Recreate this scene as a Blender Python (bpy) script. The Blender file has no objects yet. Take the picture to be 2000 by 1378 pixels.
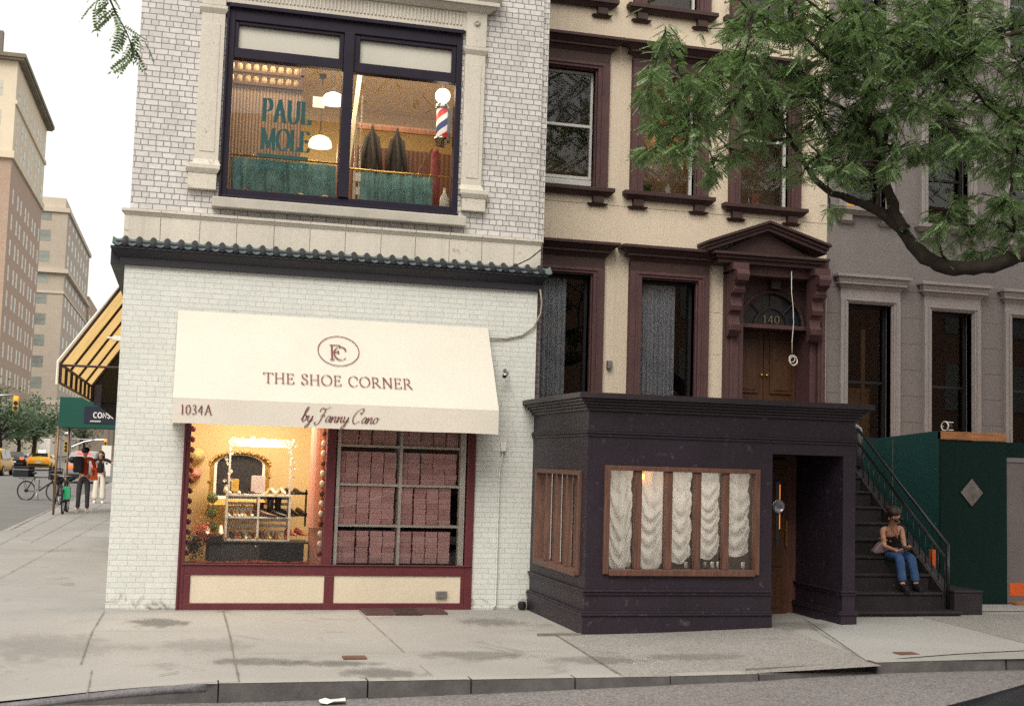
import bpy, bmesh, math, random
from mathutils import Vector, Matrix
import numpy as np
R_=math.radians
random.seed(7); rng=np.random.default_rng(7)
S=bpy.context.scene
col=S.collection
# ---------------- camera ----------------
FPX=2429.96
CAM=Vector((0.721,-14.433,1.75))
def _n(v): return v.normalized()
_Y=_n(Vector((355-1000,880-689,FPX))); _X=_n(Vector((10300-1000,1180-689,FPX)))
_Z=_X.cross(_Y)
if _Z.y>0: _Z=-_Z
RW=Matrix((_X,_Y,_Z))            # camera-image axes -> world
cd=bpy.data.cameras.new("camera"); cam=bpy.data.objects.new("camera",cd); col.objects.link(cam)
cd.sensor_width=36; cd.lens=FPX*36/2000; cd.clip_start=.1; cd.clip_end=3000
r=RW@Vector((1,0,0)); u=RW@Vector((0,-1,0)); b=RW@Vector((0,0,-1))
M=Matrix(((r.x,u.x,b.x,CAM.x),(r.y,u.y,b.y,CAM.y),(r.z,u.z,b.z,CAM.z),(0,0,0,1)))
cam.matrix_world=M; S.camera=cam
def P(x,y,Y=None,X=None,Z=None):
    """world point seen at photograph pixel (x,y) on the plane given"""
    d=RW@Vector((x-1000,y-689,FPX))
    if Y is not None: t=(Y-CAM.y)/d.y
    elif X is not None: t=(X-CAM.x)/d.x
    else: t=(Z-CAM.z)/d.z
    return CAM+d*t
# ---------------- world / light / exposure ----------------
W=bpy.data.worlds.new("World"); S.world=W; W.use_nodes=True
nt=W.node_tree; nt.nodes.clear()
o=nt.nodes.new('ShaderNodeOutputWorld'); bg=nt.nodes.new('ShaderNodeBackground'); bg2=nt.nodes.new('ShaderNodeBackground'); ad=nt.nodes.new('ShaderNodeAddShader')
sky=nt.nodes.new('ShaderNodeTexSky'); sky.sky_type='NISHITA'; sky.sun_disc=False
SUN_EL,SUN_AZ=R_(48),R_(205)
sky.sun_elevation=SUN_EL; sky.sun_rotation=SUN_AZ; sky.dust_density=4; sky.air_density=1
bg.inputs[1].default_value=.05
nt.links.new(sky.outputs[0],bg.inputs[0])
# the thin bright overcast veil over the blue
tc=nt.nodes.new('ShaderNodeTexCoord'); nz=nt.nodes.new('ShaderNodeTexNoise'); nz.inputs['Scale'].default_value=2.2; nz.inputs['Detail'].default_value=5
rp=nt.nodes.new('ShaderNodeValToRGB'); rp.color_ramp.elements[0].color=(.88,.82,.70,1); rp.color_ramp.elements[1].color=(1,.925,.79,1)
rp.color_ramp.elements[0].position=.35; rp.color_ramp.elements[1].position=.65
nt.links.new(tc.outputs['Generated'],nz.inputs['Vector']); nt.links.new(nz.outputs[0],rp.inputs[0]); nt.links.new(rp.outputs[0],bg2.inputs[0])
bg2.inputs[1].default_value=.79
nt.links.new(bg.outputs[0],ad.inputs[0]); nt.links.new(bg2.outputs[0],ad.inputs[1]); nt.links.new(ad.outputs[0],o.inputs[0])
sl=bpy.data.lights.new("sun","SUN"); sl.energy=1.8; sl.angle=R_(35); sl.color=(1,.95,.86)
so=bpy.data.objects.new("sun",sl); col.objects.link(so)
# direction to the sun: azimuth measured from +Y clockwise as in the sky texture
sd=Vector((math.sin(SUN_AZ)*math.cos(SUN_EL),math.cos(SUN_AZ)*math.cos(SUN_EL),math.sin(SUN_EL)))
so.rotation_euler=sd.to_track_quat('Z','Y').to_euler(); so.location=(0,-20,30)
S.view_settings.view_transform='Standard'; S.view_settings.look='None'; S.view_settings.gamma=1; S.view_settings.exposure=0.42
S.cycles.use_denoising=False
S.cycles.sample_clamp_indirect=1.2; S.cycles.max_bounces=6; S.cycles.transparent_max_bounces=16
# ---------------- materials ----------------
def nodes(name):
    m=bpy.data.materials.new(name); m.use_nodes=True; return m,m.node_tree,m.node_tree.nodes['Principled BSDF']
def L(nt,a,b): nt.links.new(a,b)
def mixc(nt,fac,a,b,mode='MIX'):
    n=nt.nodes.new('ShaderNodeMix'); n.data_type='RGBA'; n.blend_type=mode
    for s,v in ((0,fac),(6,a),(7,b)):
        if hasattr(v,'links') or isinstance(v,bpy.types.NodeSocket): nt.links.new(v,n.inputs[s])
        else: n.inputs[s].default_value=v if s==0 else (*v,1)
    return n.outputs[2]
def noise(nt,vec,scale,detail=4,rough=.55,dist=0):
    n=nt.nodes.new('ShaderNodeTexNoise'); n.inputs['Scale'].default_value=scale; n.inputs['Detail'].default_value=detail
    n.inputs['Roughness'].default_value=rough; n.inputs['Distortion'].default_value=dist
    nt.links.new(vec,n.inputs['Vector']); return n.outputs[0]
def ramp(nt,v,p0,p1,c0=(0,0,0),c1=(1,1,1)):
    n=nt.nodes.new('ShaderNodeValToRGB'); e=n.color_ramp.elements
    e[0].position=p0; e[1].position=p1; e[0].color=(*c0,1); e[1].color=(*c1,1); nt.links.new(v,n.inputs[0]); return n.outputs[0]
def bump(nt,bs,h,strength,dist=.01,prev=None):
    n=nt.nodes.new('ShaderNodeBump'); n.inputs['Strength'].default_value=strength; n.inputs['Distance'].default_value=dist
    nt.links.new(h,n.inputs['Height'])
    if prev is not None: nt.links.new(prev,n.inputs['Normal'])
    nt.links.new(n.outputs[0],bs.inputs['Normal']); return n.outputs[0]
def ocoord(nt):
    n=nt.nodes.new('ShaderNodeTexCoord'); return n.outputs['Object']
def sc(c,k): return tuple(min(1,x*k) for x in c)
def mat(name,c,rough=.6,var=.18,scale=2.5,bs_=.25,bscale=60,metal=0,spec=.4,streak=False,wear=None,wearamt=.5,gr=0):
    m,nt,bs=nodes(name); v=ocoord(nt)
    src=v
    if streak:
        mp=nt.nodes.new('ShaderNodeMapping'); mp.inputs['Scale'].default_value=(1,1,.12); L(nt,v,mp.inputs[0]); src=mp.outputs[0]
    a=noise(nt,src,scale,6,.6); f=noise(nt,v,scale*14,3,.6)
    c1=mixc(nt,ramp(nt,a,.3,.7),sc(c,1-var),sc(c,1+var))
    c2=mixc(nt,.25,c1,ramp(nt,f,.2,.8,sc(c,1-var*1.5),sc(c,1+var*1.5)))
    if gr:
        gn=noise(nt,v,62,2,.8); c2=mixc(nt,1.0,c2,ramp(nt,gn,.32,.68,(1-gr,1-gr,1-gr),(1+gr,1+gr,1+gr)),'MULTIPLY')
        if streak:
            m2=nt.nodes.new('ShaderNodeMapping'); m2.inputs['Scale'].default_value=(1,1,.06); L(nt,v,m2.inputs[0]); sn=noise(nt,m2.outputs[0],7,6,.7); c2=mixc(nt,ramp(nt,sn,.55,.75,(0,0,0),(.30,.30,.30)),c2,sc(c,.55))
    if wear is not None:
        w=noise(nt,v,scale*5,8,.7,.4); c2=mixc(nt,ramp(nt,w,wearamt,wearamt+.08),c2,wear)
    L(nt,c2,bs.inputs['Base Color']); bs.inputs['Roughness'].default_value=rough; bs.inputs['Metallic'].default_value=metal
    bs.inputs['Specular IOR Level'].default_value=spec
    if bs_: bump(nt,bs,noise(nt,v,bscale,4,.6),bs_,.004)
    return m
def emis(name,c,s):
    m,nt,bs=nodes(name); bs.inputs['Base Color'].default_value=(*sc(c,.8),1); bs.inputs['Emission Color'].default_value=(*c,1); bs.inputs['Emission Strength'].default_value=s; m.cycles.emission_sampling='NONE' if s<20 else 'AUTO'; return m
def glass(name,tint=(1,1,1),k=1.0,rough=.01):
    m=bpy.data.materials.new(name); m.use_nodes=True; nt=m.node_tree; nt.nodes.clear()
    o=nt.nodes.new('ShaderNodeOutputMaterial'); t=nt.nodes.new('ShaderNodeBsdfTransparent'); g=nt.nodes.new('ShaderNodeBsdfGlossy'); mx=nt.nodes.new('ShaderNodeMixShader')
    t.inputs[0].default_value=(*tint,1); g.inputs['Roughness'].default_value=rough
    f=nt.nodes.new('ShaderNodeFresnel'); f.inputs[0].default_value=1.5
    mm=nt.nodes.new('ShaderNodeMath'); mm.operation='MULTIPLY'; mm.inputs[1].default_value=k; mm.use_clamp=True
    bm=nt.nodes.new('ShaderNodeBump'); bm.inputs['Strength'].default_value=.04; bm.inputs['Distance'].default_value=.01
    v=ocoord(nt); L(nt,noise(nt,v,2.0,1),bm.inputs['Height']); L(nt,bm.outputs[0],g.inputs['Normal'])
    L(nt,f.outputs[0],mm.inputs[0]); L(nt,mm.outputs[0],mx.inputs[0]); L(nt,t.outputs[0],mx.inputs[1]); L(nt,g.outputs[0],mx.inputs[2]); L(nt,mx.outputs[0],o.inputs[0])
    return m
def brick(name,c1,c2,mortar,bw,rh,ms,bumpk=.6,rough=.6,stain=(.3,.28,.25),stainamt=.25,spec=.4,chip=None,grime=False):
    m,nt,bs=nodes(name); v=ocoord(nt)
    sp=nt.nodes.new('ShaderNodeSeparateXYZ'); L(nt,v,sp.inputs[0]); ad=nt.nodes.new('ShaderNodeMath'); ad.operation='ADD'
    L(nt,sp.outputs[0],ad.inputs[0]); L(nt,sp.outputs[1],ad.inputs[1]); cb=nt.nodes.new('ShaderNodeCombineXYZ'); L(nt,ad.outputs[0],cb.inputs[0]); L(nt,sp.outputs[2],cb.inputs[1])
    nn=nt.nodes.new('ShaderNodeTexNoise'); nn.inputs['Scale'].default_value=9; nn.inputs['Detail'].default_value=3; L(nt,cb.outputs[0],nn.inputs['Vector'])
    vm=nt.nodes.new('ShaderNodeVectorMath'); vm.operation='MULTIPLY_ADD'; vm.inputs[1].default_value=(.012,.010,0); L(nt,nn.outputs[1],vm.inputs[0]); L(nt,cb.outputs[0],vm.inputs[2])
    br=nt.nodes.new('ShaderNodeTexBrick'); br.inputs['Scale'].default_value=1; br.inputs['Brick Width'].default_value=bw; br.inputs['Row Height'].default_value=rh
    br.inputs['Mortar Size'].default_value=ms; br.inputs['Mortar Smooth'].default_value=.25; br.inputs['Color1'].default_value=(*c1,1); br.inputs['Color2'].default_value=(*c2,1); br.inputs['Mortar'].default_value=(*mortar,1)
    br.inputs['Bias'].default_value=-.2; br.offset=.5; br.squash=.55; br.squash_frequency=3
    L(nt,vm.outputs[0],br.inputs['Vector'])
    st=noise(nt,v,1.3,8,.65,.6); cc=mixc(nt,0.0,br.outputs[0],stain)
    # large soft dirt, then fine
    n=nt.nodes.new('ShaderNodeMath'); n.operation='MULTIPLY'; n.inputs[1].default_value=stainamt; L(nt,ramp(nt,st,.42,.75),n.inputs[0])
    cc=mixc(nt,n.outputs[0],br.outputs[0],stain)
    f=noise(nt,v,45,4,.65); cc=mixc(nt,.5,cc,ramp(nt,f,.3,.7,(.62,.62,.62),(1.06,1.06,1.06)),'MULTIPLY')
    if chip is not None:
        w=noise(nt,v,6,9,.75,.5); cc=mixc(nt,ramp(nt,w,.66,.68),cc,chip)
    if grime:
        # splashed dirt near the pavement and scattered bare patches
        z=sp.outputs[2]; q=nt.nodes.new('ShaderNodeMath'); q.operation='MULTIPLY_ADD'; q.inputs[1].default_value=-.55; q.inputs[2].default_value=.80; L(nt,z,q.inputs[0]); q.use_clamp=True
        w=noise(nt,v,5,9,.7,.8); a_=nt.nodes.new('ShaderNodeMath'); a_.operation='MULTIPLY'; L(nt,q.outputs[0],a_.inputs[0]); L(nt,w,a_.inputs[1])
        cc=mixc(nt,ramp(nt,a_.outputs[0],.40,.50),cc,(.25,.235,.20)); 
    L(nt,cc,bs.inputs['Base Color']); bs.inputs['Roughness'].default_value=rough; bs.inputs['Specular IOR Level'].default_value=spec
    inv=nt.nodes.new('ShaderNodeMath'); inv.operation='SUBTRACT'; inv.inputs[0].default_value=1; L(nt,br.outputs[1],inv.inputs[1])
    b1=bump(nt,bs,f,.25,.004); bump(nt,bs,inv.outputs[0],bumpk,.006,b1)
    return m
def wood(name,c,rough=.5,axis=(8,8,.8)):
    m,nt,bs=nodes(name); v=ocoord(nt); mp=nt.nodes.new('ShaderNodeMapping'); mp.inputs['Scale'].default_value=axis; L(nt,v,mp.inputs[0])
    a=noise(nt,mp.outputs[0],3,6,.6,1.2); L(nt,ramp(nt,a,.3,.7,sc(c,.55),sc(c,1.25)),bs.inputs['Base Color']); bs.inputs['Roughness'].default_value=rough
    bump(nt,bs,a,.2,.004); return m
def ribbed(name,c,k,axis=0,rough=.6,depth=.6):
    m,nt,bs=nodes(name); v=ocoord(nt); w=nt.nodes.new('ShaderNodeTexWave'); w.inputs['Scale'].default_value=k; w.bands_direction='XYZ'[axis]; w.inputs['Distortion'].default_value=.2
    L(nt,v,w.inputs['Vector']); L(nt,ramp(nt,w.outputs[1],.1,.5,sc(c,.45),c),bs.inputs['Base Color']); bs.inputs['Roughness'].default_value=rough
    bump(nt,bs,w.outputs[1],depth,.01); return m
M={}
def thin_cloth(name,c,k=.45,rough=.8):
    m,nt,bs=nodes(name); v=ocoord(nt); cc=mixc(nt,ramp(nt,noise(nt,v,3,4),.3,.7),sc(c,.9),sc(c,1.1)); L(nt,cc,bs.inputs['Base Color']); bs.inputs['Roughness'].default_value=rough
    t=nt.nodes.new('ShaderNodeBsdfTranslucent'); L(nt,cc,t.inputs[0]); mx=nt.nodes.new('ShaderNodeMixShader'); mx.inputs[0].default_value=k; out=nt.nodes['Material Output']; L(nt,bs.outputs[0],mx.inputs[1]); L(nt,t.outputs[0],mx.inputs[2]); L(nt,mx.outputs[0],out.inputs[0]); return m
M['paint_brick']=brick('white painted brick',(.68,.70,.665),(.62,.645,.61),(.47,.50,.475),.19,.0600,.0028,.55,.55,(.50,.50,.45),.25,chip=(.30,.29,.26),grime=True)
M['glazed_brick']=brick('white glazed brick',(.665,.655,.64),(.53,.52,.515),(.22,.19,.175),.150,.0665,.0050,.9,.4,(.33,.31,.29),.35,.5)
M['purple_brick']=brick('grimy brick',(.16,.12,.13),(.22,.17,.17),(.05,.04,.04),.16,.066,.005,.8,.8)
M['stone']=mat('limestone',(.55,.52,.455),.8,.14,1.5,.35,50,streak=True,gr=.12,wear=(.30,.27,.22),wearamt=.62)
M['sill_stone']=mat('rough granite sill',(.42,.40,.35),.85,.2,3,.8,70)
M['black_frame']=mat('dark aubergine paint',(.012,.008,.020),.55,.3,4,.2,60,wear=(.10,.08,.09),wearamt=.70,spec=.25)
M['navy_trim']=mat('navy black cornice paint',(.020,.020,.028),.5,.25,3,.2,50,wear=(.12,.12,.12),wearamt=.72)
M['tile']=mat('weathered roof tile',(.016,.018,.024),.5,.5,9,.5,40,wear=(.16,.22,.21),wearamt=.68)
M['tile_pan']=mat('verdigris pan',(.085,.13,.13),.7,.35,10,.4,40,wear=(.04,.05,.05),wearamt=.56)
M['frost']=mat('frosted glass',(.50,.49,.43),.45,.06,1,0)
M['canvas']=mat('cream canvas',(.62,.59,.52),.85,.05,1.2,.15,300,gr=.05)
M['canvas2']=mat('cream canvas valance',(.63,.59,.52),.85,.05,1.2,.15,300,gr=.05)
M['ink']=mat('maroon lettering',(.17,.055,.06),.7,.05,3,0)
M['maroon']=mat('maroon paint',(.105,.021,.028),.45,.2,3,.15,50,gr=.2,wear=(.05,.012,.016),wearamt=.7)
M['cream_panel']=mat('cream painted panel',(.60,.53,.41),.5,.06,2,.1,80,gr=.08)
M['cream_wall']=mat('cream stucco',(.67,.575,.455),.85,.07,.8,.4,120,streak=True,gr=.13)
M['trim_brown']=mat('brownstone trim paint',(.088,.042,.044),.6,.2,4,.3,60,gr=.25)
M['trim_dark']=mat('dark brownstone trim',(.052,.026,.025),.6,.25,4,.35,60,gr=.3)
M['grey_wall']=mat('grey lilac stucco',(.205,.183,.183),.9,.09,.9,.5,110,streak=True,gr=.16)
M['grey_trim']=mat('grey lilac trim',(.30,.27,.265),.8,.1,3,.3,70,gr=.14)
M['white_sash']=mat('white sash paint',(.62,.62,.60),.45,.05,3,.05)
M['black_sash']=mat('black sash paint',(.012,.011,.012),.5,.2,4,.1)
M['glass']=glass('window glass',(.93,.94,.93),1.6)
M['glass_shop']=glass('shop window glass',(.97,.97,.96),1.7)
M['room_dark']=mat('dark room',(.055,.042,.038),.9,.2,1,0)
M['room_brown']=mat('brown room',(.40,.28,.19),.9,.15,1,0)
M['room_warm']=mat('warm plaster room',(.68,.52,.28),.9,.06,1,0)
M['rest']=mat('charcoal plum paint',(.019,.0125,.021),.5,.3,2.2,.25,40,wear=(.060,.050,.060),wearamt=.59,gr=.35)
M['redwood']=wood('red brown window timber',(.125,.058,.040),.5)
M['doorwood']=wood('old oak door',(.072,.028,.010),.5)
M['gauze']=thin_cloth('gathered cream gauze',(.90,.88,.85),.35,.9)
M['sheer']=mat('pale sheer curtain',(.50,.53,.60),.9,.06,5,.1)
M['concrete']=None
M['steel']=mat('grey metal',(.32,.32,.33),.35,.1,6,.1,80,metal=.8)
M['chrome']=mat('polished chrome',(.6,.6,.6),.15,.05,6,0,metal=1)
M['brass']=mat('brass',(.65,.42,.14),.3,.1,6,0,metal=.9)
M['black']=mat('black paint',(.010,.010,.011),.45,.2,5,.1)
M['rubber']=mat('black rubber',(.015,.015,.015),.8,.2,5,.2)
M['stoop']=mat('dark painted stone steps',(.020,.016,.018),.6,.4,4,.5,60,wear=(.11,.10,.10),wearamt=.62,gr=.35)
M['rail']=mat('glossy black iron',(.012,.012,.014),.28,.2,5,.05)
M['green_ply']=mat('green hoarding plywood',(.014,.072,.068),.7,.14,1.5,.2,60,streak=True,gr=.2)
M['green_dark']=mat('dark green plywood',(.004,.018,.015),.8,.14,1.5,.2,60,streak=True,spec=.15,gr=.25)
M['lumber']=wood('raw lumber',(.36,.15,.06),.8,(1,8,8))
M['orange']=mat('orange paint',(.62,.10,.015),.6,.12,5,.1)
M['grey_door']=mat('grey door paint',(.15,.13,.13),.6,.1,2,.1)
M['teal_cloth']=mat('teal half curtain',(.17,.33,.325),.9,.45,7,.5,60)
M['teal_ink']=mat('dark teal gilt lettering',(.006,.060,.060),.5,.1,5,0)
M['red_ink']=mat('red enamel',(.45,.03,.03),.4,.1,5,0)
M['white']=mat('white paint',(.75,.73,.68),.5,.04,5,.05)
M['pinkbox']=mat('pink shoe box card',(.74,.45,.44),.75,.06,4,.1,90,gr=.1)
M['skin']=mat('skin',(.52,.28,.19),.5,.08,8,.05)
M['hair']=mat('dark brown hair',(.035,.018,.012),.45,.3,30,.5,120)
M['denim']=mat('blue denim',(.035,.085,.21),.85,.35,14,.5,160)
M['black_cloth']=mat('black cloth',(.012,.011,.014),.85,.3,10,.3,120)
M['white_cloth']=mat('cream white cloth',(.68,.64,.55),.9,.06,8,.3,60)
M['red_cloth']=mat('red jacket cloth',(.42,.045,.02),.8,.15,8,.3,60)
M['grey_cloth']=mat('dark grey cloth',(.05,.045,.055),.85,.2,10,.3,100)
M['taxi']=mat('taxi yellow paint',(.75,.42,.02),.3,.03,2,0)
M['car_dark']=mat('black car paint',(.010,.012,.020),.22,.1,2,0)
M['car_silver']=mat('silver car paint',(.35,.35,.36),.28,.04,2,0,metal=.5)
M['car_glass']=mat('tinted car glass',(.02,.022,.025),.08,.1,2,0,spec=.8)
M['tail']=emis('lit tail lamp',(1,.06,.01),3.0)
M['head']=emis('lit lamp',(1,.8,.5),3.0)
M['amber']=emis('lit amber signal lamp',(1,.10,.01),4.0)
M['bark']=mat('honey locust bark',(.030,.024,.020),.95,.5,9,1.5,22,spec=.15)
M['yellow_canvas']=None
M['yellow_canvas']=thin_cloth('yellow ochre canvas',(.80,.56,.24),.6)
M['green_canvas']=mat('bottle green canvas',(.006,.075,.055),.75,.1,2,.1,150)
M['green_bag']=mat('bright green bag',(.02,.36,.15),.6,.08,6,.1)
M['yellow_iron']=mat('yellow signal housing',(.65,.42,.03),.5,.05,5,0)
M['ply_pole']=mat('brass brown pole',(.22,.12,.05),.4,.15,4,.1,metal=.3)
M['terracotta']=mat('brownish facade',(.30,.17,.12),.9,.12,.3,0)
# ---------------- mesh tools ----------------
def wloc(o):
    v=Vector((0,0,0))
    while o is not None: v+=o.location; o=o.parent
    return v
class MB:
    def __init__(s): s.v=[]; s.f=[]
    def add(s,vs,fs):
        n=len(s.v); s.v+=[tuple(v) for v in vs]; s.f+=[tuple(i+n for i in f) for f in fs]; return s
    def box(s,x0,x1,y0,y1,z0,z1):
        if x0>x1: x0,x1=x1,x0
        if y0>y1: y0,y1=y1,y0
        if z0>z1: z0,z1=z1,z0
        return s.add([(x0,y0,z0),(x1,y0,z0),(x1,y1,z0),(x0,y1,z0),(x0,y0,z1),(x1,y0,z1),(x1,y1,z1),(x0,y1,z1)],
              [(0,3,2,1),(4,5,6,7),(0,1,5,4),(1,2,6,5),(2,3,7,6),(3,0,4,7)])
    def obox(s,c,ax,ay,az):
        c=Vector(c);ax=Vector(ax);ay=Vector(ay);az=Vector(az)
        vs=[c+ax*i+ay*j+az*k for i,j,k in ((-1,-1,-1),(1,-1,-1),(1,1,-1),(-1,1,-1),(-1,-1,1),(1,-1,1),(1,1,1),(-1,1,1))]
        return s.add(vs,[(0,3,2,1),(4,5,6,7),(0,1,5,4),(1,2,6,5),(2,3,7,6),(3,0,4,7)])
    def quad(s,*p): return s.add(p,[tuple(range(len(p)))])
    def flare(s,x0,x1,y,z0,z1,p0,p1,l=1,r=1,back=.02):
        """moulding on a wall facing -Y: projects p0 at z0 and p1 at z1, ends returned by l, r"""
        return s.add([(x0-p0*l,y-p0,z0),(x1+p0*r,y-p0,z0),(x1+p0*r,y+back,z0),(x0-p0*l,y+back,z0),
                      (x0-p1*l,y-p1,z1),(x1+p1*r,y-p1,z1),(x1+p1*r,y+back,z1),(x0-p1*l,y+back,z1)],
              [(0,3,2,1),(4,5,6,7),(0,1,5,4),(1,2,6,5),(2,3,7,6),(3,0,4,7)])
    def prism(s,pts,d):
        """polygon pts (3d) pushed by vector d"""
        n=len(pts); d=Vector(d); vs=[Vector(p) for p in pts]+[Vector(p)+d for p in pts]
        fs=[tuple(range(n)),tuple(range(2*n-1,n-1,-1))]+[(i,(i+1)%n,(i+1)%n+n,i+n) for i in range(n)]
        return s.add(vs,fs)
    def tube(s,pts,rad,n=8,caps=True):
        pts=[Vector(p) for p in pts]
        if not hasattr(rad,'__len__'): rad=[rad]*len(pts)
        vs=[];fs=[]; prev=None
        for i,p in enumerate(pts):
            t=(pts[min(i+1,len(pts)-1)]-pts[max(i-1,0)]).normalized()
            if prev is None:
                a=Vector((0,0,1)) if abs(t.z)<.9 else Vector((1,0,0)); u=t.cross(a).normalized()
            else: u=(prev-t*prev.dot(t)).normalized()
            prev=u; w=t.cross(u)
            for k in range(n):
                a=2*math.pi*k/n; vs.append(p+(u*math.cos(a)+w*math.sin(a))*rad[i])
        for i in range(len(pts)-1):
            for k in range(n): fs.append((i*n+k,i*n+(k+1)%n,(i+1)*n+(k+1)%n,(i+1)*n+k))
        if caps: fs.append(tuple(range(n-1,-1,-1))); fs.append(tuple(range((len(pts)-1)*n,len(pts)*n)))
        return s.add(vs,fs)
    def lathe(s,c,prof,n=16,axis='z',sx=1,sy=1):
        vs=[];fs=[]
        for (r,z) in prof:
            for k in range(n):
                a=2*math.pi*k/n; p=(r*math.cos(a)*sx,r*math.sin(a)*sy,z)
                if axis=='y': p=(p[0],p[2],p[1])
                if axis=='x': p=(p[2],p[0],p[1])
                vs.append((c[0]+p[0],c[1]+p[1],c[2]+p[2]))
        m=len(prof)
        for i in range(m-1):
            for k in range(n): fs.append((i*n+k,i*n+(k+1)%n,(i+1)*n+(k+1)%n,(i+1)*n+k))
        if prof[0][0]>1e-4: fs.append(tuple(range(n-1,-1,-1)))
        if prof[-1][0]>1e-4: fs.append(tuple(range((m-1)*n,m*n)))
        return s.add(vs,fs)
    def ball(s,c,r,n=12,m=8,sx=1,sy=1,sz=1,jit=0):
        vs=[];fs=[]
        for i in range(m+1):
            t=math.pi*i/m
            for k in range(n):
                a=2*math.pi*k/n; j=1+random.uniform(-jit,jit)
                vs.append((c[0]+r*sx*j*math.sin(t)*math.cos(a),c[1]+r*sy*j*math.sin(t)*math.sin(a),c[2]+r*sz*j*math.cos(t)))
        for i in range(m):
            for k in range(n): fs.append((i*n+k,i*n+(k+1)%n,(i+1)*n+(k+1)%n,(i+1)*n+k))
        return s.add(vs,fs)
    def wall(s,x0,x1,z0,z1,y,th,holes,ends=True):
        xs=sorted({x0,x1,*[h[0] for h in holes],*[h[1] for h in holes]}); zs=sorted({z0,z1,*[h[2] for h in holes],*[h[3] for h in holes]})
        xs=[x for x in xs if x0<=x<=x1]; zs=[z for z in zs if z0<=z<=z1]
        for i in range(len(xs)-1):
            for j in range(len(zs)-1):
                a,b,c,d=xs[i],xs[i+1],zs[j],zs[j+1]; mx,mz=(a+b)/2,(c+d)/2
                if any(h[0]<mx<h[1] and h[2]<mz<h[3] for h in holes): continue
                s.quad((a,y,c),(b,y,c),(b,y,d),(a,y,d)); s.quad((a,y+th,c),(a,y+th,d),(b,y+th,d),(b,y+th,c))
        for h in holes:
            a,b,c,d=h
            s.quad((a,y,c),(a,y+th,c),(a,y+th,d),(a,y,d)); s.quad((b,y,c),(b,y,d),(b,y+th,d),(b,y+th,c))
            if c>z0: s.quad((a,y,c),(b,y,c),(b,y+th,c),(a,y+th,c))
            s.quad((a,y,d),(a,y+th,d),(b,y+th,d),(b,y,d))
        if ends:
            s.quad((x0,y,z0),(x0,y+th,z0),(x0,y+th,z1),(x0,y,z1)); s.quad((x1,y,z0),(x1,y,z1),(x1,y+th,z1),(x1,y+th,z0))
            s.quad((x0,y,z1),(x0,y+th,z1),(x1,y+th,z1),(x1,y,z1))
        return s
    def build(s,name,m,parent=None,bev=0,smooth=False,sub=0,recalc=False,kind=None):
        off=wloc(parent) if parent is not None else Vector((0,0,0))
        me=bpy.data.meshes.new(name); me.from_pydata([(v[0]-off.x,v[1]-off.y,v[2]-off.z) for v in s.v],[],s.f)
        if isinstance(m,str): m=M[m]
        me.materials.append(m); me.validate()
        if recalc or bev or sub:
            bm=bmesh.new(); bm.from_mesh(me); bmesh.ops.recalc_face_normals(bm,faces=bm.faces); bm.to_mesh(me); bm.free()
        ob=bpy.data.objects.new(name,me); col.objects.link(ob)
        if parent is not None: ob.parent=parent
        if smooth: me.shade_smooth() if hasattr(me,'shade_smooth') else me.polygons.foreach_set('use_smooth',[True]*len(me.polygons))
        if bev:
            md=ob.modifiers.new('bevel','BEVEL'); md.width=bev; md.segments=2; md.limit_method='ANGLE'; md.angle_limit=R_(40)
        if sub:
            md=ob.modifiers.new('sub','SUBSURF'); md.levels=sub; md.render_levels=sub
        if kind: ob['kind']=kind
        return ob
def tag(o,label,cat,group=None):
    o['label']=label; o['category']=cat
    if group: o['group']=group
    return o
def thing(name,label,cat,loc=(0,0,0),group=None):
    o=bpy.data.objects.new(name,None); col.objects.link(o); o.location=loc; o.empty_display_size=.1
    return tag(o,label,cat,group)
def children(o): return [c for c in col.objects if c.parent==o]
def copy_tree(o,parent=None,label=None):
    c=o.copy(); col.objects.link(c); c.parent=parent
    if label: c['label']=label
    for ch in children(o): copy_tree(ch,c)
    return c
def retop(o,loc=None):
    """give a single-mesh thing an origin at its own base"""
    me=o.data; vs=[v.co for v in me.vertices]
    lo=Vector((min(v.x for v in vs),min(v.y for v in vs),min(v.z for v in vs))); hi=Vector((max(v.x for v in vs),max(v.y for v in vs),0))
    c=Vector(((lo.x+hi.x)/2,(lo.y+hi.y)/2,lo.z)); me.transform(Matrix.Translation(-c)); o.location=o.location+c; return o
def pt_light(loc,e,c=(1,.72,.38),rad=.06):
    l=bpy.data.lights.new('lamp_light','POINT'); l.energy=e; l.color=c; l.shadow_soft_size=rad; o=bpy.data.objects.new('lamp_light',l); col.objects.link(o); o.location=loc; return o
def area_light(loc,e,c,sx,sy):
    l=bpy.data.lights.new('ceiling_light','AREA'); l.shape='RECTANGLE'; l.size=sx; l.size_y=sy; l.energy=e; l.color=c; o=bpy.data.objects.new('ceiling_light',l); col.objects.link(o); o.location=loc; return o
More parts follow.
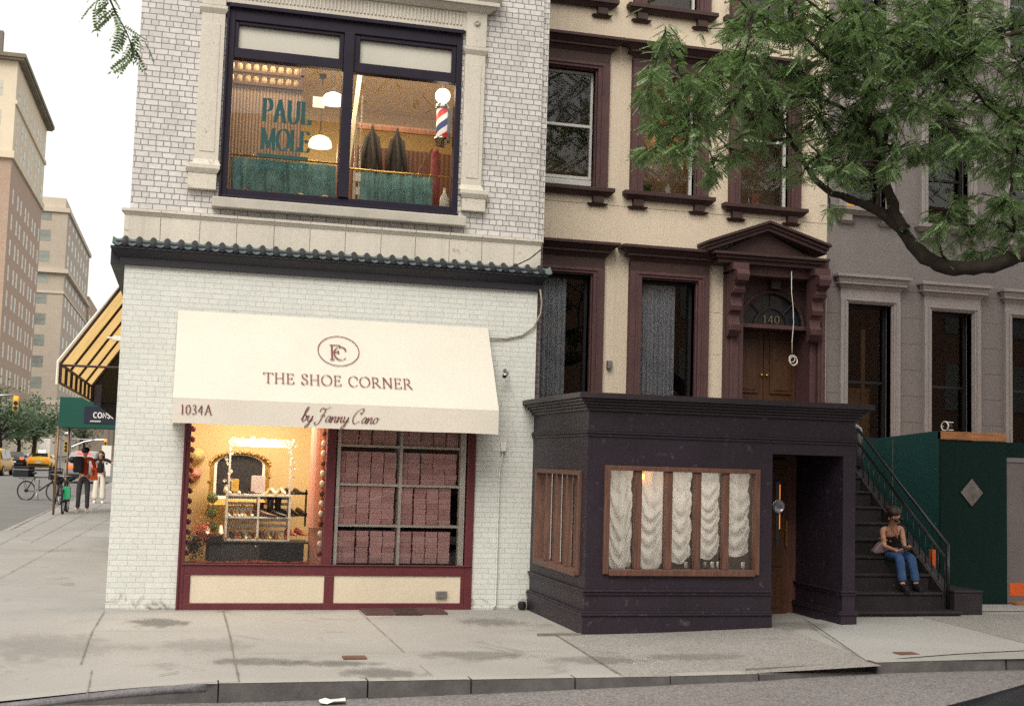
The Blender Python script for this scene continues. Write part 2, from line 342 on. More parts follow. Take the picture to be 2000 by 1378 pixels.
# ---------------- lettering ----------------
def ell(cx,cy,rx,ry,a0,a1,n=18): return [(cx+rx*math.cos(R_(a0+(a1-a0)*i/n)),cy+ry*math.sin(R_(a0+(a1-a0)*i/n))) for i in range(n+1)]
def spl(pts,n=6):
    out=[]; p=[pts[0]]+list(pts)+[pts[-1]]
    for i in range(1,len(p)-2):
        for k in range(n):
            t=k/n; o=[]
            for d in (0,1):
                a,b,c,e=p[i-1][d],p[i][d],p[i+1][d],p[i+2][d]
                o.append(.5*((2*b)+(-a+c)*t+(2*a-5*b+4*c-e)*t*t+(-a+3*b-3*c+e)*t**3))
            out.append(tuple(o))
    out.append(tuple(pts[-1])); return out
def sf(x,y,w=.13): return [(x-w,y),(x+w,y)]
G={ # centre lines on a unit-high body, width, strokes
'T':(.78,[[(.39,0),(.39,1)],[(.02,.97),(.76,.97)],sf(.39,.015),[(.03,.97),(.02,.82)],[(.75,.97),(.76,.82)]]),
'H':(.86,[[(.15,0),(.15,1)],[(.71,0),(.71,1)],[(.15,.5),(.71,.5)],sf(.15,.015),sf(.71,.015),sf(.15,.985),sf(.71,.985)]),
'E':(.68,[[(.15,0),(.15,1)],[(.03,.98),(.57,.98)],[(.15,.52),(.48,.52)],[(.03,.02),(.6,.02)],[(.57,.98),(.57,.83)],[(.6,.02),(.63,.2)],[(.48,.6),(.48,.43)]]),
'F':(.62,[[(.15,0),(.15,1)],[(.03,.98),(.57,.98)],[(.15,.52),(.48,.52)],sf(.15,.015),[(.57,.98),(.57,.83)],[(.48,.6),(.48,.43)]]),
'L':(.62,[[(.15,0),(.15,1)],[(.03,.02),(.57,.02)],sf(.15,.985),[(.57,.02),(.6,.22)]]),
'S':(.58,[spl([(.48,.78),(.44,.93),(.28,1.0),(.12,.92),(.09,.76),(.2,.6),(.38,.48),(.49,.32),(.46,.1),(.28,0),(.12,.06),(.06,.24)]),[(.48,.76),(.49,.96)],[(.06,.26),(.05,.04)]]),
'O':(.92,[ell(.46,.5,.40,.5,90,450,32)]),
'0':(.56,[ell(.28,.45,.22,.45,90,450,28)]),
'C':(.82,[ell(.46,.5,.40,.5,45,318,26),[(.74,.86),(.76,.68)]]),
'R':(.80,[[(.15,0),(.15,1)],[(.03,.98),(.32,.98)]+ell(.34,.735,.22,.245,90,-90,12)+[(.15,.49)],[(.36,.49),(.72,.02)],sf(.15,.015),[(.66,.015),(.8,.015)]]),
'P':(.68,[[(.15,0),(.15,1)],[(.03,.98),(.32,.98)]+ell(.34,.72,.24,.26,90,-90,12)+[(.15,.46)],sf(.15,.015)]),
'B':(.70,[[(.15,0),(.15,1)],[(.03,.98),(.32,.98)]+ell(.34,.75,.2,.23,90,-90,12)+[(.15,.52)],[(.3,.52)]+ell(.34,.27,.25,.25,90,-90,12)+[(.03,.02)]]),
'N':(.90,[[(.15,0),(.15,1)],[(.15,1),(.75,.02)],[(.75,0),(.75,1)],sf(.15,.015),[(.03,.985),(.18,.985)],sf(.75,.985)]),
'M':(1.06,[[(.16,0),(.18,1)],[(.18,1),(.52,.04)],[(.52,.04),(.87,1)],[(.87,1),(.90,0)],sf(.16,.015),sf(.90,.015),[(.04,.985),(.2,.985)],[(.85,.985),(1.0,.985)]]),
'A':(.84,[[(.12,0),(.42,1)],[(.40,1),(.72,0)],[(.22,.34),(.62,.34)],sf(.12,.015,.11),sf(.73,.015)]),
'U':(.86,[[(.15,1),(.15,.32)]+ell(.43,.32,.28,.32,180,360,14)+[(.71,1)],sf(.15,.985),sf(.71,.985)]),
'1':(.42,[[(.21,0),(.21,.9)],[(.21,.9),(.08,.8)],sf(.21,.015,.12)]),
'3':(.52,[spl([(.08,.78),(.2,.9),(.38,.82),(.36,.62),(.2,.52),(.38,.42),(.44,.2),(.26,0),(.07,.08)])]),
'4':(.58,[[(.4,0),(.4,.9)],[(.4,.9),(.05,.28)],[(.05,.28),(.54,.28)]]),
' ':(.36,[])}
SG={ # plain lettering for the canopy
'C':(.82,[ell(.45,.5,.38,.46,50,310,20)]),'O':(.95,[ell(.47,.5,.40,.46,0,360,26)]),'N':(.88,[[(.12,.04),(.12,.96),(.74,.04),(.74,.96)]]),
'S':(.7,[spl([(.58,.82),(.4,.96),(.16,.88),(.12,.68),(.33,.54),(.58,.38),(.55,.12),(.3,.03),(.08,.16)])]),
'2':(.6,[spl([(.08,.75),(.2,.95),(.45,.9),(.5,.68),(.3,.4),(.08,.04)])+[(.55,.04)]])}
CG={ # joined script
'b':(.42,[spl([(.0,.1),(.14,.5),(.26,.95),(.2,1.02),(.12,.8),(.1,.2),(.18,.0),(.32,.12),(.34,.36),(.24,.42),(.34,.34),(.44,.36)])]),
'y':(.46,[spl([(.02,.36),(.08,.42),(.08,.14),(.18,.02),(.32,.2),(.38,.42),(.32,.05),(.2,-.38),(.06,-.42),(.1,-.25),(.3,-.02),(.46,.2)])]),
'F':(.72,[spl([(.12,.72),(.2,.98),(.5,.92),(.82,1.08)]),spl([(.52,.93),(.42,.4),(.3,-.1),(.1,-.2),(-.02,-.06),(.08,.02)]),spl([(.22,.42),(.42,.48),(.6,.44)])]),
'a':(.44,[spl([(.36,.36),(.2,.44),(.06,.2),(.12,.02),(.26,.1),(.37,.38),(.34,.1),(.4,.02),(.5,.12)])]),
'n':(.48,[spl([(.0,.3),(.08,.42),(.08,.2),(.06,.0),(.12,.2),(.26,.42),(.34,.36),(.32,.1),(.38,.01),(.5,.14)])]),
'C':(.76,[spl([(.62,.78),(.68,.98),(.5,1.04),(.2,.8),(.06,.4),(.14,.06),(.36,-.02),(.62,.16)]),spl([(.62,.78),(.56,.66),(.5,.76)])]),
'o':(.42,[spl([(.3,.42),(.12,.38),(.06,.14),(.16,.01),(.32,.12),(.34,.34),(.24,.42),(.34,.36),(.46,.4)])]),
' ':(.25,[])}
def text_mesh(mb,txt,font,h,org,U,V,thick=.12,thin=.035,pen=18,slant=0,track=.10,width=None,sx=1.0,uniform=False,N=None,tck=0.0):
    """lay txt from org along U, up V, cap height h"""
    tot=sum(font[c][0]*sx+track for c in txt)-track
    if width: k=width/(tot*h)
    else: k=1
    U=Vector(U).normalized(); V=Vector(V).normalized(); org=Vector(org); x=0; 
    Nn=U.cross(V).normalized()*.0006; li=0
    for c in txt:
        w,st=font[c]
        for s_ in st:
            pts=[]
            for (a,b_) in s_:
                pts.append(((x+a*sx+b_*slant)*k,b_))
            n=len(pts); lv=[];rv=[]
            li+=1
            for i,p in enumerate(pts):
                q0=pts[max(i-1,0)]; q1=pts[min(i+1,n-1)]; dx,dy=q1[0]-q0[0],q1[1]-q0[1]; l=math.hypot(dx,dy) or 1
                an=math.atan2(dy,dx); wd=thick if uniform else thin+(thick-thin)*abs(math.sin(an-R_(pen)))
                nx,ny=-dy/l*wd/2,dx/l*wd/2
                o_=Nn*(li%7)
                lv.append(org+U*(p[0]+nx)*h+V*(p[1]+ny)*h+o_); rv.append(org+U*(p[0]-nx)*h+V*(p[1]-ny)*h+o_)
            mb.add(lv+rv,[(i,i+1,n+i+1,n+i) for i in range(n-1)])
        x+=w*sx+track
    return mb
# ================= ground =================
def ss(a,b,x):
    t=max(0,min(1,(x-a)/(b-a))); return t*t*(3-2*t)
def gz(x,y=0):
    z=.085*ss(4.8,8.2,x)
    if x<1.0: z-=.135*ss(1.0,-1.2,x)*ss(-2.2,-4.5,y)
    return z
def rz(x): return -.135+.12*ss(1,7.5,x)
def yk(x):   # line of the kerb, rounded at the avenue corner
    return -4.57 if x>-.4 else -4.57+2.4-math.sqrt(max(0,2.4**2-min(2.4,(-.4-x))**2))
def conc(name,c,agg=0,rough=.85,stain=(.17,.16,.145),samt=.58):
    m,nt,bs=nodes(name); v=ocoord(nt)
    a=noise(nt,v,.55,9,.6,.3); c1=mixc(nt,ramp(nt,a,.3,.72),sc(c,.84),sc(c,1.1))
    s=noise(nt,v,1.15,9,.62,1.2); w=nt.nodes.new('ShaderNodeMath'); w.operation='MULTIPLY'; w.inputs[1].default_value=.5; L(nt,ramp(nt,s,samt,samt+.10),w.inputs[0]); c1=mixc(nt,w.outputs[0],c1,stain)
    f=noise(nt,v,130,3,.7); c1=mixc(nt,.5,c1,ramp(nt,f,.3,.7,(.62,.62,.62),(1.25,1.25,1.25)),'MULTIPLY')
    vo=nt.nodes.new('ShaderNodeTexVoronoi'); vo.inputs['Scale'].default_value=9; vo.feature='DISTANCE_TO_EDGE'
    gm=nt.nodes.new('ShaderNodeTexVoronoi'); gm.inputs['Scale'].default_value=3.1; L(nt,v,gm.inputs['Vector'])
    L(nt,v,gm.inputs['Vector']); spot=ramp(nt,gm.outputs[0],.045,.06,(1,1,1),(0,0,0)); sm=nt.nodes.new('ShaderNodeMath'); sm.operation='MULTIPLY'; sm.inputs[1].default_value=.35; L(nt,spot,sm.inputs[0]); c1=mixc(nt,sm.outputs[0],c1,(.12,.115,.11))
    if agg:
        vv=nt.nodes.new('ShaderNodeTexVoronoi'); vv.inputs['Scale'].default_value=55; L(nt,v,vv.inputs['Vector'])
        c1=mixc(nt,agg*.65,c1,ramp(nt,vv.outputs[1],.15,.85,(.45,.43,.42),(1.4,1.36,1.32)),'MULTIPLY'); bump(nt,bs,vv.outputs[0],.8,.008)
    else: bump(nt,bs,f,.3,.003)
    L(nt,c1,bs.inputs['Base Color']); bs.inputs['Roughness'].default_value=rough; return m
M['concrete']=conc('pavement concrete',(.325,.315,.298))
M['slab']=conc('newer concrete slab',(.35,.345,.335),samt=.66)
M['aggregate']=conc('exposed aggregate slab',(.29,.28,.27),.7)
M['asphalt']=conc('street asphalt',(.20,.19,.195),1,samt=.6,stain=(.09,.08,.08))
M['asphalt2']=conc('avenue asphalt',(.17,.17,.165),0,samt=.66)
M['joint']=mat('pavement joint dirt',(.17,.15,.13),.95,.3,6,.2)
M['kerb_top']=conc('kerb stone',(.34,.33,.305),0,samt=.66)
M['kerb_face']=mat('grimy kerb face',(.085,.080,.080),.6,.4,6,.8,40,wear=(.13,.12,.12),wearamt=.62)  # upright face darker than the kerb top
g=MB(); xs=[-1200,-200,-60,-30,-15,-8]+[ -6+.5*i for i in range(0,42)]+[18,25,40,80,300,1500]; ys=[-1200,-60,-25,-12,-8,-4.3,0,20,100,400,1500]
for x in xs:
    for y in ys: g.v.append((x,y,rz(x)-.006))
n=len(ys)
for i in range(len(xs)-1):
    for j in range(n-1): g.f.append((i*n+j,(i+1)*n+j,(i+1)*n+j+1,i*n+j+1))
g.build('ground','asphalt',kind='structure')
g=MB(); g.box(-17.6,-3.0,-3.4,420,-.2,-.128); g.build('avenue_road','asphalt2',kind='structure')
g=MB(); xs=[-2.78+.09*i*i*.12+.001 for i in range(0,1)]+[-2.78+.24*i for i in range(0,52)]+[10,11,12,14,18,26,40]; T=16
for x in xs:
    y0=yk(x)+.15
    for j in range(T+1):
        y=y0+(2.4-y0)*j/T; g.v.append((x,y,gz(x,y)))
for i in range(len(xs)-1):
    for j in range(T): a=i*(T+1)+j; g.f.append((a,a+T+1,a+T+2,a+1))
g.quad((-2.78,2.4,0),(.3,2.4,0),(.3,300,0),(-2.78,300,0))
g.quad((-2.78,-2.1,-.2),(-2.78,-2.1,0),(-2.78,300,0),(-2.78,300,-.2))
g.build('pavement','concrete',kind='structure')
def sheet(name,c,m,dz,n=10,grow=0):
    mb=MB(); 
    for i in range(n+1):
        for j in range(n+1):
            u,v=i/n,j/n; a=Vector(c[0]).lerp(Vector(c[1]),u); b_=Vector(c[3]).lerp(Vector(c[2]),u); p=a.lerp(b_,v)
            mb.v.append((p.x,p.y,gz(p.x,p.y)+dz))
    for i in range(n):
        for j in range(n): a=i*(n+1)+j; mb.f.append((a,a+n+1,a+n+2,a+1))
    return mb.build(name,m,kind='structure')
def gp(x,y,z=0): p=P(x,y,Z=z); return (p.x,p.y,0)
sheet('aggregate_slab',[gp(1085,1240,0),gp(1530,1226,.05),gp(1722,1301,.05),gp(1215,1322,.0)],'aggregate',.005)
sheet('pale_slab',[(7.55,-1.7,0),(9.1,-1.5,0),(8.9,-3.95,0),(6.75,-4.30,0)],'slab',.009)
sheet('aggregate_slab',[(9.1,-1.3,0),(16,-1.0,0),(16,-4.4,0),(8.93,-4.0,0)],'aggregate',.005)
sheet('pale_slab',[(10.3,-.3,0),(16,-.3,0),(16,-.95,0),(10.0,-1.0,0)],'slab',.009)
def joint(pts,w=.012,name='pavement_joint'):
    mb=MB(); P3=[Vector((a,b_,0)) for a,b_ in pts]; f=[]
    for i in range(len(P3)-1):
        k=max(2,int((P3[i+1]-P3[i]).length/.12))
        for j in range(k): f.append(P3[i].lerp(P3[i+1],j/k))
    f.append(P3[-1]); l=[];r=[]
    for i,p in enumerate(f):
        t=(f[min(i+1,len(f)-1)]-f[max(i-1,0)]).normalized(); nn=Vector((-t.y,t.x,0)); j=random.uniform(-.0015,.0015); ww=w*random.uniform(.35,1.1)*.32
        q=p+nn*j; l.append((q.x+nn.x*ww,q.y+nn.y*ww,gz(q.x,q.y)+.013)); r.append((q.x-nn.x*ww,q.y-nn.y*ww,gz(q.x,q.y)+.013))
    mb.add(l+r,[(i,i+1,len(f)+i+1,len(f)+i) for i in range(len(f)-1)]); return mb.build(name,'joint',kind='structure')
def jp(*a,**k): joint([(P(x,y,Z=0).x,P(x,y,Z=0).y) for x,y in a],**k)
jp((205,1193),(181,1232),(158,1290),w=.022); jp((180,1232),(438,1233)); jp((436,1192),(448,1238),(458,1290),(467,1332),w=.03)
jp((180,1300),(170,1350),w=.014)
jp((467,1276),(700,1275),(1000,1272),(1105,1271)); jp((700,1192),(735,1225),(790,1275)); jp((1085,1240),(1215,1320),w=.014)
jp((0,1130),(200,1020),(215,1012),w=.016); jp((345,1187),(205,1190),w=.03); jp((130,1195),(205,1193),w=.008); jp((0,1198),(130,1195),w=.006)
jp((60,1060),(200,985),w=.02); jp((20,1035),(190,950),w=.04); jp((0,1300),(160,1290),w=.006); jp((820,1300),(845,1322),w=.01)
jp((310,1318),(350,1312),w=.02); jp((375,1310),(400,1308),w=.014); jp((0,1362),(240,1349),(370,1337),(470,1333),w=.03)
for x in (6.75,8.93): joint([(x,-4.3),(x+.45 if x<8 else x+.1,-2.6),(x+.85 if x<8 else x+.16,-1.5)],.014)
joint([(.0,.0),(4.8,.0)],.02); joint([(-2.3,3),(-2.3,60)],.02)
for y in (8,14.5,19,24,31,40,52): joint([(-2.7,y),(-.1,y)],.02)
# kerb stones
def kerb(x0,x1,y0a,y1a,dza=0,dzb=0,name='kerb'):
    mb=MB(); mf=MB(); w=.155
    za,zb=gz(x0,-4.57)+dza,gz(x1,-4.57)+dzb
    mb.add([(x0,y0a,za),(x1,y1a,zb),(x1,y1a+w,zb),(x0,y0a+w,za)],[(0,1,2,3)])
    mb.add([(x0,y0a+w,za),(x1,y1a+w,zb),(x1,y1a+w,zb-.12),(x0,y0a+w,za-.12)],[(0,1,2,3)])
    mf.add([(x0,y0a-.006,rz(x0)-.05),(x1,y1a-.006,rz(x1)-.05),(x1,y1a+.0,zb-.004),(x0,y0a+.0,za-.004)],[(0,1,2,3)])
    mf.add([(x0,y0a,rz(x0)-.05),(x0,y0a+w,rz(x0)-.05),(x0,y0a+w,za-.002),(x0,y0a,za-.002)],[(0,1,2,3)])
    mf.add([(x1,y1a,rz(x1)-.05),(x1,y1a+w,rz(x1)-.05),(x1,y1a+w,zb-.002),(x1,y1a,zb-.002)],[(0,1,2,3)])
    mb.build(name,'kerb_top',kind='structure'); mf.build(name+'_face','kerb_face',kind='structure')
kk=[.99,1.08,2.22,3.05,3.92,4.75,5.55]
kerb(.99,1.075,-4.565,-4.575)
for a,b_ in zip(kk[1:-1],kk[2:]): kerb(a+.006,b_-.006,-4.575+random.uniform(-.008,.008),-4.575+random.uniform(-.008,.008),.004,.004)
kerb(5.56,6.74,-4.58,-4.42,.0,-.075); kerb(6.76,8.1,-4.44,-4.4,.02,.0); kerb(8.12,9.6,-4.4,-4.38); kerb(9.62,11.2,-4.38,-4.38); kerb(11.22,16,-4.38,-4.38)
g=MB(); g.quad((5.5,-4.43,.035),(6.76,-4.27,.045),(6.76,-4.27,-.06),(5.5,-4.43,-.06)); g.build('kerb_gap','joint',kind='structure')
g=MB(); xx=[1.0-.12*i for i in range(0,31)]; g.add([(x,yk(x)+.17,gz(x,-4.57)+.003) for x in xx]+[(x,yk(x)+.03,gz(x,-4.57)-.006) for x in xx],[(i,i+1,32+i,31+i) for i in range(30)]); g.build('kerb','kerb_top',kind='structure')
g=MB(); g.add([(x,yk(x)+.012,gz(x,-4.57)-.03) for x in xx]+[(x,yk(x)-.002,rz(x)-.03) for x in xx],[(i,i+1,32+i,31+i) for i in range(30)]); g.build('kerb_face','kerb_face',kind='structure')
def stain(px,py,rx,ry,k=.55,c=(.085,.08,.072)):
    q=P(px,py,Z=0); m,nt,bs=nodes('pavement stain'); v=ocoord(nt); bs.inputs['Base Color'].default_value=(*c,1); bs.inputs['Roughness'].default_value=.8
    mp=nt.nodes.new('ShaderNodeMapping'); mp.inputs['Scale'].default_value=(1/rx,1/ry,0); L(nt,v,mp.inputs[0]); ln=nt.nodes.new('ShaderNodeVectorMath'); ln.operation='LENGTH'; L(nt,mp.outputs[0],ln.inputs[0])
    n1=noise(nt,v,5+random.random()*3,8,.75,.5); a=nt.nodes.new('ShaderNodeMath'); a.operation='MULTIPLY_ADD'; a.inputs[1].default_value=-.45; L(nt,ln.outputs['Value'],a.inputs[0]); L(nt,n1,a.inputs[2])
    r_=ramp(nt,a.outputs[0],.16,.30); b_=nt.nodes.new('ShaderNodeMath'); b_.operation='MULTIPLY'; b_.inputs[1].default_value=k*.72; L(nt,r_,b_.inputs[0]); L(nt,b_.outputs[0],bs.inputs['Alpha'])
    n=8; mb=MB()
    for i in range(n+1):
        for j in range(n+1): x=q.x+rx*(2*i/n-1); y=q.y+ry*(2*j/n-1); mb.v.append((x-q.x,y-q.y,gz(x,y)+.011))
    for i in range(n):
        for j in range(n): a_=i*(n+1)+j; mb.f.append((a_,a_+n+1,a_+n+2,a_+1))
    o_=mb.build('pavement_stain',m,kind='structure'); o_.location=(q.x,q.y,0)
stain(310,1216,.42,.55,.6); stain(500,1292,.55,.30,.5); stain(640,1296,.60,.22,.55); stain(745,1315,.45,.42,.5); stain(960,1215,.5,.5,.4); stain(930,1280,.7,.35,.35); stain(1160,1290,.6,.35,.35); stain(400,1260,.6,.6,.2); stain(1350,1285,.7,.3,.3); stain(90,1260,.8,1.0,.2); stain(1560,1235,.5,.5,.4)
# rolled steel edge of the corner ramp
g=MB(); pts=[(x,yk(x)+.03,gz(x,-4.57)-.036-.012*(1-x)) for x in [1.0-.12*i for i in range(0,31)]]; g.tube(pts,.034,10); g.build('kerb_steel_edge',mat('worn steel edge',(.13,.125,.14),.65,.4,5,.3,60,gr=.3),kind='structure',smooth=True)
g=MB(); g.quad((-.1,-5.35,-.136),(.62,-5.2,-.136),(.62,-5.05,-.134),(-.1,-5.2,-.134)); g.build('crosswalk_marking',mat('worn white road paint',(.42,.42,.40),.8,.3,8,.2,wear=(.13,.12,.12),wearamt=.45),kind='structure')
# ================= corner building =================
cb=thing('corner_building','white brick corner building with dark tile cornice, shoe shop below and barber shop upstairs','building',(2.4,0,0))
H=14.5
LW=[(.76,4.09,-1,2.55)]
w=MB(); w.wall(0,4.8,-.05,3.9,0,.18,LW); w.quad((0,0,-.05),(0,14,-.05),(0,14,3.9),(0,0,3.9)); w.build('painted_brick_wall','paint_brick',cb)
w=MB(); w.wall(4.8,4.88,-.05,4.42,.10,.2,[]); w.build('brick_strip','purple_brick',cb)
w=MB(); w.wall(.02,4.79,4.42,H,.03,.2,[(.98,3.77,4.64,6.88)]); w.quad((.02,.03,4.3),(.02,14,4.3),(.02,14,H),(.02,.03,H)); w.wall(4.79,4.88,4.42,H,.085,.2,[]); w.build('glazed_brick_wall','glazed_brick',cb)
w=MB(); w.box(.02,4.85,.3,14,H-.3,H-.1); w.build('roof','navy_trim',cb)
w=MB(); w.quad((4.88,.1,-.05),(4.88,14,-.05),(4.88,14,H),(4.88,.1,H)); w.quad((0,14,0),(4.88,14,0),(4.88,14,H),(0,14,H)); w.build('rear_wall','purple_brick',cb)
# stone belt and its moulding
w=MB(); w.box(-.03,4.82,-.03,.05,4.05,4.36)
for i in range(10): pass
w.flare(-.03,4.82,-.03,4.36,4.40,.0,.03,1,.3); w.box(-.065,4.84,-.065,.05,4.402,4.435)
w.quad((-.03,-.03,4.05),(-.03,14,4.05),(-.03,14,4.36),(-.03,-.03,4.36)); w.build('stone_belt','stone',cb,bev=.004)
for x in [.36,.79,1.20,1.62,2.03,2.44,2.86,3.27,3.68,4.08,4.48]: w=MB(); w.box(x-.003,x+.003,-.0325,-.02,4.06,4.355); w.box(x-.003,x+.003,-.0675,-.05,4.404,4.433); w.build('mortar_joint','joint',cb)
# dark fascia under the tiles
w=MB(); w.box(-.05,4.85,-.05,.0,3.80,3.88); w.flare(-.05,4.85,-.05,3.88,3.96,.0,.09,1,.3); w.box(-.155,4.885,-.155,.0,3.962,3.99); w.box(-.155,-.001,-.0,6,3.80,3.99); w.box(-.10,4.86,-.10,-.03,3.99,4.06)
w.build('cornice_fascia','navy_trim',cb,bev=.004)
N=33
for i in range(N):
    w=MB(); x=-.08+(4.88+.08)*(i+.5)/N
    pr=[(math.cos(a)*.035,math.sin(a)*.045) for a in [math.pi*k/6 for k in range(7)]]
    y0,y1=-.165,-.035; z0=4.0
    vs=[(x+a,y0,z0+b_) for a,b_ in pr]+[(x+a,y1,z0+b_*.9+.085) for a,b_ in pr]
    w.add(vs,[(k,k+1,k+8,k+7) for k in range(6)]+[tuple(range(6,-1,-1))])
    w.lathe((x,-.168,z0+.022),[(.0,-.012),(.034,-.008),(.036,.006),(.0,.01)],10,'y',1,1)
    w.build('roof_tile','tile',cb)
for i in range(N+1):
    w=MB(); x=-.08+(4.96)*i/N
    vs=[(x-.06,-.15,4.012),(x-.03,-.15,3.992),(x,-.15,3.985),(x+.03,-.15,3.992),(x+.06,-.15,4.012)]; vs+=[(a,-.035,c+.10) for a,b_,c in vs]
    w.add(vs,[(k,k+1,k+6,k+5) for k in range(4)])
    w.build('tile_pan','tile_pan',cb)
# scalloped drip of each pan
w=MB()
for i in range(N+1):
    x=-.08+(4.96)*i/N; w.tube([(x-.05,-.16,4.016),(x-.03,-.162,3.998),(x,-.163,3.99),(x+.03,-.162,3.998),(x+.05,-.16,4.016)],.009,6)
w.build('tile_lip','tile',cb)
# upstairs window: stone surround
w=MB()
def pil(x0,x1,zb,zt,zc0,zc1,cx0,cx1):
    w.box(x0,x1,-.03,.05,zb,zt); w.box(x0+.05,x1-.05,-.038,-.03,zb+.1,zt-.12)
    w.flare(x0,x1,-.03,zt,zt+.05,.0,.03); w.box(x0-.02,x1+.02,-.06,.05,zt+.052,zt+.09)
    w.box(cx0,cx1,-.09,.05,zc1-.05,zc1); w.flare(cx0+.03,cx1-.03,-.06,zc1-.10,zc1-.052,0,.03); w.box(cx0+.03,cx1-.03,-.055,.05,zc0,zc1-.102); w.flare(x0,x1,-.03,zc1+.001,zc1+.07,.03,0)
pil(.69,.955,5.06,6.78,4.72,5.0,.60,.975); pil(3.80,4.05,5.02,6.64,4.72,4.97,3.785,4.13)
w.box(.69,4.05,-.02,.05,6.93,7.16)   # frieze
for i in range(64):
    x=.98+i*.0435
    if x<3.76: w.box(x,x+.022,-.035,-.02,6.99,7.14)
w.box(3.80,4.05,-.05,.05,6.735,7.16); w.box(.69,.955,-.05,.05,6.875,7.16)
w.flare(.69,4.05,-.03,7.16,7.22,.02,.10); w.box(.56,4.18,-.16,.05,7.222,7.27); w.flare(.69,4.05,-.03,7.272,7.36,.10,.17); w.box(.52,4.22,-.21,.05,7.362,7.45)
w.build('window_surround','stone',cb,bev=.004)
w=MB()
for x in [1.0+.06*i for i in range(49)]: w.box(x,x+.03,-.06,-.028,7.165,7.195)
w.build('dentil','sill_stone',cb)
w=MB(); w.lathe((3.925,-.052,7.03),[(.0,-.012),(.03,-.01),(.045,-.004),(.05,.0)],12,'y'); 
for k in range(6):
    a=k*math.pi/3; w.ball((3.925+.024*math.cos(a),-.066,7.03+.024*math.sin(a)),.013,8,6)
w.build('rosette','sill_stone',cb)
w=MB(); w.box(.91,3.86,-.12,.05,4.515,4.635); w.build('window_sill','sill_stone',cb,bev=.012)
# frame
bw=MB(); y0,y1=-.0,.12
bw.box(.98,1.07,y0,y1,4.64,6.88); bw.box(3.70,3.77,y0,y1,4.64,6.88); bw.box(1.07,3.70,y0,y1,6.74,6.88); bw.box(1.07,3.70,y0,y1,4.64,4.76)
bw.box(2.335,2.455,y0-.03,y1,4.76,6.74); bw.box(1.07,2.335,y0+.01,y1,6.30,6.42); bw.box(2.455,3.70,y0+.01,y1,6.28,6.40)
bw.box(1.07,1.115,y0+.02,y1,6.42,6.74); bw.box(2.285,2.335,y0+.02,y1,6.42,6.74); bw.box(2.455,2.53,y0+.02,y1,6.40,6.74); bw.box(3.645,3.70,y0+.02,y1,6.40,6.74)
bw.box(1.115,2.285,y0+.02,y1,6.70,6.74); bw.box(2.53,3.645,y0+.02,y1,6.69,6.74)
bw.box(.975,1.0,-.05,-.001,4.64,6.92); bw.box(.975,3.775,-.05,-.001,6.88,6.93); bw.box(1.0,3.77,-.04,-.001,4.63,4.68)
fr=bw.build('barber_window','black_frame',cb,bev=.006)
w=MB(); w.box(1.115,2.285,.07,.08,6.42,6.70); w.build('frosted_pane','frost',fr); w=MB(); w.box(2.53,3.645,.07,.08,6.40,6.69); w.build('frosted_pane','frost',fr)
w=MB(); w.quad((1.07,.07,4.76),(2.335,.07,4.76),(2.335,.07,6.30),(1.07,.07,6.30)); w.build('window_pane','glass_shop',fr); w=MB(); w.quad((2.455,.07,4.76),(3.70,.07,4.76),(3.70,.07,6.28),(2.455,.07,6.28)); w.build('window_pane','glass_shop',fr)
# gilt lettering on the pane
w=MB(); yt=.062
def lp(x,y): q=P(x,y,Y=yt); return q
a=lp(511,240);b_=lp(607,250)
text_mesh(w,'PAUL',G,.27,(a.x,yt,5.60),(1,0,0),(0,0,1),.17,.035,10,width=lp(606,240).x-a.x-.0,track=.02)
a=lp(508,285); text_mesh(w,'MOLE',G,.25,(a.x,yt,5.27),(1,0,0),(0,0,1),.165,.035,10,width=lp(604,288).x-a.x,track=.02)
w.box(lp(503,294).x,lp(602,300).x,yt-.002,yt,5.175,5.215)
a=lp(504,305); text_mesh(w,'BARBER SHOP',G,.10,(a.x,yt,5.03),(1,0,0),(0,0,1),.16,.05,10,width=lp(603,308).x-a.x,track=.03)
w.build('lettering','teal_ink',fr)
# barber shop room
w=MB(); X0,X1,Z0,Z1,D=.3,4.6,4.45,6.98,4.2
w.quad((X0,.24,Z0),(X1,.24,Z0),(X1,D,Z0),(X0,D,Z0)); w.quad((X0,.24,Z0),(X0,D,Z0),(X0,D,Z1),(X0,.24,Z1))
w.build('room_floor','room_dark',cb)
w=MB(); w.quad((X0,.24,Z1),(X1,.24,Z1),(X1,D,Z1),(X0,D,Z1)); w.quad((X0,D,Z0),(X1,D,Z0),(X1,D,Z1),(X0,D,Z1)); w.quad((X1,.24,Z0),(X1,.24,Z1),(X1,D,Z1),(X1,D,Z0)); w.build('room_wall','room_warm',cb)
w=MB(); w.box(1.0,1.94,.75,.80,4.5,6.20); w.build('slatted_partition',ribbed('slatted wood',(.50,.34,.25),8,0),cb)
w=MB(); w.box(1.0,1.94,.72,.80,6.205,6.245); w.box(1.0,1.94,.72,.80,6.36,6.39); w.box(1.0,1.94,.72,.80,6.50,6.53); w.box(1.90,1.94,.72,.8,6.245,6.5); w.build('partition_shelf',wood('walnut shelf',(.16,.08,.05)),cb)
w=MB(); 
for r_ in (6.248,6.393):
    for i in range(9): w.lathe((1.07+.098*i,.77,r_),[(.03,0),(.036,.03),(.033,.07),(.026,.085)],8)
w.build('jar_row',mat('amber ware jars',(.55,.40,.22),.4,.2,20,0),cb)
w=MB(); w.box(2.55,4.5,2.2,2.25,4.5,5.95); w.box(3.95,4.5,.4,.45,4.5,6.9); w.build('brown_panelling',ribbed('brown wood panelling',(.13,.055,.035),5,0,.5,.4),cb)
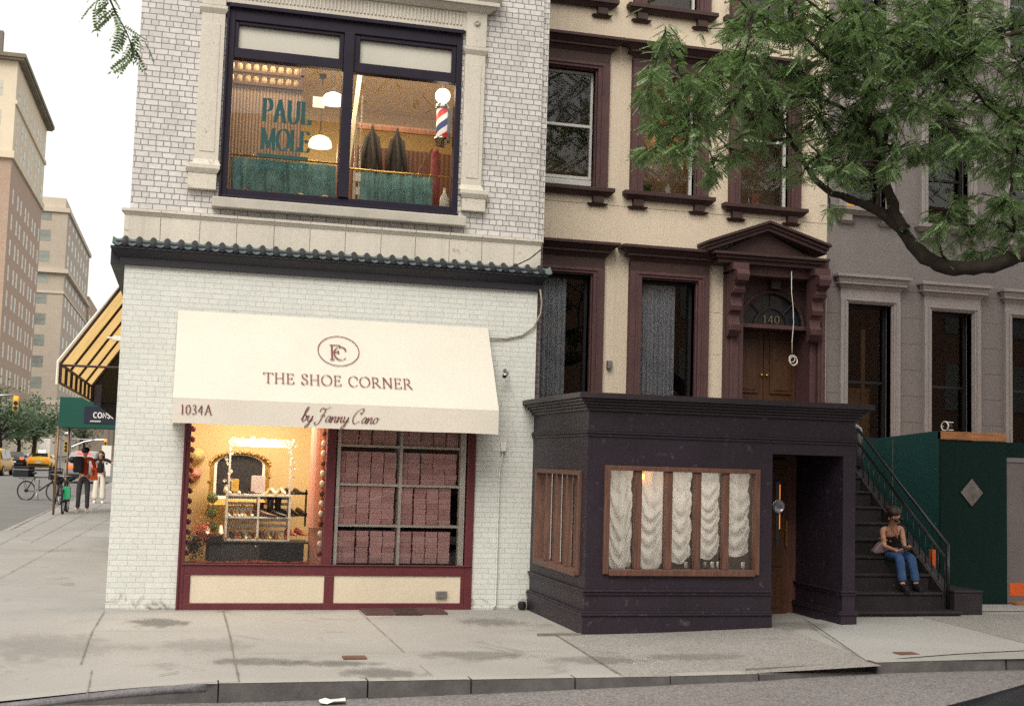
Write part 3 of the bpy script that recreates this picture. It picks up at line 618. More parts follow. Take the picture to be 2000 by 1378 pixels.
w=MB(); w.box(2.72,4.5,2.14,2.19,6.18,6.26); w.prism([(3.0,1.2,4.5),(3.75,1.2,4.5),(3.75,1.2,5.75),(3.65,1.2,5.75)],(0,.05,0)); w.build('coat_rail',wood('coat rail timber',(.24,.10,.055)),cb)
w=MB(); w.prism([(2.46,.5,5.0),(2.50,.5,5.0),(2.78,1.6,6.9),(2.72,1.6,6.9)],(0,.03,0)); w.box(2.62,2.65,.9,.93,4.7,6.0); w.box(2.70,2.72,1.0,1.02,4.7,6.3); w.build('pale_post','cream_panel',cb)
w=MB(); w.box(2.2,2.36,2.3,2.33,6.45,6.6); w.build('air_vent','steel',cb)
# reflections of dark gables in the pane, built as solid hanging shapes
for i,(x,dz) in enumerate(((2.98,0),(3.32,-.02))):
    w=MB(); w.lathe((x,1.95,0),[(.012,6.2+dz),(.03,6.12+dz),(.075,6.02+dz),(.085,5.8+dz),(.075,5.6+dz),(.11,5.3+dz),(.13,5.1)],14,sy=.5); w.tube([(x-.07,1.94,6.03+dz),(x-.12,1.93,5.75+dz),(x-.11,1.92,5.45)],[.03,.035,.03],8); w.tube([(x+.07,1.94,6.03+dz),(x+.11,1.93,5.72+dz),(x+.13,1.92,5.5)],[.03,.035,.03],8); w.tube([(x-.02,1.9,6.1+dz),(x+.03,1.88,5.7+dz),(x+.02,1.89,5.2)],[.01,.03,.04],8); o_=w.build('coat','black_cloth',smooth=True); retop(o_)
    tag(o_,['long dark coat hanging on the barber shop rail, nearer the mullion','shorter dark coat hanging on the barber shop rail, nearer the barber pole'][i],'coat','coats on the barber shop rail')
w=MB(); w.lathe((3.60,.62,0),[(.02,5.6),(.05,5.55),(.06,5.2),(.07,4.8)],12,sy=.6); o_=w.build('barber_gown',mat('dusty red cloth',(.30,.07,.07),.9,.3,9,.4,60),smooth=True); retop(o_); tag(o_,'dusty red gown hanging behind the striped barber pole','gown')
# pendants
M['milk']=emis('lit milk glass',(1,.80,.50),1.9); M['bulb']=emis('lit bulb',(1,.88,.62),5.5)
def pendant(px,py,Y,rp,label,group):
    c=P(px,py,Y=Y); r0=rp*(Y+14.43)/2430*1.04
    t=thing('pendant_lamp',label,'ceiling lamp',(c.x,c.y,c.z),group)
    w=MB(); w.lathe(c,[(r0,-.0),(r0*1.0,.012),(r0*.93,.5*r0),(r0*.7,.78*r0),(r0*.35,.95*r0),(.02,r0)],20); w.build('lamp_shade','milk',t,smooth=True)
    w=MB(); w.ball((c.x,c.y,c.z+.35*r0),.32*r0,10,8); w.build('bulb','bulb',t,smooth=True)
    w=MB(); w.tube([(c.x,c.y,c.z+r0*.96),(c.x,c.y,6.97)],.010,6); w.lathe((c.x,c.y,6.93),[(.05,0),(.05,.04)],10); w.lathe((c.x,c.y,c.z+r0*.95),[(.03,0),(.018,.07)],10); w.build('rod','room_dark',t,smooth=True)
    pt_light((c.x,c.y-.0,c.z-.10),16,(1,.79,.50),.12)
pendant(651,203,1.7,22,'lit milk glass pendant lamp, the higher of two, touching the window mullion','barber shop pendant lamps')
pendant(625,287,2.5,22,'lit milk glass pendant lamp, the lower of two, hanging right of the painted name','barber shop pendant lamps')
area_light((2.6,1.6,6.9),80,(1,.80,.52),2.6,1.6); area_light((1.5,.42,6.85),14,(1,.80,.52),.9,.2)  # unseen fill lights added to brighten the barber room and partition
# half curtains
def curtain(name,x0,x1,z0,z1,y,amp,k,m,label,cat,group=None,nx=90,seed=0,skew=0):
    rr=random.Random(seed); mb=MB(); ph=[rr.uniform(0,6) for _ in range(4)]
    nz=14
    for j in range(nz+1):
        for i in range(nx+1):
            u=i/nx; v=j/nz; x=x0+(x1-x0)*u
            a=amp*(.35+.65*(1-v))
            d=a*(math.sin(k*u*6.28+ph[0]+.5*math.sin(3*u*6.28+ph[1]))*.7+.4*math.sin(k*2.3*u*6.28+ph[2]+v*1.5))
            mb.v.append((x+.25*d,y+d,z0+(z1-z0)*v+(1-v)*.02*math.sin(k*u*6.28+ph[3])))
    for j in range(nz):
        for i in range(nx): a=j*(nx+1)+i; mb.f.append((a,a+1,a+nx+2,a+nx+1))
    o_=mb.build(name,m,smooth=True); retop(o_); return tag(o_,label,cat,group)
curtain('half_curtain',1.10,2.32,4.78,5.17,.17,.075,4,'teal_cloth','wide faded teal half curtain below the painted barber name','curtain','barber shop half curtains',seed=3)
curtain('half_curtain',2.60,3.49,4.74,5.13,.17,.06,5,'teal_cloth','narrower faded teal half curtain beside the white bottle','curtain','barber shop half curtains',seed=4)
for a,b_,z,lb in ((1.08,2.34,5.20,'thin brass rod above the wide teal curtain'),(2.46,3.68,5.15,'brass rod with rings above the narrower teal curtain')):
    t=thing('curtain_rod',lb,'curtain rod',(a,.17,z),'barber shop curtain rods'); w=MB(); w.tube([(a,.17,z),(b_,.17,z)],.013,8); w.build('rod','brass',t,smooth=True)
    for i in range(7):
        w=MB(); x=a+.12+(b_-a-.2)*i/7; w.tube([(x,.17+.02*math.cos(q),z+.02*math.sin(q)) for q in [k*.7 for k in range(10)]],.003,4,False); w.build('ring','brass',t)
# barber pole
c=P(863,240,Y=.22); t=thing('barber_pole','red white and blue striped barber pole with lit globe and chrome caps','barber pole',(c.x,.22,5.35))
m,nt,bs=nodes('barber stripes'); v=ocoord(nt); sp=nt.nodes.new('ShaderNodeSeparateXYZ'); L(nt,v,sp.inputs[0])
def mth(nt,op,a,b=None):
    n=nt.nodes.new('ShaderNodeMath'); n.operation=op
    for i,q in enumerate((a,b)):
        if q is None: continue
        if isinstance(q,(int,float)): n.inputs[i].default_value=q
        else: L(nt,q,n.inputs[i])
    return n.outputs[0]
an=mth(nt,'ARCTAN2',sp.outputs[1],sp.outputs[0]); fr_=mth(nt,'FRACT',mth(nt,'ADD',mth(nt,'MULTIPLY',an,-1/6.2832),mth(nt,'MULTIPLY',sp.outputs[2],3.1)))
cr=nt.nodes.new('ShaderNodeValToRGB'); cr.color_ramp.interpolation='CONSTANT'; e=cr.color_ramp.elements; e[0].position=0; e[0].color=(.55,.02,.02,1); e[1].position=.27; e[1].color=(.85,.8,.7,1)
for p_,c_ in ((.5,(.02,.03,.16,1)),(.77,(.85,.8,.7,1))): q=e.new(p_); q.color=c_
L(nt,fr_,cr.inputs[0]); L(nt,cr.outputs[0],bs.inputs['Base Color']); L(nt,cr.outputs[0],bs.inputs['Emission Color']); bs.inputs['Emission Strength'].default_value=.5; M['stripes']=m
zt=P(863,214,Y=.22).z; zb=P(863,268,Y=.22).z; r0=.068
w=MB(); w.lathe((c.x,.22,0),[(r0,zb),(r0,zt)],20); w.build('striped_tube','stripes',t,smooth=True)
w=MB(); w.lathe((c.x,.22,0),[(r0*.5,zt),(r0*1.2,zt),(r0*1.25,zt+.03),(r0*1.1,zt+.06),(r0*.7,zt+.08)],20); w.build('top_cap','chrome',t,smooth=True)
w=MB(); w.lathe((c.x,.22,0),[(r0*.5,zb-.12),(r0*.95,zb-.11),(r0*1.05,zb-.04),(r0*1.3,zb-.035),(r0*1.3,zb-.01),(r0*.6,zb)],20); w.build('bottom_cap','chrome',t,smooth=True)
w=MB(); w.ball((c.x,.22,zt+.17),.092,18,12); w.build('globe',emis('lit opal globe',(1,.86,.58),3.2),t,smooth=True); pt_light((c.x,.22-.11,zt+.17),1.2,(1,.75,.42),.05)
w=MB(); w.box(c.x+.07,c.x+.11,.24,.30,zb-.05,zt+.05); w.tube([(c.x,.22,zt+.26),(c.x,.22,6.55)],.006,6); w.build('bracket','steel',t)
c=P(868,385,Y=.2); t=thing('jug','white plastic spray jug on the barber shop window ledge','bottle',(c.x,.2,4.76)); w=MB(); w.lathe((c.x,.2,4.76),[(.055,0),(.06,.02),(.055,.14),(.02,.2),(.015,.24)],12,sy=.7); w.build('bottle_body','white',t,smooth=True); w=MB(); w.lathe((c.x,.2,5.0),[(.018,0),(.018,.02)],8); w.build('cap','white',t)
c=P(697,350,Y=.2); t=thing('notice_card','small white cards stuck beside the mullion behind the barber window','card',(c.x,.13,4.9))
w=MB(); w.box(c.x-.035,c.x+.035,.125,.13,5.0,5.1); w.build('upper_card','white',t); w=MB(); w.box(c.x-.02,c.x+.03,.125,.13,4.84,4.93); w.build('lower_card','white',t)
# ---- shop front ----
sfm=MB(); y0,y1=-.03,.10
sfm.box(.76,.815,y0,y1,-.02,2.55); sfm.box(4.0,4.09,y0,y1,-.02,2.55); sfm.box(.815,4.0,y0,y1,.385,.50); sfm.box(.815,4.0,y0,y1,-.02,.075); sfm.box(.815,.885,y0,y1,.075,.385); sfm.box(3.955,4.0,y0,y1,.075,.385); sfm.box(2.365,2.475,y0,y1,.075,.385)
sfm.box(2.335,2.44,y0,y1,.50,2.55); sfm.box(.815,4.0,y0,y1,2.45,2.55); sfm.box(.78,4.07,y0-.02,y0-.001,.495,.512); sfm.box(.740,.765,-.05,-.001,-.02,2.3)
sh=sfm.build('shop_front','maroon',cb,bev=.006)
for a,b_ in ((.885,2.365),(2.475,3.955)):
    w=MB(); w.box(a,b_,-.012,.02,.075,.385); w.build('stall_riser_panel','cream_panel',sh)
for a,b_ in ((.815,2.335),(2.44,3.98)):
    w=MB(); w.quad((a,.02,.5),(b_,.02,.5),(b_,.02,2.45),(a,.02,2.45)); w.build('shop_pane','glass_shop',sh)
# display room behind the left pane
w=MB(); X0,X1,D,Z0,Z1=.79,2.42,1.35,.42,2.55
w.quad((X0,.1,Z0),(X1,.1,Z0),(X1,D,Z0),(X0,D,Z0)); w.build('display_floor','room_dark',cb)
w=MB(); w.quad((X0,.1,Z0),(X0,D,Z0),(X0,D,Z1),(X0,.1,Z1)); w.quad((X0,D,Z0),(X1,D,Z0),(X1,D,Z1),(X0,D,Z1)); w.quad((X0,.1,Z1),(X0,D,Z1),(X1,D,Z1),(X1,.1,Z1)); w.quad((X1,.1,Z0),(X1,.1,Z1),(X1,D,Z1),(X1,D,Z0)); w.build('display_wall','room_warm',cb)
w=MB(); w.box(2.24,2.41,.55,.75,.45,2.5); w.lathe((2.27,.45,0),[(.075,.9),(.075,2.5)],14); w.build('display_pillar',mat('dusty pink plaster',(.52,.24,.19),.8,.08,2,.1),cb)  # pink column built in place of a reflection in the pane
w=MB(); w.box(2.462,2.50,.03,.12,.5,2.45); w.box(3.92,3.985,.03,.12,.5,2.45); w.build('shelf_jamb','white',cb)
# ---------------- shop window display ----------------
def dp(x,y,Y): return P(x,y,Y=Y)
YS=.45
a=dp(440,1054,YS);b_=dp(563,1054,YS);zt=dp(500,857,YS).z;zm=dp(500,967,YS).z;z1=dp(500,1010,YS).z;z0=dp(500,1054,YS).z
t=thing('display_shelf','white slatted crate shelving with tall arch frame in the shoe shop window','shelf',((a.x+b_.x)/2,YS,z0))
xa,xb=a.x,b_.x; xm=(xa+xb)/2
for x in (xa,xm,xb):
    w=MB(); w.box(x-.012,x+.012,YS,YS+.26,z0,zm); w.build('upright','white',t)
for z in (z0,z1,zm):
    w=MB(); w.box(xa-.014,xb+.014,YS-.005,YS+.27,z-.01,z+.01); w.build('shelf_board','white',t)
for lo,hi in ((z0,z1),(z1,zm)):
    for i in range(3):
        w=MB(); z=lo+(hi-lo)*(.25+.27*i); w.box(xa+.012,xb-.012,YS+.255,YS+.265,z,z+.035); w.build('back_slat','white',t)
for x in (xa+.01,xb-.01):
    w=MB(); w.box(x-.011,x+.011,YS,YS+.02,zm+.01,zt); w.build('frame_post','white',t)
w=MB(); w.box(xa,xb,YS-.004,YS+.022,zt-.09,zt); w.build('header','white',t)
# flower garland round the arch
mb=MB(); rr=random.Random(5)
path=[(xa,zm+.1+.1*i) for i in range(5)]+[(xa+(xb-xa)*i/14,zt-.02) for i in range(15)]+[(xb,zt-.1*i) for i in range(5)]
for (x,z) in path:
    for k in range(2):
        c=Vector((x+rr.uniform(-.04,.04),YS-.03+rr.uniform(-.03,.02),z+rr.uniform(-.05,.03)))
        for j in range(5):
            a1=j*1.256+rr.uniform(0,1); d=Vector((math.cos(a1),rr.uniform(-.4,.1),math.sin(a1)))*.024; e_=Vector((-d.z,0,d.x))*.5
            mb.quad(c,c+d*.6+e_,c+d,c+d*.6-e_)
o_=mb.build('flower_garland','white_cloth'); retop(o_); tag(o_,'garland of white paper flowers along the arch of the crate shelf','garland')
# mirror
c=dp(465,930,.95); t=thing('mirror','arched mirror with white inner border and carved gold frame','mirror',(c.x,.95,dp(465,975,.95).z))
mz0=dp(465,968,.95).z; mz1=dp(465,888,.95).z; mx0=dp(423,930,.95).x; mx1=dp(512,930,.95).x; mw=mx1-mx0; mc=(mx0+mx1)/2
arch=[(mx0,mz0),(mx1,mz0),(mx1,mz1-.12)]+[(mc+mw/2*math.cos(R_(q)),mz1-.12+.12*math.sin(R_(q))) for q in range(15,180,15)]+[(mx0,mz1-.12)]
def ring(mb,pts,off,y,th):
    cx_=sum(p[0] for p in pts)/len(pts); cz_=sum(p[1] for p in pts)/len(pts); n=len(pts)
    out=[(cx_+(x-cx_)*(1+off/(mw/2)),cz_+(z-cz_)*(1+off/.3)) for x,z in pts]
    vs=[(x,y,z) for x,z in pts]+[(x,y-th,z) for x,z in out]; mb.add(vs,[(i,(i+1)%n,(i+1)%n+n,i+n) for i in range(n)]); return out
w=MB(); w.quad(*[(x,.955,z) for x,z in arch]); w.build('mirror_glass',mat('dark mirror',(.03,.03,.035),.15,.1,3,0),t)
w=MB(); out=ring(w,arch,.03,.95,.01); w.build('white_border','white',t)
w=MB(); out2=ring(w,out,.05,.94,.03)
for i in range(26):
    k=i/26*len(out2); p=out2[int(k)%len(out2)]; q=out2[(int(k)+1)%len(out2)]; f=k-int(k); w.ball((p[0]+(q[0]-p[0])*f,.91,p[1]+(q[1]-p[1])*f),.022,6,5,jit=.35)
w.build('gold_frame',mat('carved dull gold',(.32,.19,.05),.5,.4,20,.8,60,metal=.6),t)
# topiary
c=dp(415,1000,.4); t=thing('topiary','small potted topiary of three clipped green balls','plant',(c.x,.4,dp(415,1045,.4).z))
mbf=MB(); rr=random.Random(3)
for (px,py,r_) in ((415,972,.062),(413,1000,.068),(414,1028,.06)):
    q=dp(px,py,.4); w=MB()
    for k in range(520):
        d=Vector((rr.gauss(0,1),rr.gauss(0,1),rr.gauss(0,1))).normalized(); p=Vector((q.x,.4,q.z))+d*r_*rr.uniform(.75,1.05); e1=Vector((rr.gauss(0,1),rr.gauss(0,1),rr.gauss(0,1))).normalized()*.009; e2=d.cross(e1).normalized()*.006
        w.quad(p-e1,p-e2,p+e1,p+e2)
    w.build('clipped_ball',mat('topiary leaf',(.10,.13,.035),.7,.4,30,0) if 'topi' not in M else M['topi'],t)
w=MB(); w.tube([(c.x,.4,dp(415,1045,.4).z),(c.x,.4,dp(415,970,.4).z)],.007,6); w.build('stem','lumber',t)
w=MB(); w.lathe((c.x,.4,dp(415,1052,.4).z),[(.04,0),(.055,.07)],12); w.build('pot','terracotta',t)
# dried flowers in the corner
def blossoms(name,px,py,rx,rz_,Y,n,m,label,seed,s=.018):
    q=dp(px,py,Y); w=MB(); rr=random.Random(seed)
    for k in range(n):
        p=Vector((q.x+rr.gauss(0,.5)*rx,Y+rr.uniform(-.07,.07),q.z+rr.gauss(0,.5)*rz_)); e1=Vector((rr.gauss(0,1),rr.gauss(0,1),rr.gauss(0,1))).normalized()*s; e2=e1.orthogonal().normalized()*s*.6
        w.quad(p-e1,p-e2,p+e1,p+e2)
    o_=w.build(name,m); retop(o_); return tag(o_,label,'flowers')
M['rust']=mat('rust red petals',(.38,.10,.045),.8,.4,25,0); M['dleaf']=mat('dark dried leaves',(.06,.055,.025),.8,.4,25,0)
blossoms('dried_flowers',395,1040,.11,.11,.3,420,'rust','rust red dried flowers left of the white shoes',1)
blossoms('dried_leaves',380,1065,.08,.13,.28,420,'dleaf','dark dried leaves low in the shoe window corner',2)
q=dp(500,1097,.1); w=MB(); rr=random.Random(9)
for k in range(900):
    x=rr.uniform(.87,2.2); p=Vector((x,.08+rr.uniform(0,.05),.513)); d=Vector((rr.uniform(-.03,.03),rr.uniform(-.02,.02),rr.uniform(.01,.05)*(.6+.4*math.sin(x*9)))); s_=Vector((.0035,0,0)); w.quad(p-s_,p+s_,p+d)
o_=w.build('straw_fringe',M['rust']); retop(o_); tag(o_,'fringe of reddish straw along the bottom of the shoe window','straw',None); o_['kind']='stuff'
# black table
a=dp(398,1060,.4); b_=dp(602,1060,.4); zt_=z0-.012; t=thing('display_table','black drawer table with brass knob under the crate shelving','table',((a.x+b_.x)/2,.5,.42))
w=MB(); w.box(a.x,b_.x,.36,.80,zt_-.02,zt_); w.build('table_top','black',t,bev=.004)
w=MB(); w.box(a.x+.03,b_.x-.05,.38,.78,.43,zt_-.021); w.build('carcass','black',t)
w=MB(); w.box(a.x+.06,xm+.03,.372,.38,.47,zt_-.04); w.build('drawer',mat('dark grey drawer',(.05,.05,.055),.5,.1,3,0),t); w=MB(); w.ball((dp(499,1067,.36).x,.36,dp(499,1067,.36).z),.013,10,8); w.build('knob','brass',t)
# wall hats, cards, dummy pieces
for px,py,r_,mt,lb in ((385,888,.085,'yh','pale yellow round straw hat on the display wall'),(382,925,.062,'ph','pink ruffled round hat on the display wall, below the yellow one')):
    m_=mat(lb,(.60,.50,.22) if mt=='yh' else (.60,.28,.22),.9,.2,20,.6,60); q=dp(px,py,1.2); w=MB(); w.lathe((q.x,1.3,q.z),[(r_*1.15,0),(r_*1.1,-.02),(r_*.8,-.05),(r_*.6,-.09),(.001,-.11)],20,'y'); o_=w.build('straw_hat',m_,smooth=True); tag(o_,lb,'hat','hats on the display wall')
def card(px0,py0,px1,py1,Y,m_,label,name='picture_card'):
    p=dp(px0,py1,Y); q=dp(px1,py0,Y); w=MB(); w.box(p.x,q.x,Y,Y+.04,p.z,q.z); o_=w.build(name,m_,bev=.002); retop(o_); return tag(o_,label,'card')
card(490,929,519,962,.5,mat('lilac white card',(.62,.50,.48),.6,.06,9,0),'pale lilac box standing on the crate shelf')
card(451,935,467,958,.5,mat('amber card',(.62,.38,.08),.5,.3,20,0),'amber picture card on the crate shelf near the mirror')
# shoes
def shoe_pair(px,py,Y,s,m_,label,ang=0,boot=0,grp='shoes on display in the shop window'):
    q=dp(px,py,Y); t=thing('shoe_pair',label,'shoes',(q.x,Y,q.z),grp)
    for k in (-1,1):
        w=MB(); ox=k*.038*s
        secs=[(-.5,.30,.16,.17),(-.38,.36,.17,.17),(-.15,.30,.15,.14),(.1,.20,.17,.12),(.32,.14,.18,.08),(.46,.10,.13,.05),(.52,.05,.05,.03)]
        n=10; 
        for (l,h,wd,_) in secs:
            for j in range(n):
                a_=2*math.pi*j/n; w.v.append((ox*1.6+math.cos(a_)*wd*.25*s*.5, -l*.22*s, max(0,(.5+.5*math.sin(a_)))*h*.22*s))
        for i in range(len(secs)-1):
            for j in range(n): w.f.append((i*n+j,i*n+(j+1)%n,(i+1)*n+(j+1)%n,(i+1)*n+j))
        w.f.append(tuple(range(n))); w.f.append(tuple(range(len(secs)*n-1,(len(secs)-1)*n-1,-1)))
        if boot: w.lathe((ox*1.6,.075*s,.04*s),[(.03*s,0),(.028*s,.08),(.035*s,boot)],10)
        ca,sa=math.cos(ang),math.sin(ang); w.v=[(x*ca-y*sa+q.x,x*sa+y*ca+Y,z+q.z) for x,y,z in w.v]
        w.build('shoe',m_,t,smooth=True)
    return t
def smat(n,c): return mat(n,c,.35,.15,12,0)
sm={'w':smat('white leather',(.7,.66,.58)),'b':smat('black leather',(.012,.011,.012)),'r':smat('rust suede',(.30,.07,.025)),'t':smat('tan leather',(.26,.11,.04)),'g':smat('gold leather',(.60,.42,.18)),'o':smat('old brown leather',(.10,.045,.025))}
Y1=YS+.1
for px,py,k,lb,an in ((454,963,'w','white slingback shoes on top of the crate shelf near the mirror',.3),(543,963,'w','upright white pumps on top of the crate shelf below the right post',.2),(532,964,'g','pale gold flats on top of the crate shelf right of the lilac box',-.3),(481,963,'b','black heels beside the lilac box on top of the shelf',.2),
    (454,1007,'w','cream flats in the upper left crate, first pair',.2),(467,1007,'g','rose gold flats in the upper left crate, middle pair',.1),(482,1007,'w','white flats in the upper left crate, pair beside the divider',0),
    (449,1050,'r','rust flats in the lower left crate corner',.1),(462,1050,'b','black flats in the lower left crate',.1),(478,1050,'t','tan flats in the lower left crate',0),(490,1051,'w','pale flats in the lower left crate beside the divider',0),
    (508,1051,'t','tan studded sandals in the lower right crate, first pair',.2),(521,1051,'o','brown sandals in the lower right crate, second pair',.1),(535,1051,'g','gold sandals in the lower right crate, third pair',.1),(548,1051,'r','rust sandals in the lower right crate, last pair',0)):
    shoe_pair(px,py,Y1,.95,sm[k],lb,an)
shoe_pair(418,1042,.33,1.25,sm['w'],'large white pumps standing on a black block left of the shelf',0)
shoe_pair(520,1008,Y1,1.3,sm['o'],'brown ankle boots in the upper right crate beside the divider',1.2,.10)
shoe_pair(548,1008,Y1,1.3,sm['b'],'tall black boots in the upper right crate',.9,.20)
shoe_pair(578,1045,.5,1.1,sm['r'],'rust brown loafers on the table right of the crates',.5)
w=MB(); q=dp(418,1055,.33); w.box(q.x-.09,q.x+.09,.27,.40,q.z-.02,q.z+.055); o_=w.build('plinth','black',bev=.003); retop(o_); tag(o_,'black block under the large white pumps','plinth')
w=MB(); c=dp(575,960,.7); 
for i in range(2): w.box(dp(565,965+40*i,.7).x,dp(600,965,.7).x,.62,.8,dp(575,965+42*i,.7).z,dp(575,962+42*i,.7).z+.012)
w.box(dp(598,900,.7).x,dp(600,900,.7).x+.01,.62,.64,.9,dp(575,955,.7).z); o_=w.build('wall_shelf','black'); retop(o_); tag(o_,'dark shelf on the pink pillar side of the display','shelf')
shoe_pair(575,965,.7,1.0,sm['b'],'black pumps on the dark wall shelf beside the pink pillar',.5); shoe_pair(580,1003,.7,1.0,sm['o'],'brown heels below the dark wall shelf beside the pink pillar',.5)
# petal strips down the jambs
for x,lb in ((.835,'scalloped strip of petals down the left jamb of the shoe window'),(2.305,'strip of hanging petals beside the maroon post in the shoe window')):
    t=thing('petal_strip',lb,'garland',(x,.07,.6),'petal strips in the shoe window'); i=0
    for z in [.62+.115*i for i in range(16)]:
        w=MB(); w.ball((x,.07,z),.028,8,6,1,.5,1.3); w.build('petal',M['white_cloth'] if (i%3) and x>1 else (M['maroon']),t,smooth=True); i+=1
area_light((1.5,.30,2.50),42,(1,.83,.60),1.1,.3); pt_light((1.62,.22,1.9),6.0,(1,.83,.60),.10)  # unseen lights inside the lit bay; the point light is added fill
# shoe box wall
shelfg=MB(); xl=2.50; rows=[.515,.965,1.435,1.885,2.30]
t=thing('box_rack','white grid shelving holding pink shoe boxes in the right window bay','shelf',(3.2,.2,.5))
w=MB(); w.box(3.20,3.235,.07,.5,.5,2.45); w.build('upright','white',t,bev=.002)
for z in rows[1:]:
    for a,b_ in ((2.50,3.20),(3.235,3.92)):
        w=MB(); w.box(a,b_,.075,.5,z-.028,z); w.build('shelf_board','white',t,bev=.002)
w=MB(); w.box(2.47,3.95,.56,.6,.45,2.5); w.build('back_panel','room_dark',t)
bm_=MB(); bm_.box(-.069,.069,0,.3,0,.058); bm_.box(-.071,.071,-.002,.302,.034,.0605)
tx=.0
proto=bm_.build('shoe_box','pinkbox',bev=.0015); tag(proto,'closed pink shoe box stacked in the white grid shelving of the shop window','shoe box','pink shoe boxes stacked in the window')
M['pinkbox2']=mat('darker pink shoe box card',(.62,.36,.355),.75,.10,4,.1,90); me2=proto.data.copy(); me2.materials[0]=M['pinkbox2']
first=True; rr=random.Random(11)
for (a,b_) in ((2.505,3.197),(3.24,3.915)):
    for ri in range(4):
        z0_=rows[ri]+.001; top=rows[ri+1]-.03 if ri<3 else 2.14
        x=a+(.038 if rr.random()<.6 else 0); part=x>a+.01
        cols=[]
        if part: cols.append((a+.034,True))
        xx=a+(.07 if part else 0)
        while xx+.143<b_: cols.append((xx+.0715,False)); xx+=.1435+rr.choice((0,.006,.010,.016))
        for (cx_,side) in cols:
            z=z0_; k=0; nmax=int((top-z0_)/.0615)
            for k in range(nmax):
                o_=proto if first else proto.copy(); o_.scale=(1,1,1)
                if not first:
                    col.objects.link(o_)
                    if rr.random()<.35: o_.data=me2
                first=False
                if side: o_.rotation_euler=(0,R_(90),0); 
                o_.location=(cx_+rr.uniform(-.004,.004),.135+rr.uniform(0,.02),z)
                if side:
                    o_.rotation_euler=(0,0,R_(0)); o_.scale=(.48,1,1)
                z+=.0618
# ---------------- shop awning ----------------
t=thing('shop_awning','cream canvas shop awning lettered for a shoe shop','awning',(2.4,0,2.0))
ax0,ax1,ay,zt,zf,zb=.60,4.19,-.68,3.325,2.315,2.045
w=MB(); nx,nz=40,16
for j in range(nz+1):
    for i in range(nx+1):
        u,v=i/nx,j/nz; sag=-.016*math.sin(math.pi*v)*(1+.5*math.sin(u*19)); w.v.append((ax0+(ax1-ax0)*u,-.02+(ay+.02)*v,zt+(zf-zt)*v+sag*.4))
for j in range(nz):
    for i in range(nx): a=j*(nx+1)+i; w.f.append((a,a+1,a+nx+2,a+nx+1))
w.build('canopy','canvas',t,smooth=True)
w=MB()
for i in range(nx+1):
    u=i/nx; x=ax0+(ax1-ax0)*u; w.v.append((x,ay-.002,zf-.001)); w.v.append((x,ay-.004+.003*math.sin(u*40),zb+.002*math.sin(u*23)))
for i in range(nx): w.f.append((2*i,2*i+1,2*i+3,2*i+2))
w.build('valance','canvas2',t,smooth=True)
w=MB()
for x in (ax0,ax1): w.quad((x,-.02,zt),(x,ay,zf),(x,ay,zb),(x,-.02,zb))
w.build('side_panel','canvas2',t)
w=MB(); w.tube([(ax0+.02,ay+.02,zf-.02),(ax1-.02,ay+.02,zf-.02)],.012,6); w.tube([(ax0+.02,ay+.02,zb+.02),(ax1-.02,ay+.02,zb+.02)],.010,6)
for x in (ax0+.03,ax1-.03,2.4): w.tube([(x,-.02,zt-.03),(x,ay+.02,zf-.03)],.012,6); w.tube([(x,-.02,2.3),(x,ay+.02,zf-.03)],.010,6)
w.build('awning_frame','steel',t)
N_=Vector((0,-(zt-zf),-(ay+.02)*-1)); Vd=Vector((0,.66,1.01)).normalized(); slope=lambda z:(-.02+(ay+.02)*((zt-z)/(zt-zf)))
def onaw(px,py):   # pixel -> awning slope
    d=RW@Vector((px-1000,py-689,FPX)); n=Vector((0,zt-zf,ay+.02)); n=Vector((0,-(zt-zf),-(ay+.02))) if False else Vector((0,(zt-zf),(ay+.02)));
    p0=Vector((0,-.02,zt)); k=n.dot(p0-CAM)/n.dot(d); return CAM+d*k
off=Vector((0,-(zt-zf),-(-.02-(ay)))).normalized(); off=Vector((0,-.84,.545))*.012
w=MB(); a=onaw(514,748); b_=onaw(806,765); text_mesh(w,'THE SHOE CORNER',G,.142,Vector((a.x,a.y,a.z))+off,(1,0,0),Vd,.105,.028,20,width=b_.x-a.x,track=.09)
c=onaw(661,686); cc=Vector(c)+off; rx=.238; ry=.215
for i in range(60):
    a0,a1=2*math.pi*i/60,2*math.pi*(i+1)/60
    q=[cc+Vector((1,0,0))*rx*k*math.cos(a_)+Vd*ry*k*math.sin(a_) for a_,k in ((a0,1),(a1,1),(a1,.955),(a0,.955))]; w.quad(*q)
fa=onaw(643,703); text_mesh(w,'F',G,.215,Vector(fa)+off,(1,0,0),Vd,.10,.03,20); ca=onaw(651,703); text_mesh(w,'C',G,.185,Vector(ca)+off*1.2,(1,0,0),Vd,.10,.03,20)
w.build('lettering','ink',t)
w=MB(); yv=ay-.012
a=P(352,808,Y=yv); b_=P(414,812,Y=yv); text_mesh(w,'1034A',G,.108,(a.x,yv,a.z+.003),(1,0,0),(0,0,1),.12,.035,15,width=b_.x-a.x,track=.10)
a=P(587,822,Y=yv); b_=P(737,825,Y=yv); text_mesh(w,'by Fanny Cano',CG,.155,(a.x,yv,a.z),(1,0,0),(0,0,1),.085,.030,25,slant=.32,width=b_.x-a.x,track=-.02)
w.build('valance_lettering','ink',t)
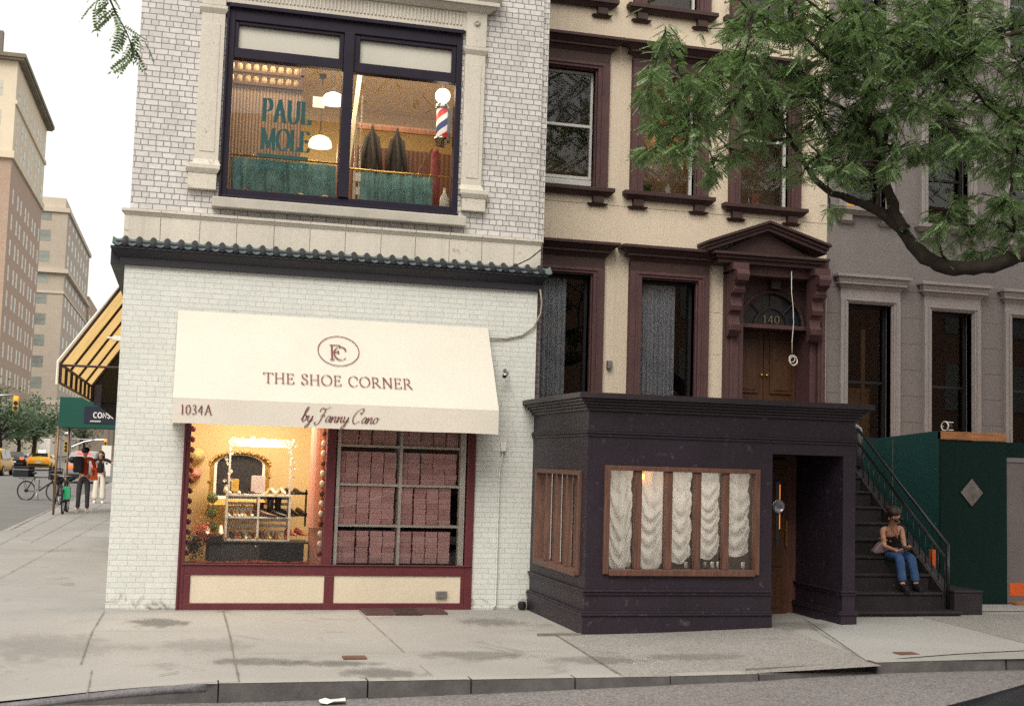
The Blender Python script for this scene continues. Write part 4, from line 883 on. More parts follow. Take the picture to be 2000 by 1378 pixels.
# ---------------- things on the shop wall ----------------
c=P(985,733,Y=-.05); t=thing('security_camera','small grey security camera on the white brick right of the awning','camera',(c.x,0,c.z+.06))
w=MB(); w.tube([(c.x+.02,-.10,c.z+.03),(c.x-.035,-.19,c.z-.02)],.026,10); w.build('camera_body','steel',t,smooth=True); w=MB(); w.tube([(c.x-.036,-.192,c.z-.021),(c.x-.04,-.199,c.z-.025)],.022,10); w.build('lens','black',t); w=MB(); w.tube([(c.x+.02,0,c.z+.06),(c.x+.02,-.08,c.z+.06),(c.x+.01,-.1,c.z+.03)],.008,6); w.lathe((c.x+.02,-.008,c.z+.06),[(.025,0),(.025,.008)],10,'y'); w.build('mount','steel',t)
c=P(978,878,Y=-.03); t=thing('conduit_pipe','thin white painted conduit down the brick wall with a small box on top','pipe',(4.38,-.02,0))
w=MB(); w.tube([(4.36,-.03,.01),(4.385,-.03,.06)]+[(4.385+.0*k,-.03,.2+.2*k) for k in range(8)]+[(4.42,-.03,1.85)],.011,8); w.build('pipe','paint_brick',t,smooth=True)
w=MB(); w.box(4.385,4.45,-.07,0,1.86,1.96); w.build('junction_box','white',t,bev=.006)
cab=P(957,660,Y=-.03); pts=[P(957,660,Y=-.03),P(990,661,Y=-.02),P(1020,655,Y=-.02),P(1043,638,Y=-.03),P(1056,612,Y=-.03),P(1058,590,Y=-.02),P(1055,565,Y=-.06)]
w=MB(); w.tube(pts,.011,6); o_=w.build('wall_cable',mat('weathered cable',(.30,.26,.22),.7,.3,20,.1),smooth=True); retop(o_); tag(o_,'sagging cable from the awning to the wall edge under the cornice','cable')
w=MB(); w.tube([P(1056,488,Y=-.12),P(1035,505,Y=-.16),P(1000,522,Y=-.17),P(980,528,Y=-.17)],.008,6); o_=w.build('wall_cable','black',smooth=True); retop(o_); tag(o_,'black cable resting on the roof tiles at the wall edge','cable')
c=P(862,1160,Y=-.04); t=thing('vent_box','small grey metal vent box on the cream panel under the window','vent box',(c.x,-.015,c.z-.04)); w=MB(); w.box(c.x-.065,c.x+.065,-.055,-.013,c.z-.04,c.z+.04); w.build('housing','steel',t,bev=.006)
w=MB()
for i in range(5): w.box(c.x-.045,c.x+.045,-.058,-.0555,c.z-.022+.011*i,c.z-.017+.011*i)
w.build('louvre','joint',t)
for k,(a,b_,m_) in enumerate((((2.78,-.55),(3.12,-.03),'trim_brown'),((3.12,-.56),(3.42,-.03),'trim_dark'),((3.42,-.5),(3.72,-.05),'trim_brown'))):
    w=MB(); w.box(a[0],b_[0]-.006,a[1],b_[1],.001,.022+.002*k)
    for i in range(9): w.box(a[0]+.02,b_[0]-.03,a[1]+.03+.052*i,a[1]+.05+.052*i,.022+.002*k,.027+.002*k)
    o_=w.build('cellar_grate',m_); retop(o_); tag(o_,['reddish floor grate under the shop window, nearest the door post','dark floor grate between two reddish ones','reddish floor grate nearest the grey vent box'][k],'grate','grates on the pavement below the shop')
for (px,py,lb) in ((692,1285,'small rusty iron cover in the pavement below the shop window'),(1770,1276,'small rusty iron cover in the pale slab before the steps')):
    q=P(px,py,Z=gz(7.6 if px>1000 else 2)); w=MB(); z_=gz(q.x,q.y); w.box(q.x-.10,q.x+.10,q.y-.07,q.y+.07,z_,z_+.016); t=w.build('utility_cover',mat('rusty iron',(.13,.065,.045),.8,.3,20,.4)); retop(t); tag(t,lb,'cover','utility covers in the pavement')
for (px,py,s_,lb) in ((650,1372,.10,'white paper scrap lying in the gutter'),(965,1356,.05,'crumpled white wrapper lying in the gutter'),(810,1358,.02,'tiny pale scrap between the paper scrap and the crumpled wrapper'),(612,1362,.02,'tiny scrap left of the paper scrap in the gutter'),(1200,1350,.018,'tiny scrap in the gutter before the restaurant corner'),(885,1356,.018,'tiny scrap just left of the crumpled wrapper')):
    q=P(px,py,Z=rz(2)); w=MB(); 
    for i in range(5):
        for j in range(4): w.v.append((q.x+s_*(i-2)/2,q.y+s_*.6*(j-1.5)/1.5,rz(q.x)+.006+random.uniform(0,.035)*(s_*8)))
    for i in range(4):
        for j in range(3): a=i*4+j; w.f.append((a,a+4,a+5,a+1))
    o_=w.build('litter','white'); retop(o_); tag(o_,lb,'litter')
# ================= cream rowhouse =================
YR=2.0
ch=thing('cream_rowhouse','cream stucco rowhouse with dark brown window surrounds and pedimented doorway','building',(7.3,YR,0))
HR=13.5
wins=[(5.36,6.12,2.3,4.36),(6.88,7.70,2.3,4.36)]
ups=[(5.36,6.12,5.60,7.28),(6.87,7.65,5.60,7.28),(8.37,9.14,5.55,7.28)]
top=[(5.36,6.12,8.32,9.9),(6.87,7.65,8.32,9.9),(8.37,9.14,8.32,9.9)]
door=(8.34,9.60,2.1,4.55)
w=MB(); w.wall(4.88,9.79,-.1,HR,YR,.25,wins+ups+top+[door]); w.quad((4.88,YR+.01,HR),(9.79,YR+.01,HR),(9.79,YR+9,HR),(4.88,YR+9,HR)); w.quad((4.88,YR+9,0),(9.79,YR+9,0),(9.79,YR+9,HR),(4.88,YR+9,HR)); w.build('stucco_wall','cream_wall',ch)
w=MB()
for z in (5.38,): w.box(4.88,9.79,YR-.002,YR,z,z+.006)
for z in (3.35,3.95): w.box(8.0,8.1,YR-.002,YR,z,z+.006)
w.build('score_line','joint',ch)
def room(parent,x0,x1,z0,z1,y,m,d=1.3,name='room',grow=.25):
    w=MB(); a,b_,c,e=x0-grow,x1+grow,z0-grow,z1+grow
    w.quad((a,y,c),(a,y+d,c),(a,y+d,e),(a,y,e)); w.quad((b_,y,c),(b_,y,e),(b_,y+d,e),(b_,y+d,c)); w.quad((a,y+d,c),(b_,y+d,c),(b_,y+d,e),(a,y+d,e)); w.quad((a,y,e),(a,y+d,e),(b_,y+d,e),(b_,y,e)); w.quad((a,y,c),(b_,y,c),(b_,y+d,c),(a,y+d,c))
    return w.build(name,m,parent)
def sash(parent,x0,x1,z0,z1,y,m,zm=None,fw=.035,screen=False):
    w=MB(); f=fw; ft=.05
    w.box(x0,x0+f,y,y+.08,z0,z1); w.box(x1-f,x1,y,y+.08,z0,z1); w.box(x0+f,x1-f,y,y+.08,z1-f,z1); w.box(x0+f,x1-f,y,y+.08,z0,z0+f*1.2)
    zm=zm or (z0+z1)/2; w.box(x0+f,x1-f,y+.01,y+.06,zm-.02,zm+.02)
    s=w.build('sash',m,parent,bev=.003)
    w=MB(); w.quad((x0+f,y+.04,z0+f),(x1-f,y+.04,z0+f),(x1-f,y+.04,zm),(x0+f,y+.04,zm)); w.quad((x0+f,y+.025,zm),(x1-f,y+.025,zm),(x1-f,y+.025,z1-f),(x0+f,y+.025,z1-f)); w.build('pane','glass',parent)
    return s
def casing(x0,x1,z0,z1,Y,cw,th=.10,recess=.14,m='trim_brown',md='trim_dark',parent=None,sill=True,hood=.42,hp=.17,ears=False,clipL=None):
    o0,o1=x0-cw,x1+cw; l=1
    if clipL is not None: o0=max(o0,clipL); l=0
    w=MB(); a=x0-.0
    w.box(o0,x0-.02,Y-th,Y+.02,z0,z1+cw*.55); w.box(x1+.02,o1,Y-th,Y+.02,z0,z1+cw*.55); w.box(x0-.02,x1+.02,Y-th,Y+.02,z1+.02,z1+cw*.55)
    w.box(max(o0,x0-.05),x0-.0,Y-th*.55,Y+recess,z0,z1+.0); w.box(x1+.0,x1+.05,Y-th*.55,Y+recess,z0,z1+.0); w.box(max(o0,x0-.05),x1+.05,Y-th*.55,Y+recess,z1+.0,z1+.05)
    w.box(x0-cw*.55 if l else o0,x0-cw*.4 if l else o0+.01,Y-th-.018,Y-th,z0,z1+cw*.30); w.box(x1+cw*.4,x1+cw*.55,Y-th-.018,Y-th,z0,z1+cw*.30)
    w.box(x0-cw*.55 if l else o0,x1+cw*.55,Y-th-.018,Y-th,z1+cw*.30,z1+cw*.42)
    c=w.build('window',m,parent,bev=.006)
    zt=z1+cw*.55
    w=MB(); w.box(o0,o1,Y-th+.015,Y+.02,zt,zt+.14); w.flare(o0,o1,Y-th+.015,zt+.14,zt+.20,.0,.05,l); w.box(o0-.07*l,o1+.07,Y-th-.07,Y+.02,zt+.202,zt+.235)
    w.flare(o0,o1,Y-th,zt+.237,zt+.30,.07,hp-.03,l); w.box(o0-hp*l,o1+hp,Y-th-hp,Y+.02,zt+.302,zt+.345); w.build('hood',md,c,bev=.004)
    if sill:
        w=MB(); w.flare(o0,o1,Y-.03,z0-.115,z0-.06,.03,.09,l); w.box(o0-.10*l,o1+.10,Y-.14,Y+recess,z0-.058,z0-.0); 
        w.build('sill',md,c,bev=.004)
        for xx in ((o0+.05,o0+.20),(o1-.20,o1-.05)):
            if l==0 and xx[0]<5.5: continue
            w=MB(); w.box(xx[0],xx[1],Y-.085,Y+.0,z0-.21,z0-.116); w.flare(xx[0],xx[1],Y,z0-.25,z0-.212,.03,.075); w.build('bracket',md,c,bev=.003)
    return c
for i,(x0,x1,z0,z1) in enumerate(ups):
    c=casing(x0,x1,z0,z1,YR,.20 if i<2 else .18,parent=ch,clipL=4.9 if i==0 else None); sash(c,x0,x1,z0+(.13 if i==0 else 0),z1,YR+.06,'white_sash',6.55 if i else 6.5); room(ch,x0,x1,z0,z1,YR+.26,'room_brown',.7)
    if i==0: w=MB(); w.box(x0,x1,YR+.05,YR+.10,z0,z0+.12); w.build('sash_panel','white_sash',c)
w=MB(); w.box(5.40,6.08,YR+.13,YR+.135,6.5,7.26); o_=w.build('window_blind',mat('dark blind',(.05,.035,.045),.9,.1,3,0)); retop(o_); tag(o_,'dark blind drawn behind the upper window next to the white brick building','blind')
for i,(x0,x1,z0,z1) in enumerate(top):
    c=casing(x0,x1,z0,z1,YR,.20,parent=ch,clipL=4.9 if i==0 else None); sash(c,x0,x1,z0,z1,YR+.06,'white_sash'); room(ch,x0,x1,z0,z1,YR+.26,'room_brown')
for i,(x0,x1,z0,z1) in enumerate(wins):
    c=casing(x0,x1,z0,z1,YR,.19,parent=ch,sill=False,clipL=4.9 if i==0 else None,recess=.2)
    w=MB(); f=.04; y=YR+.1; w.box(x0,x0+f,y,y+.08,z0,z1); w.box(x1-f,x1,y,y+.08,z0,z1); w.box(x0+f,x1-f,y,y+.08,z1-f,z1); w.build('sash','black_sash',c); w=MB(); w.quad((x0+f,y+.03,z0),(x1-f,y+.03,z0),(x1-f,y+.03,z1-f),(x0+f,y+.03,z1-f)); w.build('pane','glass',c)
    room(ch,x0,x1,z0,z1,YR+.26,'room_dark',2.0)
curtain('sheer_curtain',5.3,5.86,2.3,4.33,YR+.24,.06,6,'sheer','pale sheer curtain in the parlour window beside the white brick building','curtain','parlour sheer curtains',seed=8)
curtain('sheer_curtain',6.93,7.50,2.3,4.33,YR+.24,.06,7,'sheer','pale sheer curtain in the parlour window left of the pedimented door','curtain','parlour sheer curtains',seed=9)
# lamp in the middle upper window
c=P(1291,257,Y=YR+.9); w=MB(); w.ball(c,.03,8,6); o_=w.build('wall_lamp',emis('small lit lamp',(1,.45,.08),12)); tag(o_,'small glowing orange lamp inside the middle upper window behind the leaves','lamp'); pt_light(c-Vector((0,.1,0)),1.6,(1,.6,.28),.04)
def bottle(px,py,Y,h,r_,m_,label,grp=None):
    q=P(px,py,Y=Y); t=thing('bottle',label,'bottle',(q.x,Y,q.z),grp); w=MB(); w.lathe(q,[(r_,0),(r_,h*.6),(r_*.4,h*.8),(r_*.35,h*.92)],10); w.build('bottle_body',m_,t,smooth=True); w=MB(); w.lathe((q.x,Y,q.z+h*.92),[(r_*.45,0),(r_*.45,h*.08)],8); w.build('cap','white',t)
bottle(1304,379,YR+.2,.14,.05,'white','squat white bottle on the sill inside the middle upper window')
bottle(1462,402,YR+.2,.15,.03,'car_silver','grey bottle on the sill inside the upper window above the pediment')
q=P(1474,403,Y=YR+.2); w=MB(); w.box(q.x-.06,q.x+.06,YR+.18,YR+.24,q.z,q.z+.14); w.prism([(q.x-.06,YR+.18,q.z+.14),(q.x+.06,YR+.18,q.z+.14),(q.x+.05,YR+.21,q.z+.19),(q.x-.05,YR+.21,q.z+.19)],(0,.03,0)); o_=w.build('carton',mat('red and white carton',(.5,.16,.12),.6,.5,12,0),bev=.003); retop(o_); tag(o_,'red and white carton on the sill inside the upper window above the pediment','carton')
blossoms('potted_plant',1265,368,.06,.06,YR+.25,160,mat('house plant leaf',(.05,.14,.05),.6,.4,20,0),'small green plant at the left of the sill in the middle upper window',6,.02)
# wall box
c=P(1190,712,Y=YR-.03); w=MB(); w.box(c.x-.035,c.x+.035,YR-.07,YR,c.z-.055,c.z+.055); w.box(c.x-.02,c.x+.02,YR-.075,YR-.07,c.z-.03,c.z+.03); o_=w.build('wall_box','grey_wall',bev=.004); retop(o_); tag(o_,'small grey box on the cream wall between the parlour windows','wall box')
# ---- doorway ----
dw=MB(); dx0,dx1,dz=8.34,9.60,3.80
dw.box(8.14,8.34,YR-.12,YR+.05,2.1,dz+.75); dw.box(9.60,9.72,YR-.12,YR+.05,2.1,dz+.75); dw.box(8.20,8.25,YR-.14,YR-.12,2.1,3.9); dw.box(9.64,9.68,YR-.14,YR-.12,2.1,3.9)
dw.box(8.34,8.44,YR-.06,YR+.5,2.1,dz+.75); dw.box(9.50,9.60,YR-.06,YR+.5,2.1,dz+.75)
dw.box(8.14,9.72,YR-.20,YR+.12,4.50,4.80); dw.box(8.44,9.50,YR-.02,YR+.4,dz-.03,dz+.03)
ds=dw.build('doorway','trim_brown',ch,bev=.008)
# spandrel round the fanlight
w=MB(); cx_=8.97; r0=.50; n=16
for i in range(n):
    a0,a1=math.pi*i/n,math.pi*(i+1)/n
    p0=(cx_+r0*math.cos(a0),YR+.1,dz+.03+r0*math.sin(a0)); p1=(cx_+r0*math.cos(a1),YR+.1,dz+.03+r0*math.sin(a1)); X=lambda a:(max(8.44,min(9.5,cx_+1.2*math.cos(a))))
    w.quad(p0,(X(a0),YR+.1,4.57 if 0.35<a0<2.8 else dz+.03+1.2*math.sin(a0)),(X(a1),YR+.1,4.57 if .35<a1<2.8 else dz+.03+1.2*math.sin(a1)),p1)
    w.tube([p0,p1],.035,6)
    q0=(cx_+.26*math.cos(a0),YR+.12,dz+.03+.26*math.sin(a0)); q1=(cx_+.26*math.cos(a1),YR+.12,dz+.03+.26*math.sin(a1)); w.tube([q0,q1],.012,5)
for a0 in (45,90,135): w.tube([(cx_+.26*math.cos(R_(a0)),YR+.12,dz+.03+.26*math.sin(R_(a0))),(cx_+.5*math.cos(R_(a0)),YR+.12,dz+.03+.5*math.sin(R_(a0)))],.010,5)
w.box(cx_-.07,cx_+.07,YR-.02,YR+.1,4.36,4.52); w.build('fanlight_arch','trim_dark',ds)
w=MB(); w.quad((8.44,YR+.16,dz),(9.5,YR+.16,dz),(9.5,YR+.16,4.6),(8.44,YR+.16,4.6)); w.build('fanlight_glass',mat('dark fanlight glass',(.02,.025,.03),.1,.2,3,0,spec=.8),ds)
w=MB(); text_mesh(w,'140',G,.12,(8.84,YR+.14,dz+.07),(1,0,0),(0,0,1),.14,.05,10,width=.27); w.build('house_number',mat('dull gilt number',(.22,.16,.09),.6,.1,5,0),ds)
for k in (0,1):
    a,b_=(8.44,8.97) if k==0 else (8.975,9.5)
    w=MB(); w.box(a,b_-.005,YR+.36,YR+.42,2.1,dz-.03); 
    for z0_,z1_ in ((2.3,2.75),(2.85,3.65)): w.box(a+.09,b_-.095,YR+.335,YR+.361,z0_,z1_); w.box(a+.13,b_-.135,YR+.325,YR+.336,z0_+.05,z1_-.05)
    d=w.build('door_leaf','doorwood',ds,bev=.006)
    w=MB(); w.ball(((8.93 if k==0 else 9.01),YR+.33,3.12),.022,8,6); w.build('knob','brass',d,smooth=True)
w=MB(); w.box(8.34,9.6,YR+.42,YR+.5,2.0,4.6); w.build('vestibule','room_dark',ch)
# pediment
yp=1.56; LB=P(1400,500,Y=yp); LT=P(1388,468,Y=yp); AP=P(1505,430,Y=yp); RT=P(1622,478,Y=yp); RB=P(1612,512,Y=yp); RB.x=9.58;cxp=AP.x
ped=MB()
zbot=LB.z
ped.box(LB.x+.06,RB.x-.06,yp+.10,YR,zbot-.06,zbot); ped.box(LB.x+.02,RB.x-.02,yp+.05,YR,zbot+.0,zbot+.045); ped.box(LB.x-.03,RB.x+.03,yp+.0,YR,zbot+.047,zbot+.085)
def rake(x0,z0,x1,z1,y,th): ped.prism([(x0,y,z0),(x1,y,z1),(x1,y,z1+th),(x0,y,z0+th)],(0,YR-y,0))
for k,(dy,th,dz_) in enumerate(((.06,.05,0),(.03,.045,.052),(-.01,.04,.099))):
    for (xe,ze) in ((LT.x-.0,LT.z-.085),(RT.x+.0,RT.z-.085)):
        s=-1 if xe<cxp else 1; rake(xe+s*.02*k-s*.02,ze-.05+dz_,cxp,AP.z-.14+dz_,yp+dy-.0,th)
ped.prism([(LB.x+.12,yp+.2,zbot+.085),(RB.x-.12,yp+.2,zbot+.085),(cxp,yp+.2,AP.z-.12)],(0,.1,0))
pd=ped.build('pediment','trim_dark',ch,bev=.004)
# scrolled consoles under the pediment
def console(xc,zt):
    prof=[(0,0),(-.36,0),(-.39,-.04),(-.40,-.09),(-.37,-.14),(-.30,-.17),(-.27,-.22),(-.28,-.27),(-.25,-.32),(-.19,-.33),(-.16,-.37),(-.17,-.45),(-.19,-.50),(-.17,-.56),(-.12,-.58),(-.09,-.62),(-.10,-.72),(-.15,-.78),(-.16,-.84),(-.12,-.89),(-.06,-.93),(0,-.95)]
    w=MB(); w.prism([(xc-.085,YR-.1+a,zt+b_) for a,b_ in prof],(.17,0,0))
    w.box(xc-.12,xc+.12,yp+.02,YR-.1,zt,zt+.10)
    for i,(a,b_,r_) in enumerate(((-.33,-.07,.075),(-.22,-.29,.045),(-.13,-.82,.045))): w.tube([(xc-.095,YR-.1+a,zt+b_),(xc+.095,YR-.1+a,zt+b_)],r_,12)
    for i in range(-3,4): w.tube([(xc+i*.025,YR-.1-.40,zt-.07),(xc+i*.025,YR-.1-.38,zt-.15),(xc+i*.024,YR-.1-.29,zt-.21)],.012,5); w.tube([(xc+i*.025,YR-.13-.15,zt-.76),(xc+i*.03,YR-.1-.17,zt-.84),(xc+i*.02,YR-.1-.10,zt-.92)],.012,5)
    w.build('console','trim_brown',ch)
console(8.225,zbot-.16); console(9.50,zbot-.16)
w=MB(); w.box(8.16,9.54,yp+.22,YR-.001,4.70,zbot-.062); w.build('door_lintel','trim_dark',ch)
# white wire hanging with a coil
yw=yp+.12; pts=[P(x,y,Y=yw) for x,y in ((1546,530),(1546,570),(1549,600),(1550,630),(1547,665),(1547,690))]
w=MB(); w.tube(pts,.006,5)
c=P(1549,703,Y=yw); 
for (dx,dz_,r1) in ((0,0,.062),(.01,-.012,.058),(-.018,.02,.045)): w.tube([(c.x+dx+r1*math.cos(a_),yw+.004*math.sin(3*a_),c.z+dz_+r1*1.1*math.sin(a_)) for a_ in [k*math.pi/10 for k in range(21)]],.0055,5,False)
o_=w.build('hanging_wire','white',smooth=True); retop(o_); tag(o_,'thin white wire with a coiled end hanging from the pediment before the oak door','wire')
# ================= grey rowhouse =================
gh=thing('grey_rowhouse','grey lilac stucco rowhouse with pale moulded window surrounds, right of the cream house','building',(13,YR,0))
gp_=[(10.14,10.86,2.2,4.22),(11.54,12.24,2.2,4.19),(12.94,13.64,2.2,4.17)]; gu=[(10.10,10.76,5.66,7.15),(11.48,12.18,5.5,7.04),(12.93,13.6,5.5,7.04)]; gt=[(10.1,10.76,8.3,9.8),(11.48,12.18,8.2,9.8),(12.93,13.6,8.2,9.8)]
w=MB(); w.wall(9.792,19,-.1,HR,YR+.004,.25,gp_+gu+gt); w.quad((9.79,YR+.01,HR),(19,YR+.01,HR),(19,YR+9,HR),(9.79,YR+9,HR)); w.build('stucco_wall','grey_wall',gh)
w=MB()
for z in [2.5+.39*i for i in range(6)]:
    for a,b_ in ((9.80,10.0),(11.05,11.38),(12.44,12.78)): w.box(a,b_,YR+.001,YR+.004,z,z+.008)
w.build('score_line','joint',gh)
for k,(lst,sl_) in enumerate(((gp_,False),(gu,True),(gt,True))):
    for i,(x0,x1,z0,z1) in enumerate(lst):
        c=casing(x0,x1,z0,z1,YR+.004,.135,parent=gh,m='grey_trim',md='grey_trim',sill=sl_,hp=.12,th=.06,recess=.12)
        sash(c,x0,x1,z0,z1,YR+.13,'black_sash',z0+(z1-z0)*(.48 if k else .43),fw=.05); room(gh,x0,x1,z0,z1,YR+.26,'room_dark')
q=P(1680,412,Y=YR+.3); w=MB(); w.box(10.14,10.72,YR+.34,YR+.38,5.66,5.85); o_=w.build('lit_box',emis('amber lit panel',(1,.42,.08),.55)); retop(o_); tag(o_,'amber lit panel behind the upper grey house window, beyond the tree limb','panel')
q=P(1680,410,Y=YR+.22); t=thing('basket','striped white basket on the sill before the amber panel','basket',(q.x,YR+.22,5.70)); 
for i in range(5):
    w=MB(); w.tube([(q.x-.10+.01*i,YR+.22,5.70+.025*i),(q.x-.03,YR+.20,5.68+.03*i),(q.x+.09,YR+.22,5.68+.02*i)],.007,5); w.build('stripe','white',t)
w=MB(); w.ball((q.x,YR+.25,5.74),.085,10,8,1,.4,.7); w.build('basket_body','black',t,smooth=True)
w=MB(); w.box(10.2,10.78,YR+.45,YR+.5,2.2,3.0); w.box(10.62,10.68,YR+.42,YR+.46,2.2,3.9); o_=w.build('window_board',mat('tan paper board',(.22,.13,.06),.9,.15,3,0)); retop(o_); tag(o_,'tan board leaning inside the grey house parlour window beside the cream house','board')
# ================= restaurant =================
rs=thing('restaurant_front','one storey charcoal painted restaurant front with timber windows and a deep doorway','building',(6.4,-2.1,0))
x0,x1,yf=4.80,7.90,-2.1; zr=2.36
w=MB(); w.wall(x0,6.90,-.05,zr,yf,.12,[(5.01,6.72,.64,1.71)],ends=False)
w.box(6.78,6.90,yf+.002,-.9,-.05,zr); w.box(7.75,7.90,yf,.6,-.05,zr); w.box(6.90,7.75,yf+.001,-.9,1.91,zr)
# side wall with window, X plane
hs=(-1.86,-.25,.62,1.62)
def xwall(mb,X,y0,y1,z0,z1,h,th):
    ys=[y0,h[0],h[1],y1]; zs=[z0,h[2],h[3],z1]
    for i in range(3):
        for j in range(3):
            if i==1 and j==1: continue
            mb.quad((X,ys[i],zs[j]),(X,ys[i+1],zs[j]),(X,ys[i+1],zs[j+1]),(X,ys[i],zs[j+1]))
    a,b_,c,d=h
    mb.quad((X,a,c),(X+th,a,c),(X+th,a,d),(X,a,d)); mb.quad((X,b_,c),(X,b_,d),(X+th,b_,d),(X+th,b_,c)); mb.quad((X,a,c),(X,b_,c),(X+th,b_,c),(X+th,a,c)); mb.quad((X,a,d),(X+th,a,d),(X+th,b_,d),(X,b_,d))
xwall(w,x0,yf,0,-.05,zr,hs,.12); w.quad((x0,0,-.05),(x0+.1,0,-.05),(x0+.1,0,zr),(x0,0,zr)); w.build('painted_wall','rest',rs)
w=MB()
for (za,zb,p) in ((-.02,.19,.022),(.21,.235,.045),(.40,.425,.03),(.44,.47,.042)):
    w.box(x0-p,6.90+p*.5,yf-p,yf,za,zb) if False else None
def band(za,zb,p,mb,xr=6.90,q=0):
    mb.box(x0-p,xr,yf-p,yf-.0001,za,zb); mb.box(x0-p,x0-.0001,yf,-.02,za,zb)
    mb.box(7.75-p,7.90+p*.3,yf-p,yf-.0001,za,zb); mb.box(7.75-p,7.7499,yf,-.95,za,zb)
band(-.04,.19,.03,w); band(.192,.215,.05,w); band(.216,.235,.04,w); band(.40,.43,.02,w); band(.432,.455,.035,w)
w.build('plinth','rest',rs,bev=.004)
w=MB(); 
def band2(za,zb,p,mb): mb.box(x0-p,7.90+p,yf-p,yf-.0001,za,zb); mb.box(x0-p,x0-.0001,yf,-.001,za,zb); mb.box(7.9001,7.90+p,yf,.6,za,zb)
band2(2.03,2.06,.015,w); band2(2.062,2.085,.028,w); band2(2.087,2.105,.018,w)
w.build('frieze_band','rest',rs,bev=.003)
w=MB(); band2(2.30,2.33,.03,w); band2(2.332,2.36,.055,w); band2(2.362,2.39,.085,w); band2(2.392,2.42,.115,w); w.box(x0-.15,8.05,yf-.15,-.0005,2.422,2.475); w.box(x0-.13,8.03,yf-.13,0-.0006,2.476,2.482); w.box(4.9,8.03,0,YR-.12,2.40,2.475)
w.build('roof_cornice',mat('weathered charcoal cornice',(.028,.022,.028),.45,.3,3,.3,50,wear=(.07,.065,.07),wearamt=.68),rs,bev=.005)
# front window
def woodwin(name,pts): pass
w=MB(); fy=yf-.035
w.box(4.985,5.045,fy,yf+.08,.615,1.735); w.box(6.69,6.745,fy,yf+.08,.615,1.735); w.box(5.045,6.69,fy,yf+.08,1.685,1.735); w.box(5.045,6.69,fy-.015,yf+.08,.60,.665)
edges=[P(x,1000,Y=yf).x for x in (1193,1240,1253,1300,1313,1357,1369,1412,1424,1471)]
for i in range(1,9,2): w.box(edges[i],edges[i+1],yf-.01,yf+.09,.665,1.685)
fw_=w.build('front_window','redwood',rs,bev=.006); w=MB(); w.quad((5.04,yf+.05,.66),(6.7,yf+.05,.66),(6.7,yf+.05,1.69),(5.04,yf+.05,1.69)); w.build('pane','glass',fw_)
w=MB(); X=x0-.03
w.box(X,x0+.06,-1.91,-1.85,.58,1.67); w.box(X,x0+.06,-.27,-.21,.58,1.67); w.box(X,x0+.06,-1.85,-.27,1.62,1.67); w.box(X-.015,x0+.06,-1.85,-.27,.565,.63)
for i in range(1,4): y=-1.85+1.58*i/4; w.box(x0-.02,x0+.04,y-.025,y+.025,.63,1.62)
w.box(x0+.16,x0+.18,-1.85,-.27,.6,1.62) if False else None
sw=w.build('side_window','redwood',rs,bev=.005); w=MB(); w.quad((x0+.05,-1.86,.62),(x0+.05,-.25,.62),(x0+.05,-.25,1.63),(x0+.05,-1.86,1.63)); w.build('pane','glass',sw)
w=MB(); a,b_,c,e,f,g_=x0+.13,6.77,yf+.14,-.3,.4,1.95
w.quad((a,c,f),(b_,c,f),(b_,e,f),(a,e,f)); w.quad((a,e,f),(b_,e,f),(b_,e,g_),(a,e,g_)); w.quad((a,c,g_),(b_,c,g_),(b_,e,g_),(a,e,g_)); w.quad((b_,c,f),(b_,e,f),(b_,e,g_),(b_,c,g_)); w.build('dining_room','room_dark',rs)
M['inner_wood']=wood('inner timber',(.10,.036,.025),.6)
w=MB(); 
for i in range(4): y=-1.85+1.58*(i+.5)/4; w.box(x0+.24,x0+.26,y-.19,y+.10,.62,1.62)
w.build('timber_shutter','inner_wood',sw)
# deep doorway: oak door, side light, round porthole lamp
w=MB(); w.box(6.9,7.75,-1.02,-.95,-.05,1.91); dr=w.build('doorway_back','inner_wood',rs)
w=MB(); w.box(7.14,7.60,-1.08,-1.021,.05,1.86); 
for a,b_ in ((.15,.55),(.62,.98),(1.05,1.75)): w.box(7.20,7.54,-1.095,-1.081,a,b_)
dd=w.build('door_leaf','doorwood',rs,bev=.005); w=MB(); w.box(7.57,7.585,-1.13,-1.10,.85,1.15); w.build('handle','brass',dd)
c=P(1518,988,Y=-1.75); 
w=MB(); w.box(6.9,6.97,-1.96,-1.80,.05,1.91); w.build('door_jamb','rest',rs)
t=thing('door_lamp','round chrome plate with thin glowing amber strip beside the restaurant doorway','lamp',(c.x,-1.75,c.z-.3)); w=MB(); w.lathe((c.x,-1.78,c.z),[(.075,.02),(.078,-.005),(.066,-.012),(.06,-.004),(.001,-.008)],20,'y'); w.build('round_plate',mat('hammered chrome',(.20,.20,.22),.25,.4,18,.8,40,metal=.9),t,smooth=True)
w=MB(); w.box(c.x+.018,c.x+.026,-1.77,-1.765,c.z-.25,c.z+.24); w.build('light_strip',emis('amber light strip',(1,.32,.05),.4),t); w=MB(); w.box(c.x-.02,c.x+.03,-1.76,-1.75,c.z-.45,c.z+.27); w.build('backing','black',t)
for zz in (.42,.95,1.62):
    pass
